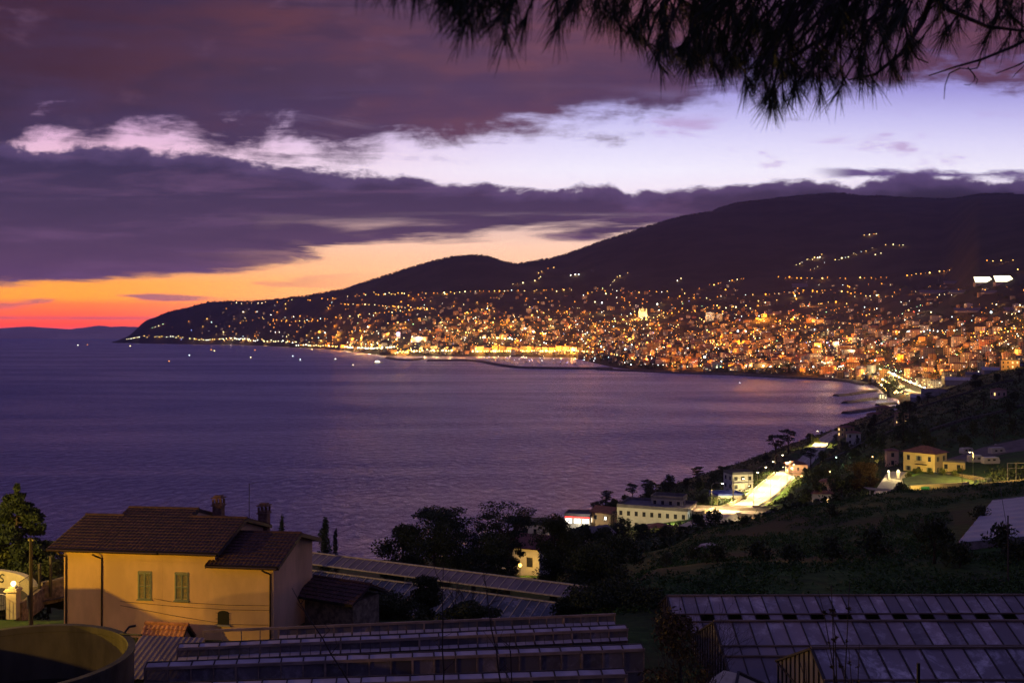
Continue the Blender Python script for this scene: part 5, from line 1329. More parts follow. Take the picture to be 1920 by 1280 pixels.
# flower growers' sheds: pale sheet roofs stepping down the ridge
SH = 'sheeted growers sheds down the ridge'
for i, (px, py, d, w_, dp, rz, lab) in enumerate(((1695, 776, 760, 18, 12, -15, 'lowest pale sheeted shed on the ridge, near the beach houses'), (1724, 748, 800, 14, 14, -20, 'small pale sheeted shed above the lit promenade'), (1765, 738, 790, 30, 10, -24, 'long dark sheeted shed halfway up the ridge'), (1805, 716, 790, 26, 16, -24, 'bright sheeted shed in the middle of the ridge'), (1838, 706, 800, 22, 12, -20, 'grey sheeted shed above the bright one on the ridge'), (1872, 697, 790, 24, 16, -20, 'large sheeted shed near the top of the ridge'), (1905, 690, 800, 20, 12, -20, 'topmost sheeted shed of the ridge, lit from its right'))):
    q = P(px, py, d); th = thing('grower_shed', lab, 'shed', q, rad(rz), SH)
    mb = MB(); mb.poly([(-w_/2,-dp/2,1.6),(w_/2,-dp/2,1.6),(w_/2,dp/2,3.6),(-w_/2,dp/2,3.6)]); mb.build('roof', mm if i in (0, 1, 3, 5) else M_ROOFF, th)
    mb = MB(); mb.box((0,0,-.4), (w_*.98, dp*.96, 3.8)); mb.build('wall', M_WALLG, th)
# trees on the near slopes
protos = {}
def scatter(kind_key, px, d, s, label, group, cat='tree', dz=0.0):
    name, kind, h, w_, n, leaf, mat = PROT[kind_key]
    q = at(px, d, dz)
    if kind_key not in protos:
        protos[kind_key] = tree(name, label, cat, q, h, w_, kind, 100+len(protos), n, leaf, mat, group); o = protos[kind_key]
    else:
        o = copy_tree(protos[kind_key]); o['label'] = label; o['category'] = cat
        if group: o['group'] = group
    o.location = q; o.scale = (s, s, s*R_.uniform(.85, 1.1)); o.rotation_euler.z = R_.random()*6.28
    return o
PROT = {'oak': ('broadleaf_tree', 'round', 7.5, 8, 1700, .62, L_OAK), 'oak2': ('broadleaf_tree', 'round', 9, 7.5, 1700, .62, L_OAK), 'pine': ('pine_tree', 'umbrella', 11, 9, 1500, .6, L_PINE), 'cyp': ('cypress', 'cypress', 10, 2.4, 900, .5, L_CYP),
        'olive': ('olive_tree', 'round', 4.6, 5.2, 1200, .42, L_OLIVE), 'bush': ('bush', 'bush', 2.4, 3.8, 700, .38, L_OAK), 'rust': ('broadleaf_tree', 'round', 10, 9.5, 2600, .55, L_RUST), 'con': ('conifer', 'conifer', 12, 7, 2400, .5, L_PINE), 'palm': ('palm', 'palm', 7, 5, 0, 0, L_OAK), 'bright': ('bush', 'bush', 2.6, 4.2, 800, .38, L_BRIGHT)}
named = [('rust', 1612, 300, 1.05, 'tall rust tinted tree left of the villa drive'), ('rust', 1632, 296, .8, 'lower rust tinted tree leaning on the tall one by the villa drive'), ('oak', 1578, 300, 1.0, 'dark tree left of the rust tinted tree'), ('oak', 1690, 236, .72, 'dark round tree standing before the lit retaining wall'), ('con', 1694, 430, 1.5, 'tall spreading conifer behind the villa'),
         ('pine', 1455, 560, 1.2, 'umbrella pine at the cliff edge of the bend'), ('pine', 1478, 590, 1.25, 'umbrella pine lit reddish by the coast road lamps'), ('pine', 1520, 520, 1.0, 'umbrella pine over the far stretch of the coast road'), ('oak', 1437, 560, .8, 'dark cliff tree at the seaward end of the headland'), ('palm', 1345, 318, 1.0, 'palm beside the foot of the bright coast road'), ('palm', 1150, 300, 1.15, 'tall palm left of the cream hotel'),
         ('oak', 1204, 262, .72, 'round rusty garden tree before the cream hotel'), ('oak2', 1170, 280, .8, 'dark garden tree between the palm and the round garden tree'), ('oak', 1248, 250, .6, 'dark clump before the red hipped roof'), ('oak', 1283, 252, .5, 'small round tree right of the red hipped roof'), ('oak2', 1312, 235, .85, 'dark tree before the long flat roofed building'), ('oak2', 1338, 236, .85, 'dark tree at the meadow edge under the flat roofed building'), ('olive', 1395, 362, .5, 'round clipped tree by the blue trimmed terrace'),
         ('bright', 1408, 425, .8, 'lit shrub at the corner of the white stepped apartment house'), ('bright', 1325, 312, 1.0, 'lit bush at the foot of the coast road'), ('oak', 1318, 330, .8, 'lit tree between the hotel and the coast road'), ('bright', 1530, 640, 1.7, 'lit bush over the far stretch of the coast road'), ('bright', 1521, 650, 1.9, 'yellow green lit bush left of the far stretch of the coast road'), ('bright', 1705, 300, 1.0, 'lit bush right of the villa drive'), ('bright', 1740, 300, 1.0, 'lit bush under the villa balcony'), ('bright', 1650, 285, .9, 'lit bush left of the villa drive')]
for kk, px, d, s, lab in named:
    scatter(kk, px, d, s, lab, None, 'bush' if kk in ('bush', 'bright') else 'palm' if kk == 'palm' else 'tree')
# wooded slope: many trees that only their places tell apart
zones = [('on the wooded slope behind the villa', 70, (1560, 1990), (360, 760)), ('on the dark headland above the coast road', 34, (1500, 1640), (470, 900)), ('along the shore below the hotel and the coast road', 30, (1090, 1420), (400, 540)), ('between the meadow and the flat roofed building', 22, (1230, 1600), (180, 262)), ('in the gardens under the coast road bend', 30, (1440, 1640), (300, 440)), ('in the hollow behind the dark tree group', 18, (960, 1180), (170, 330))]
rr = random.Random(5)
for zi, (zone, n, pxr, dr) in enumerate(zones):
    for i in range(n):
        px = rr.uniform(*pxr); d = math.exp(rr.uniform(math.log(dr[0]), math.log(dr[1])))
        if 1640 < px < 1860 and d < 352: continue
        # keep off the road, the drive and the houses
        if any((Vector((at(px, d).x, d, 0))-Vector((p.x, p.y, 0))).length < 13 for p in rs[::2]): continue
        if 1290 < px < 1470 and d < 345: continue
        if zi == 2 and at(px, d).z < 2: continue
        kk = rr.choice(('oak', 'oak', 'oak2', 'olive', 'bush', 'pine', 'oak2', 'olive')) if zi != 3 else rr.choice(('bush', 'bush', 'olive'))
        nm = PROT[kk][0].replace('_', ' ')
        scatter(kk, px, d, rr.uniform(.5, .95)*(1.0 if zi != 1 else .9), {'oak': 'round dark broadleaf tree', 'oak2': 'tall dark broadleaf tree', 'olive': 'low greyish olive tree', 'bush': 'low dark bush', 'pine': 'flat crowned pine'}[kk]+' '+zone, 'trees '+zone, 'bush' if kk == 'bush' else 'tree')
# meadow shrubs
for i, (px, d, s, kk, lab) in enumerate(((1345, 86, .9, 'bush', 'dark scrub patch at the left of the meadow strip'), (1420, 88, 1.1, 'bush', 'dark scrub patch left of the leaning stakes'), (1480, 84, 1.0, 'bush', 'dark scrub patch right of the leaning stakes'), (1560, 84, 1.1, 'bush', 'low scrub in the middle of the meadow hollow'), (1640, 86, 1.2, 'bush', 'scrub left of the big dark meadow shrub'), (1752, 80, 1.25, 'oak', 'big dark round shrub on the meadow before the sheeted roof'), (1800, 78, 1.0, 'bush', 'scrub right of the big dark meadow shrub'), (1880, 84, 1.3, 'bush', 'scrub at the foot of the white sheeted roof'), (1560, 130, .9, 'bush', 'single bush halfway up the meadow'), (1395, 140, .8, 'bush', 'bush near the crest of the meadow'), (1250, 92, .8, 'olive', 'small tree at the left end of the meadow'), (1300, 100, .8, 'bush', 'bush below the parked pale car'), (1840, 106, 1.0, 'bush', 'dark scrub under the edge of the white sheeted roof'), (1910, 80, 1.0, 'bush', 'scrub behind the thin grey pole'))):
    o = scatter(kk, px, d, s*(.75 if kk == 'bush' else .38), lab, 'scrub on the meadow', 'bush')

# undergrowth that clothes the slopes: nobody could count it
rs2 = np.random.default_rng(12); ce = []; rr_ = []
def keep_off(q, px, d):
    if any((q.x-p.x)**2+(q.y-p.y)**2 < 60 for p in rs[::2]): return True
    if 1650 < px < 1850 and 238 < d < 345: return True
    if px > 1590 and d < 238: return True
    if 1300 < px < 1480 and 285 < d < 330: return True
    if 1160 < px < 1320 and 300 < d < 340: return True
    if 1780 < px < 2000 and 310 < d < 372: return True
    return False
while len(ce) < 17000:
    px = rs2.uniform(960, 1990); d = math.exp(rs2.uniform(math.log(160), math.log(980)))
    if px < 1200 and d > 560: continue
    q = at(px, d)
    if q.z < 1.5 or keep_off(q, px, d): continue
    if rs2.random() > .35+1.3*mnoise.noise(Vector((q.x/38, q.y/38, 2))) + .4: continue
    r = rs2.uniform(.5, 1.5); ce.append((q.x, q.y, q.z+r*.35)); rr_.append((r*1.3, r*1.3, r*.8))
L_SCRUB = leaf_mat('scrub leaves', (.018, .036, .011), (.085, .10, .036))
V, Fq = leaves(np.array(ce), np.array(rr_), 110000, .8, rs2, aspect=.7)
tag(np_mesh('undergrowth', V, Fq, L_SCRUB), kind='stuff')
# rough grass of the meadow
ce = []; rr_ = []
while len(ce) < 9000:
    px = rs2.uniform(1090, 1990); d = math.exp(rs2.uniform(math.log(63), math.log(175))); q = at(px, d)
    if px > 1780 and 84 < d < 130: continue
    if mnoise.noise(Vector((q.x/9, q.y/9, 7)))+.35 < rs2.random()*.6: continue
    ce.append((q.x, q.y, q.z+.12)); rr_.append((.45, .45, .22))
L_GRASS = leaf_mat('meadow grass', (.016, .046, .007), (.055, .11, .02))
V, Fq = leaves(np.array(ce), np.array(rr_), 60000, .34, rs2, aspect=.35)
tag(np_mesh('meadow_grass', V, Fq, L_GRASS), kind='stuff')

M_DRY = surf('dry stone terrace', (.085, .075, .06), .95, .5, 1.2, stains=.5, bump=.08)
TG = 'dry stone terrace walls of the slopes'
for pts, lab in (([(1520,470),(1580,480),(1640,500),(1700,510)], 'lowest dry stone terrace wall on the wooded slope'), ([(1690,440),(1760,445),(1830,450),(1930,455)], 'dry stone terrace wall above the dirt yard'), ([(1640,640),(1720,640),(1800,630),(1900,600)], 'dry stone terrace wall below the growers sheds')):
    wl = spline([at(px, d) for px, d in pts], 8)
    for p in wl: p.z = zat(p.x, p.y)
    wall_run('terrace_wall', lab, 'terrace wall', wl, .8, .4 if pts[0][1] < 200 else 1.4, M_DRY, group=TG, base=-1.5)

# lamps added on the land side to even out the light between the posts
for i in (13, 20, 26, 31, 36):
    p, td, n = rail_at(i, -5.4)
    street_lamp('street_lamp', {13:'first',20:'second',26:'third',31:'fourth',36:'last'}[i]+' added straight lamp on the land side of the bright coast road', p, 7.6, 1.6, math.atan2(n.y, n.x), 30000, (1, .66, .24), 'added lamps on the land side of the coast road', head=.3, glowc=(1,.85,.5), strength=12, kindcurve=False, spot=134)
for px, py, d, lab, c in ((1568, 858, 415, 'small greenish lamp among the trees below the headland', (.6,1,.7)), (1556, 885, 350, 'small amber lamp among the gardens right of the bend house', (1,.6,.2)), (1636, 862, 380, 'small amber lamp behind the rust tinted tree', (1,.6,.2)), (1100, 1000, 300, 'small amber lamp by the pale roofed shed', (1,.6,.2)), (1208, 1012, 285, 'small amber lamp in the garden before the hotel', (1,.65,.25))):
    q = at(px, d); zl = max(P(px, py, d).z, q.z+2.2); th = thing('garden_lamp', lab, 'lamp', q)
    mb = MB(); mb.tube([(0,0,-.3),(0,0,zl-q.z)], .05, 6); mb.build('post', M_BLACKMETAL, th); mb = MB(); mb.ball((0,0,zl-q.z+.2), .24, 10, 8); mb.build('globe', glow('garden globe', c, 6), th)
    lamp_light('garden lamp light', Vector((q.x-.3, q.y-1.0, zl+.6)), 1500, c, .2)
for px, d, s_, lab in ((1716,300,.62,'left one of the low bushes along the villa lawn'), (1745,299,.7,'second of the low bushes along the villa lawn'), (1768,297,.8,'third of the low bushes along the villa lawn'), (1790,295,.7,'right one of the low bushes along the villa lawn'), (1722,322,1.0,'tall bush at the left corner of the villa'), (1800,318,.9,'bush against the yellow annex')):
    o = scatter('bright', px, d, s_, lab, 'bushes round the villa', 'bush'); o.location.z = VG+1.9 if d < 310 else P(px, 892, d).z
hs = [(1560, 905, 330, 7, 'pink'), (1600, 838, 520, 7, 'white'), (1540, 915, 300, 6, 'white'), (1690, 828, 540, 6, 'ochre'), (1872, 800, 520, 6, 'pink'), (1586, 822, 640, 8, 'ochre')]
for i, (px, py, d, w_, tone) in enumerate(hs):
    building('house', 'small %s house %s' % (tone, ('below the bend house among the gardens', 'on the wooded slope right of the headland', 'nearest the flat roofed building in the gardens', 'high on the wooded slope behind the villa', 'among trees above the dirt yard', 'at the top of the headland trees')[i]), 'house', at(px, d), rad(-25+i*9), w_, w_*.8, 4.5+(i % 2)*1.6, 1+(i % 2), 2, 2, {'pink': M_WALLP, 'white': M_WALLW, 'ochre': M_WALLO}[tone], 'hip', seed=60+i, lit=.3)
rt_ = building('house', 'orange lit house at the top of the sheeted sheds on the ridge', 'house', at(1893, 770, .5), rad(-20), 13, 9, 6.5, 2, 4, 2, M_WALLO, 'flat', seed=71, lit=.3)
lamp_light('ridge house light', at(1900, 755, 7), 9000, (1,.48,.10), .3)
# ---------------------------------------------------------------- the town round the bay
def town_wall(name, col, lit, strength=3.0):
    m, t, b = material(name)
    tc = t.new('ShaderNodeTexCoord'); oi = t.new('ShaderNodeObjectInfo'); s = t.new('ShaderNodeSeparateXYZ'); t.l.new(tc.outputs['Object'], s.inputs[0])
    n = t.new('ShaderNodeSeparateXYZ'); t.l.new(tc.outputs['Normal'], n.inputs[0])
    sel = t.math('GREATER_THAN', t.math('ABSOLUTE', n.outputs[0]), t.math('ABSOLUTE', n.outputs[1]))
    u = t.math('ADD', t.math('MULTIPLY', s.outputs[0], t.math('SUBTRACT', 1.0, sel)), t.math('MULTIPLY', s.outputs[1], sel))
    cu_ = t.math('DIVIDE', u, 3.6); cv = t.math('DIVIDE', s.outputs[2], 3.2)
    fu = t.math('FRACT', t.math('ADD', cu_, 100.5)); fv = t.math('FRACT', t.math('ADD', cv, 100.0))
    mask = t.math('MULTIPLY', t.math('MULTIPLY', t.math('GREATER_THAN', fu, .30), t.math('LESS_THAN', fu, .70)), t.math('MULTIPLY', t.math('GREATER_THAN', fv, .28), t.math('LESS_THAN', fv, .76)))
    wn = t.new('ShaderNodeTexWhiteNoise'); wn.noise_dimensions = '4D'
    t.l.new(t.comb(t.math('FLOOR', t.math('ADD', cu_, 100.5)), t.math('FLOOR', cv), t.math('MULTIPLY', sel, 7.0)), wn.inputs['Vector']); t.l.new(t.math('MULTIPLY', oi.outputs['Random'], 57.0), wn.inputs['W'])
    on = t.math('MULTIPLY', mask, t.math('LESS_THAN', wn.outputs['Value'], lit))
    base = t.mix(t.noise(tc.outputs['Object'], .25, 3), tuple(c*.75 for c in col)+(1,), (*col, 1))
    t.l.new(t.mix(mask, base, (.03,.03,.04,1)), b.inputs['Base Color'])
    hue = t.ramp(t.math('FRACT', t.math('MULTIPLY', wn.outputs['Value'], 91.0)), [(0, (1,.50,.13,1)), (.6, (1,.66,.28,1)), (.8, (1,.9,.7,1)), (1, (.75,.9,1,1))])
    t.l.new(hue, b.inputs['Emission Color']); t.l.new(t.math('MULTIPLY', on, strength), b.inputs['Emission Strength'])
    b.inputs['Roughness'].default_value = .9; b.inputs['Specular IOR Level'].default_value = .2
    m.cycles.emission_sampling = 'NONE'
    return m
TW = {'cream': town_wall('town cream wall', (.58,.44,.28), .09), 'ochre': town_wall('town ochre wall', (.55,.34,.14), .09), 'pink': town_wall('town pink wall', (.50,.27,.19), .09), 'white': town_wall('town white wall', (.62,.58,.52), .09), 'grey': town_wall('town grey wall', (.30,.27,.25), .08)}
M_TR = surf('town tiled roof', (.17,.075,.05), .9, .3, .3); M_TF = surf('town flat roof', (.14,.125,.13), .9, .25, .3)
def block_verts(w, d, h, roof):
    x, y = w/2, d/2
    V = [(-x,-y,-6),(x,-y,-6),(x,y,-6),(-x,y,-6),(-x,-y,h),(x,-y,h),(x,y,h),(-x,y,h)]
    Fc = [(0,1,5,4),(1,2,6,5),(2,3,7,6),(3,0,4,7)]; M = [0]*4
    if roof == 'hipped':
        k = min(x, y); o = .6; e = len(V)
        V += [(-x-o,-y-o,h),(x+o,-y-o,h),(x+o,y+o,h),(-x-o,y+o,h)]
        V += [(-x+k,0,h+k*.42),(x-k,0,h+k*.42)] if x >= y else [(0,-y+k,h+k*.42),(0,y-k,h+k*.42)]
        Fc += [(e,e+1,e+5,e+4),(e+1,e+2,e+5,e+5),(e+2,e+3,e+4,e+5),(e+3,e,e+4,e+4)] if x >= y else [(e,e+1,e+4,e+4),(e+1,e+2,e+5,e+4),(e+2,e+3,e+5,e+5),(e+3,e,e+4,e+5)]; M += [1]*4
        Fc += [(e+3,e+2,e+1,e)]; M += [1]
    else:
        e = len(V); p = 1.0
        V += [(-x+.3,-y+.3,h),(x-.3,-y+.3,h),(x-.3,y-.3,h),(-x+.3,y-.3,h),(-x,-y,h+p),(x,-y,h+p),(x,y,h+p),(-x,y,h+p)]
        Fc[:4] = [(0,1,e+5,e+4),(1,2,e+6,e+5),(2,3,e+7,e+6),(3,0,e+4,e+7)]
        Fc += [(e,e+1,e+2,e+3)]; M += [1]
        # stair head on the roof
        f = len(V); a = min(x, y)*.35
        V += [(-a,-a,h),(a,-a,h),(a,a,h),(-a,a,h),(-a,-a,h+2.6),(a,-a,h+2.6),(a,a,h+2.6),(-a,a,h+2.6)]
        Fc += [(f,f+1,f+5,f+4),(f+1,f+2,f+6,f+5),(f+2,f+3,f+7,f+6),(f+3,f,f+4,f+7),(f+4,f+5,f+6,f+7)]; M += [0]*4+[1]
    return V, Fc, M
NUM = {1:'one',2:'two',3:'three',4:'four',5:'five',6:'six',7:'seven',8:'eight'}
def zone_of(px, py):
    if px < 560: return 'on the dark cape'
    if px < 745: return 'along the lit western shore' if py > 630 else 'on the slope above the western shore'
    if px < 1100:
        return 'along the glowing harbour front' if py > 645 else 'in the old town behind the harbour' if py > 605 else 'on the slope over the harbour'
    if px < 1290:
        return 'behind the dark trees of the marina' if py > 650 else 'below the domed church' if py > 598 else 'above the domed church'
    if px < 1460:
        return 'on the middle shore of the bay' if py > 660 else 'in the streets behind the middle shore' if py > 600 else 'on the hillside behind the middle shore'
    if px < 1640:
        return 'at the start of the lit promenade' if py > 660 else 'in the streets above the promenade' if py > 600 else 'on the hillside above the promenade'
    return 'beside the bright avenue' if py > 655 else 'in the valley right of the avenue' if py > 600 else 'on the terraces under the floodlit glasshouses'
def dens(px, py):
    """how thickly the slopes are built over, by bearing and slope"""
    shore = np.interp(px, [200,330,430,560,640,730,905,1000,1070,1110,1165,1320,1480,1560,1640,1700,1760,1840,1920], [640,638,643,650,655,664,666,666,667,676,686,697,704,708,716,728,722,700,680])
    top = np.interp(px, [200,330,430,560,700,900,1100,1300,1500,1700,1920], [634,600,580,562,556,545,540,540,535,530,525])
    if py > shore or py < top: return 0
    u = (shore-py)/(shore-top)
    core = np.interp(px, [200,430,560,640,740,850,1100,1250,1400,1560,1660,1800,1920], [.05,.20,.36,.5,.75,1,1,.85,1,.85,.62,.48,.42])
    return core*np.interp(u, [0,.05,.35,.6,.8,1], [1,1,1,.55,.22,.12])
rb = random.Random(21)
cand = []
while len(cand) < 1380:
    px = rb.uniform(300, 2200); py = rb.uniform(535, 730)
    if rb.random() > dens(px, py): continue
    if 1195 < px < 1216 and 570 < py < 600: continue
    q = hit(px, py, 1400)
    if q is None or q.z < 2.5 or q.y > 9500: continue
    if 1635 < px < 1760 and abs(py-(692+(px-1640)*.45)) < 11: continue
    down = np.interp(px, [560,740,900,1200,1500,1700], [.4,.8,1,.8,.7,.5])*np.interp(py, [540,600,640,680], [.25,.5,1,1])
    fl = max(1, min(7, int(rb.gauss(1.8+2.6*down, 1.2))))
    cand.append((px, py, q, fl))
cand.sort(key=lambda c: -(c[3]+2.2)/c[2].y+(10 if c[0] > 1930 else 0))
bprot = {}
stuffV = {k: [] for k in TW}; nb = 0
for k, (px, py, q, fl) in enumerate(cand):
    tone = rb.choice(('cream','cream','ochre','ochre','pink','white','grey')); roof = 'hipped' if rb.random() < .55 else 'flat'
    big = fl > 3; w = rb.choice((11, 15, 20, 27) if big else (9, 12, 15)); d = rb.choice((10, 13))
    rz = rb.gauss(math.atan2(-q.x, q.y)*.6, .35)
    if k < 290:
        key = (tone, roof, fl, w, d)
        if key not in bprot:
            V, Fc, M = block_verts(w, d, fl*3.2, roof); mb = MB(); mb.add(V, [tuple(dict.fromkeys(f)) for f in Fc]); mb.m = M
            o = mb.build('town_building' if big else 'town_house', [TW[tone], M_TR if roof == 'hipped' else M_TF]); bprot[key] = o
        else:
            o = bprot[key].copy(); COL.objects.link(o)
        o.location = q; o.rotation_euler.z = rz
        z = zone_of(px, py)
        shape = 'long' if w >= 20 else 'narrow' if w <= 9 else 'broad' if d == 13 else 'compact'
        o['label'] = f"{shape} {tone} {NUM[fl]}-storey {'block' if big else 'house'} with {'tiled' if roof == 'hipped' else 'flat'} roof {z}"
        o['category'] = 'building' if big else 'house'; o['group'] = ('blocks ' if big else 'houses ')+z
    else:
        V, Fc, M = block_verts(w, d, fl*3.2, roof)
        stuffV[tone].append((V, Fc, M, q, rz))
mb = MB(); tones = list(TW)
for ti, tone in enumerate(tones):
    for V, Fc, M, q, rz in stuffV[tone]:
        c_, s_ = math.cos(rz), math.sin(rz); n0 = len(mb.v)
        mb.v += [(q.x+x*c_-y*s_, q.y+x*s_+y*c_, q.z+z) for x, y, z in V]
        for f, mm_ in zip(Fc, M):
            mb.f.append(tuple(i+n0 for i in dict.fromkeys(f))); mb.m.append(ti if mm_ == 0 else len(tones)+(len(V) > 14))
tag(mb.build('distant_houses', [TW[x] for x in tones]+[M_TR, M_TF]), kind='stuff')

# ---- lamps of the town: chains along the streets, and single ones
ORA = (1, .34, .03); WARM = (1, .56, .14); YEL = (1, .80, .38); WHI = (1, .95, .82); COLD = (.72, .92, 1); GRN = (.5, 1, .5); BLU = (.25, .35, 1); RED = (1, .12, .06)
CN = {ORA: 'orange', WARM: 'amber', YEL: 'yellow', WHI: 'white', COLD: 'bluish white', GRN: 'green', BLU: 'blue', RED: 'red'}
GL_ = {c: glow(CN[c]+' town lamp', c, {ORA: 6.5, WARM: 9, YEL: 10, WHI: 10, COLD: 10, GRN: 7, BLU: 9, RED: 8}[c]) for c in CN}
lamps = []    # (px, py, colour, size, zone?)
def chain(pts, step, cols, size=1.0, jit=1.2, miss=.12):
    if pts[0][1] < 626: step *= 1.35; jit *= 1.5; miss += .15
    rr = random.Random(int(pts[0][0]*7+pts[0][1]))
    for (x0, y0), (x1, y1) in zip(pts, pts[1:]):
        n = max(1, int(math.hypot(x1-x0, y1-y0)/step))
        for i in range(n):
            if rr.random() < miss: continue
            u = (i+rr.random()*.5)/n
            lamps.append((x0+(x1-x0)*u+rr.gauss(0, jit*.4), y0+(y1-y0)*u+rr.gauss(0, jit*.45), rr.choice(cols), size*rr.lognormvariate(-.05, .38)))
O2 = (ORA, ORA, ORA, WARM)
chain([(650,653.5),(700,655.5),(742,653)], 3.2, (WHI, YEL, YEL), 1.9, .6, .05)
chain([(555,648),(600,650.5),(655,652.5)], 4.5, (YEL, WARM, ORA, WHI), 1.6, 1)
chain([(770,662),(800,660),(850,660)], 3.2, (YEL, WARM, YEL), 1.8, 1.4)
chain([(885,661.5),(1000,661),(1085,660)], 4.2, (WARM, YEL, WARM), 2.0, .6, .05)
chain([(1085,661),(1130,664),(1170,672)], 5, O2+(YEL,), 1.5, 1.5)
chain([(740,665),(765,661),(772,655)], 3, (WARM, ORA, YEL), 1.5, 2)
chain([(270,632),(320,633),(380,638),(430,636),(470,640),(560,643)], 4.2, (WARM, YEL, YEL, WHI, ORA), 1.1, 2.2)
chain([(432,636),(470,637)], 3.5, (WHI, YEL, COLD), 1.7, 1.2)
chain([(236,638),(264,633)], 4, (YEL, WHI, WARM), 1.0, .8); chain([(280,617),(310,608)], 5, (YEL, YEL, GRN), 1.0, 1.2)
chain([(420,571),(480,569),(545,566),(620,561),(660,556),(720,553),(800,551),(870,549),(960,547),(1080,546)], 6.5, O2+(YEL,), 1.0, 1.6)
chain([(650,556),(700,554),(770,552),(860,551)], 7, O2, 1.1, 2.2)
chain([(510,602),(560,606),(600,603)], 5, O2, 1.1, 1.6); chain([(450,605),(490,600),(520,596)], 6, O2+(YEL,), .9, 2)
chain([(640,572),(690,573),(740,577),(812,581)], 4.2, O2+(YEL,), 1.1, .8); chain([(812,581),(760,584),(700,590),(650,596)], 5, O2+(YEL,), 1.0, .8)
chain([(640,597),(600,600),(560,598)], 6, O2, 1.0, 1.5)
chain([(960,535),(1000,530),(1015,522),(1008,514),(1020,508),(1042,501)], 4.5, (ORA, WARM, YEL), .9, .8)
chain([(1135,545),(1148,533),(1157,521),(1182,512)], 3.4, (YEL, WARM), .75, .5)
chain([(1070,519),(1085,517),(1092,513)], 4, (COLD, WHI), 1.1, 1); chain([(1262,531),(1280,523)], 4, (WHI, YEL), 1.0, .6)
chain([(1100,548),(1180,549),(1240,548),(1290,553)], 6, O2+(WHI,), .95, 2)
chain([(1460,522),(1500,524),(1560,523),(1620,524),(1660,524)], 6.5, O2, 1.1, 1.2); chain([(1660,524),(1700,519),(1750,513),(1785,509)], 6, O2, 1.2, .8)
chain([(1330,537),(1365,529),(1400,524),(1412,520)], 5, O2+(YEL, WHI), 1.0, 1.4)
chain([(1490,500),(1505,492),(1530,486),(1545,478)], 3.6, (YEL, COLD, WARM, WHI), .8, 2.4); chain([(1515,510),(1530,503),(1545,498)], 4, (YEL, WARM), .8, 1)
chain([(1545,495),(1570,488),(1590,484),(1612,476),(1640,468)], 4.6, (YEL, WARM, YEL, COLD), .8, 2); chain([(1600,450),(1620,443),(1650,440)], 5, (ORA, WARM, YEL), .8, 1.2); chain([(1640,480),(1655,478)], 3.5, (YEL,), .8, .6); chain([(1660,458),(1690,465),(1706,468)], 6, (YEL, WARM), .8, 3)
chain([(1485,552),(1530,549),(1570,546),(1620,553)], 4.5, O2, 1.3, 2.6); chain([(1410,556),(1450,553),(1490,556)], 5.5, O2+(YEL,), 1.0, 2)
chain([(1280,560),(1320,560),(1360,557)], 7, O2, .9, 2); chain([(1270,585),(1330,584),(1390,578),(1440,572)], 5, O2+(YEL,), 1.1, 3)
chain([(1500,577),(1540,572),(1560,570)], 5, O2, 1.1, 1.4); chain([(1610,560),(1660,555)], 4.5, (YEL, WARM), 1.0, 1)
chain([(1690,592),(1705,584),(1730,575)], 4, (YEL, YEL, WARM, GRN), .9, 1.8); chain([(1785,583),(1830,583),(1870,582)], 5, (ORA, WARM), 1.1, 1.0)
chain([(1680,627),(1720,627),(1760,626),(1800,625)], 5.5, (COLD, WHI, YEL), 1.1, 2.2); chain([(1885,598),(1905,592),(1920,590)], 3.5, (YEL, WHI), 1.2, 2)
chain([(1795,637),(1830,630),(1870,625),(1920,620)], 6, O2, 1.4, 1.2); chain([(1800,640),(1850,634),(1900,628)], 6, O2, 1.2, 2); chain([(1835,494),(1870,494),(1912,490)], 8, O2, 1.2, 1.4); chain([(1880,512),(1915,508)], 7, O2, 1, 1.2)
chain([(1735,558),(1790,557)], 7, (YEL, WHI), 1, .8)
chain([(1180,600),(1220,598),(1255,592)], 3.6, (YEL, WARM, WARM), 1.4, 2); chain([(1140,605),(1190,602),(1240,602)], 4.2, O2, 1.3, 2)
chain([(900,636),(940,636),(980,640)], 4.5, (WHI, YEL, WARM), 1.5, 1.6); chain([(835,622),(860,624),(925,622)], 5, (YEL, WARM), 1.2, 2.5)
chain([(840,600),(900,604),(960,612),(1010,628)], 5, O2, 1.1, 3); chain([(1030,580),(1080,590),(1140,584)], 6, O2+(YEL, WHI), 1.0, 3)
chain([(1240,640),(1300,642),(1360,650),(1420,648)], 5.5, O2, 1.2, 4); chain([(1290,625),(1370,628),(1440,622),(1500,624)], 5, O2+(COLD,), 1.2, 4); chain([(1420,600),(1480,603),(1540,606)], 5.5, O2+(YEL, COLD), 1.1, 4)
chain([(1385,690),(1397,690),(1410,689)], 11, (ORA,), 2.0, .5, 0); chain([(1260,681),(1275,688)], 9, (ORA,), 1.6, .8, 0)
chain([(1310,690),(1340,692),(1370,693),(1420,690),(1470,694)], 8, (YEL, ORA, GRN, WHI), 1.2, 2.4); chain([(1170,684),(1210,688),(1270,692)], 10, (GRN, COLD, COLD, RED), 1.0, 2)
chain([(1560,697),(1600,697),(1632,702)], 4.2, (YEL, WARM, GRN), 1.1, 1.6); chain([(1540,684),(1556,690)], 3, (YEL, WHI), 1.6, .8); chain([(1572,693),(1592,693)], 4, (YEL, WHI), 1.3, .6)
chain([(1648,698),(1668,705),(1690,716),(1715,728),(1740,739)], 2.6, (YEL, WHI, YEL, WARM), 2.1, .9, .0); chain([(1655,692),(1690,706),(1730,727),(1752,735)], 6, (YEL, GRN, WARM), .9, 2.2)
chain([(1612,703),(1632,712),(1650,727),(1662,741)], 2.8, (YEL, WARM), 1.5, 1.2); chain([(1650,716),(1675,731)], 3, (WARM, YEL), 1.5, 1.2); chain([(1676,749),(1690,742),(1705,752)], 2.6, (YEL, WARM), 1.6, 3)
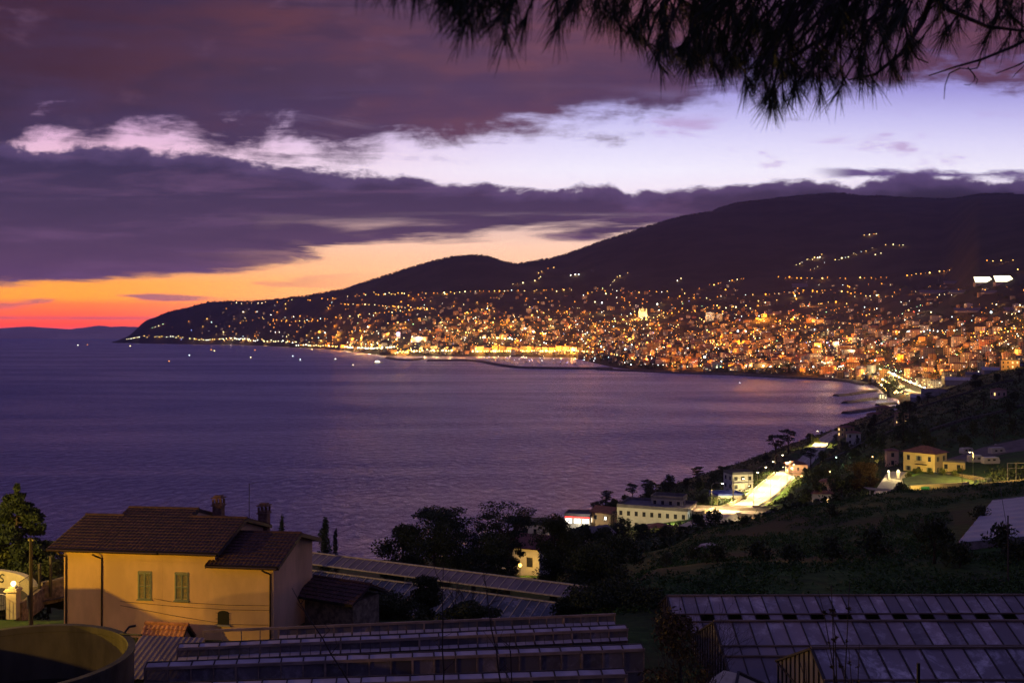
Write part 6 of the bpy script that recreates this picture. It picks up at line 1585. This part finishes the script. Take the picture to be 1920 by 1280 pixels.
chain([(1560,640),(1600,640),(1660,648),(1700,642)], 7, (ORA, WHI, COLD, YEL, RED), 1.1, 5); chain([(1760,690),(1800,668),(1860,665)], 8, (YEL, GRN, WHI, COLD), .9, 5); chain([(1610,668),(1660,664),(1720,660)], 8, (ORA, ORA, YEL), 1.0, 4)
rl = random.Random(77)
k = 0
while k < 2450:
    px = rl.uniform(330, 2200); py = rl.uniform(535, 725)
    if rl.random() > dens(px, py)*.9+.02*(540 < py): continue
    if py > np.interp(px, [200,430,560,730,1070,1165,1320,1480,1640,1760,1920], [638,640,646,660,664,684,695,702,712,715,676]): continue
    c_ = rl.choices((ORA, WARM, YEL, WHI, COLD, GRN, BLU, RED), (58, 16, 8, 6, 7, 2, 1.5, 1.5))[0]
    lamps.append((px, py, c_, rl.lognormvariate(-.30, .45))); k += 1
placed = []
for px, py, c_, s in lamps:
    q = hit(px, py, 1350)
    if q is None: continue
    if q.z < 1.0: q.z = 1.5
    placed.append((q, c_, s, px, py))
placed.sort(key=lambda a: -a[2]+(100 if a[3] > 1922 else 0))
lprot = {}
mbs = MB(); cl_ = list(CN)
for k, (q, c_, s, px, py) in enumerate(placed):
    r = min(2.9, s*q.y*.00031); hgt = 7.0
    if k < 296:
        if c_ not in lprot:
            mb = MB(); mb.ball((0,0,0), 1, 8, 6); mb.tube([(0,0,-8),(0,0,-.8)], .12, 4, 1); o = mb.build('street_lamp', [GL_[c_], M_STEEL]); lprot[c_] = o
        else: o = lprot[c_].copy(); COL.objects.link(o)
        o.location = q+Vector((0, 0, hgt)); o.scale = (r, r, r)
        z = zone_of(px, py)
        o['label'] = f"{CN[c_]} street lamp {'shining brightly ' if s > 1.6 else ''}{z}"; o['category'] = 'street lamp'; o['group'] = f"{CN[c_]} street lamps {z}"
    else:
        mbs.ball(q+Vector((0, 0, hgt)), r, 6, 4, cl_.index(c_))
tag(mbs.build('distant_lights', [GL_[c_] for c_ in cl_]), kind='stuff')
# the light these lamps shed: one source for every few lamps
rl = random.Random(9); nl = 0
cells = {}
for q, c_, s, px, py in placed:
    if q.y > 8200 and rl.random() > .5: continue
    key = (int(px//26), int(py//13))
    if key in cells: cells[key][1] += s; continue
    cells[key] = [(q, c_, px, py), s]
for (q, c_, px, py), s in cells.values():
    core = dens(px, py)
    pw = (36000 if core > .4 else 8000)*min(3.0, .5+.3*s)*(q.y/3500)**1.3*rl.lognormvariate(-.2, .8)
    col = {WARM: (1,.36,.05), YEL: (1,.48,.10), WHI: (1,.6,.25)}.get(c_, (1,.27,.02))
    lamp_light('town lamp light', q+Vector((rl.uniform(-4,4), -9, 10.5)), pw, col, 1.2); nl += 1
print('town lights', nl, 'lamps', len(placed))

# ---- harbour: moles, quay, boats
def sea_at(px, py):
    k_ = (py-LV)/FPX; d = EYE/k_
    for _ in range(6): d = EYE/(k_-d/(2*RE))
    return Vector(((px-960)/FPX*d, d, seaz(d)))
M_ROCK = surf('breakwater rock', (.10,.085,.075), .95, .4, .15, bump=.4)
def mole(label, pts, wid, hgt, cat='breakwater', rough=1.2, seed=1):
    c = spline([sea_at(*p) for p in pts], 10); rr = random.Random(seed); mb = MB(); n = len(c); prof = [(-1, -3), (-.7, .35), (-.35, .95), (.35, 1.0), (.7, .4), (1, -3)]
    base = 0; m_ = len(prof)
    for i, p in enumerate(c):
        td = c[min(i+1, n-1)]-c[max(i-1, 0)]; td.z = 0; td.normalize(); nr = Vector((-td.y, td.x, 0)); e = .55 if i in (0, n-1) else 1
        for u, z in prof: mb.v.append(tuple(p+nr*u*wid/2*e*rr.uniform(.85, 1.15)+Vector((0, 0, (z*hgt*e if z > 0 else z)+rr.uniform(-.3, .3)*rough*.5))))
    for i in range(n-1):
        for j in range(m_-1): mb.f.append((i*m_+j, i*m_+j+1, (i+1)*m_+j+1, (i+1)*m_+j)); mb.m.append(0)
    return tag(mb.build('breakwater', M_ROCK), label, cat)
mole('long dark curved breakwater closing the harbour', [(800,677),(860,676.5),(900,678.5),(935,685),(975,690),(1030,691.5),(1090,692),(1150,692)], 26, 5.5, seed=1)
mole('lit rocky mole at the west end of the harbour', [(727,671),(745,674.5),(770,676),(790,673)], 34, 6, seed=2)
mole('low dark mole left of the lit rocky mole', [(660,659.5),(690,661.5),(722,661)], 22, 4, seed=3)
mole('dark sea wall along the middle shore of the bay', [(1120,693),(1200,696.5),(1300,701),(1380,703)], 34, 4.5, seed=4)
mole('dark sea wall from the middle shore to the promenade', [(1380,703.5),(1450,707.5),(1530,711.5),(1590,715.5),(1625,722)], 30, 5, seed=5)
mole('farthest of the three pointed rock groynes, by the lit beach club', [(1566,742.5),(1590,741),(1612,737.5),(1642,733)], 16, 3.2, seed=6)
mole('middle one of the three pointed rock groynes', [(1583,756),(1605,753.5),(1625,750.5),(1650,748)], 14, 3, seed=7)
mole('nearest of the three pointed rock groynes, longest of them', [(1583,775.5),(1605,773),(1630,769),(1665,764)], 15, 3, seed=8)
mole('short straight rock groyne right of the pointed ones', [(1644,760),(1662,758.5),(1680,757.5)], 10, 3, seed=9)
lamp_light('mole light', sea_at(757, 672)+Vector((0,-10,16)), 90000, (1,.6,.2), 1)
bc = building('beach_club', 'white lit beach club between the pointed rock groynes', 'beach club', sea_at(1655, 749)+Vector((0,0,2)), rad(-15), 11, 8, 5.5, 2, 3, 2, M_WALLW, 'flat', seed=50, lit=.8, litm=glow('club light', (1,.85,.5), 4))
lamp_light('beach club light', sea_at(1651, 752)+Vector((0,-4,8)), 16000, (1,.8,.4), .5)
lamp_light('beach light', sea_at(1628, 727)+Vector((0,-4,9)), 9000, (1,.72,.28), .5); lamp_light('beach light', sea_at(1672, 759)+Vector((0,-4,9)), 9000, (1,.66,.24), .5)
# sand of the beach coves and the bright avenue
av = spline([at(px, d, .5) for px, d in ((1612, 2080), (1640, 1960), (1660, 1820), (1688, 1640), (1712, 1500), (1742, 1390))], 5)
strip('avenue', M_ROAD, av, 16, skirt=3)
for i in range(1, len(av)-1, 2):
    p = av[i]; lamp_light('avenue lamp light', p+Vector((-2, -2, 9)), 60000, (1,.74,.30), .5)
# boats: one of a kind is built, the rest are copies
M_HULL = surf('white hull', (.55,.54,.56), .4, .08, 1); M_SPAR = surf('mast', (.40,.38,.38), .4, .1, 1)
bo = {}
def boat(px, py, L, mast, label, group, rz, lightc=None, lr=.55, cat='boat'):
    q = sea_at(px, py); key = (mast,)
    if key not in bo:
        mb = MB(); pr = [(-.5,.13),(-.5,-.0),(.1,-.15),(.5,0)]
        lo = [(-.48,-.10,-.02),(-.48,.10,-.02),(.12,.13,-.02),(.46,0,-.02),(.12,-.13,-.02)]; hi = [(-.5,-.13,.11),(-.5,.13,.11),(.1,.16,.12),(.54,0,.15),(.1,-.16,.12)]
        mb.add(lo+hi, [(4,3,2,1,0),(5,6,7,8,9)]+[(i,(i+1)%5,(i+1)%5+5,i+5) for i in range(5)])
        mb.box((-.08,0,.17), (.36,.17,.11))
        if mast: mb.tube([(.05,0,.1),(.05,0,1.35)], .011, 4, 1); mb.tube([(.05,0,.28),(-.38,0,.27)], .010, 4, 1)
        else: mb.box((-.12,0,.26), (.2,.14,.07))
        o = mb.build('sailing_boat' if mast else 'motor_boat', [M_HULL, M_SPAR]); bo[key] = o
    else: o = bo[key].copy(); COL.objects.link(o)
    o.location = q; o.scale = (L, L, L); o.rotation_euler.z = rz
    tag(o, label, cat, group)
    if lightc:
        mb = MB(); mb.ball((0,0,(1.0 if mast else .42)), lr/L, 8, 6); l = mb.build('cabin_light', GL_[lightc], o)
    return o
rm = random.Random(31)
for i in range(84):
    px = rm.uniform(905, 1150); py = rm.uniform(674, 687.5)
    if py > np.interp(px, [860,935,975,1150], [674,681,686,688.5])-.5: continue
    ms = rm.random() < .7; lt_ = rm.choices((None, COLD, WHI, YEL, BLU), (50, 28, 10, 6, 6))[0]
    boat(px, py, rm.uniform(10, 17), ms, f"{'sailing boat with bare mast' if ms else 'motor boat'} {'showing a '+CN[lt_]+' light' if lt_ else 'lying dark'} in the marina behind the breakwater", 'boats in the marina', rm.gauss(1.5, .3), lt_, rm.uniform(.5, 1.0))
for px, py, L, c_, lab in ((355,668,13,COLD,'small boat with a white light left of the two blue lit boats'), (317,679.5,12,ORA,'lone boat with an orange light, leftmost in the open bay'), (470,672,12,YEL,'small boat with a yellow light halfway along the bay'), (549,670,14,COLD,'upper one of two boats with bluish lights in mid bay'), (563,677,15,COLD,'lower one of two boats with bluish lights in mid bay'), (629,676,15,WHI,'boat with a white light left of the lit ferry'), (662,687,12,YEL,'boat with a yellow light nearest the lit ferry'), (396,657.5,14,ORA,'far boat with an orange light off the cape'), (402,659.5,14,YEL,'far boat with a yellow light off the cape'), (478,658,14,ORA,'far boat with an orange light off the lit western shore'), (244,650,16,YEL,'far boat with a yellow light left of the cape'), (164,647.5,16,ORA,'dim boat farthest out, first of two by the horizon'), (146,648.5,16,WHI,'dim boat farthest out, second of two by the horizon'), (585,656.5,14,YEL,'boat near the lit western shore'), (1387,721,9,COLD,'small dark boat with a bluish light off the middle shore')):
    boat(px, py, L, False, lab, 'boats in the bay', rm.uniform(0, 6), c_, min(2.2, sea_at(px, py).y*.00034))
fe = boat(709, 681.5, 30, False, 'brightly lit excursion boat off the harbour mouth', None, rad(8))
mb = MB(); mb.box((-.08,-.09,.185), (.5,.02,.07)); mb.box((-.12,-.075,.27), (.3,.02,.06)); mb.build('lit_windows', glow('deck light', (1,.9,.55), 7), fe)

# ---- landmarks of the town
def landmark(px, py, name, label, cat): 
    return thing(name, label, cat, hit(px, py, 1500))
ch = landmark(1205, 594, 'church', 'floodlit church with a dome and two towers on the hill', 'church')
S = ch.location.y/FPX*.85
M_CH = surf('church stone', (.60,.52,.38), .9, .06, .1)
mb = MB(); mb.box((0,0,4*S), (18*S,10*S,14*S)); mb.add([(-9*S,-5.3*S,11*S),(9*S,-5.3*S,11*S),(9*S,5.3*S,11*S),(-9*S,5.3*S,11*S),(-9*S,0,13*S),(9*S,0,13*S)], [(0,1,5,4),(2,3,4,5),(1,2,5),(3,0,4)]); mb.build('nave', M_CH, ch)
mb = MB(); mb.lathe([(4.2*S,9*S),(4.2*S,15*S),(4.4*S,15.2*S),(3.9*S,17.2*S),(2.7*S,19*S),(1.0*S,20*S),(.8*S,22*S),(0,22.8*S)], 20); mb.build('dome', M_CH, ch, smooth=True)
for x in (-7.5, 7.5): mb = MB(); mb.box((x*S,-4*S,7*S), (3*S,3*S,20*S)); mb.lathe([(1.9*S,17*S),(0,20*S)], 8, (x*S,-4*S,0)); mb.build('tower', M_CH, ch)
for x in (-8, 8): lamp_light('church floodlight', ch.location+Vector((x*S,-16*S,5*S)), 110000, (1,.72,.26), 2)
def slab(px, py, wpx, hpx, name, label, cat, wall, roof='flat', rz=0.0, d=None):
    q = hit(px, py, 1350) if d is None else P(px, py, d); s_ = q.y/FPX; V, Fc, M = block_verts(wpx*s_, wpx*s_*.5, hpx*s_, roof)
    mb = MB(); mb.add(V, [tuple(dict.fromkeys(f)) for f in Fc]); mb.m = M
    o = mb.build(name, [wall, M_TR if roof == 'hipped' else M_TF], loc=q); o.rotation_euler.z = rz
    return tag(o, label, cat)
slab(1331, 601, 14, 15, 'town_building', 'tall block with a glowing yellow front behind the middle shore', 'building', town_wall('bright windows wall', (.6,.5,.3), .75, 4), rz=.1)
slab(1349, 602, 10, 13, 'town_building', 'tall block with green tinged windows next to the glowing yellow one', 'building', town_wall('green windows wall', (.4,.4,.3), .5, 2))
slab(747, 634, 7, 11, 'tower', 'tower with a pale violet glowing crown above the western harbour', 'tower', town_wall('violet tower wall', (.6,.55,.65), .6, 3)); 
q = hit(747, 634, 1500); mb = MB(); mb.box((0,0,0), (13,6,16)); tag(mb.build('lit_sign', glow('violet crown', (.85,.62,1), 3.2), loc=q+Vector((0,-8.5,20))), 'violet glowing panel on the tower above the western harbour', 'sign')
slab(786, 640, 30, 8, 'town_building', 'long pale floodlit hall above the western harbour', 'building', TW['white'])
lamp_light('hall floodlight', hit(786, 640, 1500)+Vector((0,-25,18)), 90000, (1,.8,.7), 2)
for px in (898, 928, 958, 988, 1018, 1048, 1078): lamp_light('quay floodlight', hit(px, 658.5, 1500)+Vector((0,-30,13)), 190000, (1,.42,.06), 1.5)
for px in (772, 796, 820, 844): lamp_light('quay floodlight', hit(px, 656, 1500)+Vector((0,-30,14)), 240000, (1,.55,.14), 1.5)
for px in (655, 675, 695, 715, 735): lamp_light('shore floodlight', hit(px, 650, 1500)+Vector((0,-30,14)), 220000, (1,.66,.26), 1.5)
QF = 'quay fronts facing the glowing harbour'
for i in range(15): o = slab(888+i*13.4, 658.5, rm.uniform(11, 13), rm.uniform(6, 11), 'town_building', 'x', 'building', TW[('ochre','cream','pink','ochre')[i % 4]], 'hipped', rm.gauss(0,.05)); tag(o, f"{('first','second','third','fourth','fifth','sixth','seventh','eighth','ninth','tenth','eleventh','twelfth','thirteenth','fourteenth','last')[i]} house from the left in the row facing the glowing quay", 'building', QF)
slab(1527, 681, 24, 17, 'town_building', 'pale six storey block at the start of the promenade', 'building', TW['white'], rz=.2)
slab(1588, 664, 30, 16, 'town_building', 'ornate twin towered villa above the promenade', 'villa', TW['ochre'], 'hipped')
slab(1752, 727, 26, 12, 'town_building', 'pale angular block right of the bright avenue', 'building', TW['white'], rz=-.4)
slab(1728, 700, 40, 10, 'town_building', 'long block with lit rows of windows right of the bright avenue', 'building', town_wall('lit row wall', (.45,.36,.26), .4, 1.6))
slab(1700, 661, 40, 9, 'town_building', 'long pale hall in the valley right of the avenue', 'building', TW['white'])
# floodlit glasshouses high on the right
for (px, py, w_, hh, lab) in ((1843, 531, 35, 11, 'left one of the two dazzling glasshouses high on the slope'), (1881, 530, 36, 12, 'right one of the two dazzling glasshouses high on the slope')):
    d = 2700; s_ = d/FPX; q = hit(px, py, 1500); d = q.y; s_ = d/FPX; th = thing('lit_glasshouse', lab, 'greenhouse', q+Vector((0,-12,2)), rad(-3), 'dazzling glasshouses high on the slope')
    mb = MB(); W2, H2 = w_*s_/2, hh*s_
    mb.add([(-W2,0,0),(W2,0,0),(W2*.85,22,H2),(-W2*.85,22,H2)], [(0,1,2,3)]); mb.build('lit_roof', glow('grow lamps behind glass', (1,.88,.52), 3.4), th)
    mb = MB(); mb.box((0, 8, -6), (2*W2, 16, 11.9)); mb.build('wall', M_WALLG, th)
GH = 'dark sheeted greenhouse terraces on the right hillside'
for px, py, w_, hh, d, lab in ((1760,550,72,5,2500,'longest dark sheeted terrace under the dazzling glasshouses'), (1806,550,56,5,2460,'second long sheeted terrace right of the longest one'), (1862,550,40,4,2450,'sheeted terrace at the right end under the dazzling glasshouses'), (1790,532,40,4,2650,'short sheeted terrace left of the dazzling glasshouses'), (1500,538,30,6,4300,'pale sheeted terrace below the orange hill road'), (1450,590,30,4,3300,'sheeted roof on the dark middle slope'), (1830,585,80,6,2100,'long sheeted roof with an orange lit edge'), (1900,586,30,8,2050,'sheeted roof right of the orange lit one')):
    q = hit(px, py, 1400) or P(px, py, d); d = q.y; s_ = d/FPX; th = thing('grower_shed', lab, 'greenhouse', q+Vector((0,0,3)), rad(-4), GH); mb = MB(); W2 = w_*s_/2; mb.add([(-W2,-6,0),(W2,-6,0),(W2*.96,14,hh*s_),(-W2*.96,14,hh*s_)], [(0,1,2,3)]); mb.build('roof', M_CORR, th); mb = MB(); mb.box((0, 4, -2.1), (2*W2*.9, 19, 4)); mb.build('wall', M_WALLG, th)
# tree masses between the houses
tv = []; rt = np.random.default_rng(8); cc = []; rr_ = []
rk = random.Random(14)
fixed = [(1165+rk.gauss(0,25), 676+rk.gauss(0,6)) for _ in range(40)]+[(1230+rk.gauss(0,25), 686+rk.gauss(0,4)) for _ in range(40)]+[(1475+rk.gauss(0,9), 692+rk.gauss(0,4)) for _ in range(30)]+[(1668+rk.gauss(0,14), 727+rk.gauss(0,5)) for _ in range(18)]
while len(fixed) < 1500:
    px = rk.uniform(300, 1930); py = rk.uniform(535, 720)
    if rk.random() < .12+.5*dens(px, py): fixed.append((px, py))
for px, py in fixed:
    q = hit(px, py, 1350)
    if q is None or q.z < 2: continue
    r = rk.uniform(3.5, 8)
    for k in range(3): cc.append((q.x+rk.gauss(0, r*.7), q.y+rk.gauss(0, r*.7), q.z+r*.8)); rr_.append((r, r, r*.9))
V, Fq = leaves(np.array(cc), np.array(rr_), 95000, 2.4, rt, aspect=.7)
tag(np_mesh('town_trees', V, Fq, L_OAK), kind='stuff')
# macchia on the ridge lines of the mountains
cc = []
for _ in range(2600):
    px = rk.uniform(300, 1900); i = int(np.clip(np.searchsorted(gx, px)-1, 0, len(gx)-2)); s_ = LV-FPX*(GZ[i]-EYE)/gd; j = int(np.argmin(np.where(gd > 4000, s_, 1e9)))
    d = gd[j]*rk.uniform(.985, 1.005); cc.append(tuple(at(px, d, rk.uniform(0, 5))))
V, Fq = leaves(np.array(cc), np.full((len(cc), 3), 9.0), 16000, 8, rt, aspect=.8)
tag(np_mesh('ridge_trees', V, Fq, L_OAK), kind='stuff')
# ---------------------------------------------------------------- the pine whose boughs hang over the view
pt = thing('pine_tree', 'dark pine whose needled boughs hang into the sky above the bay', 'tree', (4.6, 1.2, EYE-1.8))
o0 = Vector((4.6, 1.2, EYE-1.8))
M_NEEDLE = leaf_mat('pine needles', (.014, .024, .008), (.050, .062, .020), .55, .3)
M_PBARK = surf('pine bark', (.040, .026, .020), .95, .4, 9, bump=.02)
tb = MB(); tb.tube([(0,0,-.6), (.05,.1,1.5), (-.1,.25,3.2), (-.3,.5,5.2), (-.2,.6,7.5)], [.24,.20,.18,.13,.06], 12)
tb.build('trunk', M_PBARK, pt, smooth=True)
rp_ = random.Random(4)
LOW = [(640,-14),(690,0),(740,12),(800,50),(840,95),(880,95),(915,70),(945,128),(975,80),(990,10),(1005,60),(1030,98),(1050,50),(1075,45),(1110,72),(1160,92),(1200,120),(1240,150),(1280,180),(1330,165),(1380,190),(1430,238),(1465,238),(1500,205),(1545,242),(1560,180),(1600,185),(1660,190),(1700,160),(1735,105),(1790,95),(1840,100),(1900,80),(1960,90)]
def low(px): return np.interp(px, [a for a, b in LOW], [b for a, b in LOW])
def dep(px): return float(np.interp(px, [640, 900, 1100, 1300, 1950], [1.75, 1.9, 2.5, 3.0, 3.3]))
NV = []; NF = []
def tuft(p, d, L, n, spread):
    d = d.normalized(); a = d.cross(Vector((.3, .5, .8))).normalized(); b_ = d.cross(a)
    for i in range(n):
        u = rp_.random(); th_ = rp_.random()*6.283; sp_ = spread*(.25+.75*rp_.random()**.7)
        q0 = p-d*(.055*u)
        v = (d*math.cos(sp_)+(a*math.cos(th_)+b_*math.sin(th_))*math.sin(sp_)).normalized()
        v = (v+Vector((0, 0, -.18))).normalized(); ln = L*(.7+.45*rp_.random())
        w_ = v.cross(Vector((rp_.gauss(0,1), rp_.gauss(0,1), rp_.gauss(0,1)))).normalized()*.00085
        m_ = q0+v*ln*.55; e = q0+v*ln+Vector((0, 0, -.06*ln))
        k = len(NV); NV.extend((q0-w_, q0+w_, m_+w_, m_-w_, e+w_*.3, e-w_*.3)); NF.extend(((k, k+1, k+2, k+3), (k+3, k+2, k+4, k+5)))
tw = MB()
nodes = []
def spray(px, py, dd, slant):
    """a twig that comes down to (px, py) with needle tufts at and near its tip"""
    tip = P(px, py, dd)-o0
    d = Vector((slant, rp_.gauss(0, .25), -1)).normalized()
    L = .078 if dd < 2.3 else .086
    base = tip-d*L*.8
    up_ = base-d*.10+Vector((rp_.uniform(-.03, .05), rp_.uniform(-.03, .03), .05)); far = up_+Vector((rp_.uniform(.05, .22), rp_.uniform(-.1, .2), rp_.uniform(.12, .28)))
    tw.tube([far, up_, base-d*.03, base+d*.01], [.0042, .0032, .0024, .0016], 4, cap=False)
    tuft(base, d, L, rp_.randint(34, 58), rp_.uniform(.48, .95))
    if rp_.random() < .7: tuft(up_.lerp(base, .35), (d+Vector((rp_.uniform(-.7, .7), rp_.uniform(-.5, .5), .1))), L*.95, rp_.randint(24, 40), .7)
    return far
# fringe: sprays that end on the lower outline
for (x, y) in ((692,2),(705,8),(730,14),(752,9),(775,22),(790,32),(806,50),(825,62),(838,88),(852,104),(868,70),(882,97),(897,60),(915,74),(930,58),(946,132),(957,100),(968,74),(930,20),(1029,100),(1021,68),(1041,60),(1060,50),(1078,38),(1090,60),(820,20),(850,30),(880,30),(905,15),(940,30),(870,10),(1060,10),(1085,10)):
    spray(x, y, dep(x)*rp_.uniform(.95, 1.08), rp_.gauss(-.1, .3))
px = 1095.0
while px < 1735:
    y = low(px)
    spray(px, y-rp_.choice((0, 6, 18, 34, 50))*rp_.uniform(.4, 1), dep(px)*rp_.uniform(.92, 1.12), rp_.gauss(-.2 if px < 1300 else .12, .42))
    px += rp_.uniform(8, 17)
for i in range(240):
    px = rp_.triangular(1060, 1930, 1400) if rp_.random() < .9 else rp_.uniform(700, 960)
    y1 = low(px)-26
    if y1 < -50: continue
    y = y1-abs(rp_.gauss(0, .6))*(y1+60)
    if y < -85: continue
    if px > 1690 and rp_.random() < .7: continue
    spray(px, y, dep(px)*rp_.uniform(.95, 1.25), rp_.gauss(-.1, .5))
# sparse tips at the right, on thin bare twigs
for (px, y) in ((1748, 92), (1768, 110), (1800, 84), (1822, 112), (1845, 90), (1868, 118), (1885, 72), (1905, 100), (1925, 70), (1760, 40), (1790, 30), (1830, 45), (1870, 30), (1910, 35), (1850, 60)): spray(px, y, 3.2*rp_.uniform(.96, 1.1), rp_.gauss(-.1, .5))
def twig(pts, r0, r1, dd=3.25):
    q = [P(x, y, dd+.1*math.sin(i*1.7))-o0 for i, (x, y) in enumerate(pts)]; tw.tube(q, list(np.linspace(r0, r1, len(q))), 5, cap=False)
twig([(1960,55),(1900,88),(1840,112),(1790,126),(1742,142)], .007, .002); twig([(1840,112),(1832,128),(1820,130),(1800,128)], .003, .0015); twig([(1800,128),(1780,138),(1772,160),(1770,186)], .0028, .001)
twig([(1815,127),(1826,140),(1828,150),(1818,160),(1808,159)], .0025, .001); twig([(1826,140),(1833,150),(1830,158)], .002, .001); twig([(1960,95),(1910,122),(1868,138)], .004, .0015); twig([(1935,110),(1905,138),(1898,146)], .002, .001)
twig([(1760,-40),(1730,40),(1690,100),(1640,140),(1590,150)], .012, .003); twig([(1700,80),(1720,110),(1740,118)], .004, .002); twig([(1690,-60),(1780,20),(1850,50),(1930,60)], .010, .004); twig([(1640,-40),(1560,60),(1480,110),(1400,130)], .012, .003)
twig([(1300,-60),(1230,30),(1210,90)], .008, .003, 2.9); twig([(1120,-60),(1040,-5),(1028,30)], .006, .002, 2.3); twig([(1010,-80),(955,10),(950,60)], .006, .002, 1.95); twig([(900,-60),(860,10),(850,40)], .005, .002, 1.9); twig([(900,-60),(790,-20),(730,-2)], .005, .002, 1.8)
tw.build('twigs', M_PBARK, pt)
np_mesh('needles', np.array([tuple(v) for v in NV]), np.array(NF), M_NEEDLE, pt)
# boughs that carry them, from the trunk over the top of the view
for pts, r in (([(-.15,.3,3.4), P(2150,-420,3.0)-o0, P(1700,-180,3.1)-o0, P(1400,-90,3.1)-o0, P(1150,-70,2.7)-o0, P(950,-85,2.1)-o0, P(760,-60,1.85)-o0], (.09,.07,.05,.035,.024,.014,.006)), ([(-.2,.4,4.2), P(2100,-500,3.8)-o0, P(1800,-150,3.6)-o0, P(1620,-30,3.5)-o0], (.07,.05,.03,.012)), ([(-.2,.4,4.6), P(1900,-420,4.0)-o0, P(1500,-200,3.6)-o0, P(1280,-70,3.3)-o0], (.07,.05,.03,.012))):
    mb = MB(); mb.tube(spline([Vector(p) for p in pts], 4), list(np.interp(np.linspace(0, 1, (len(pts)-1)*4+1), np.linspace(0, 1, len(r)), r)), 7, cap=False); mb.build('bough', M_PBARK, pt, smooth=True)
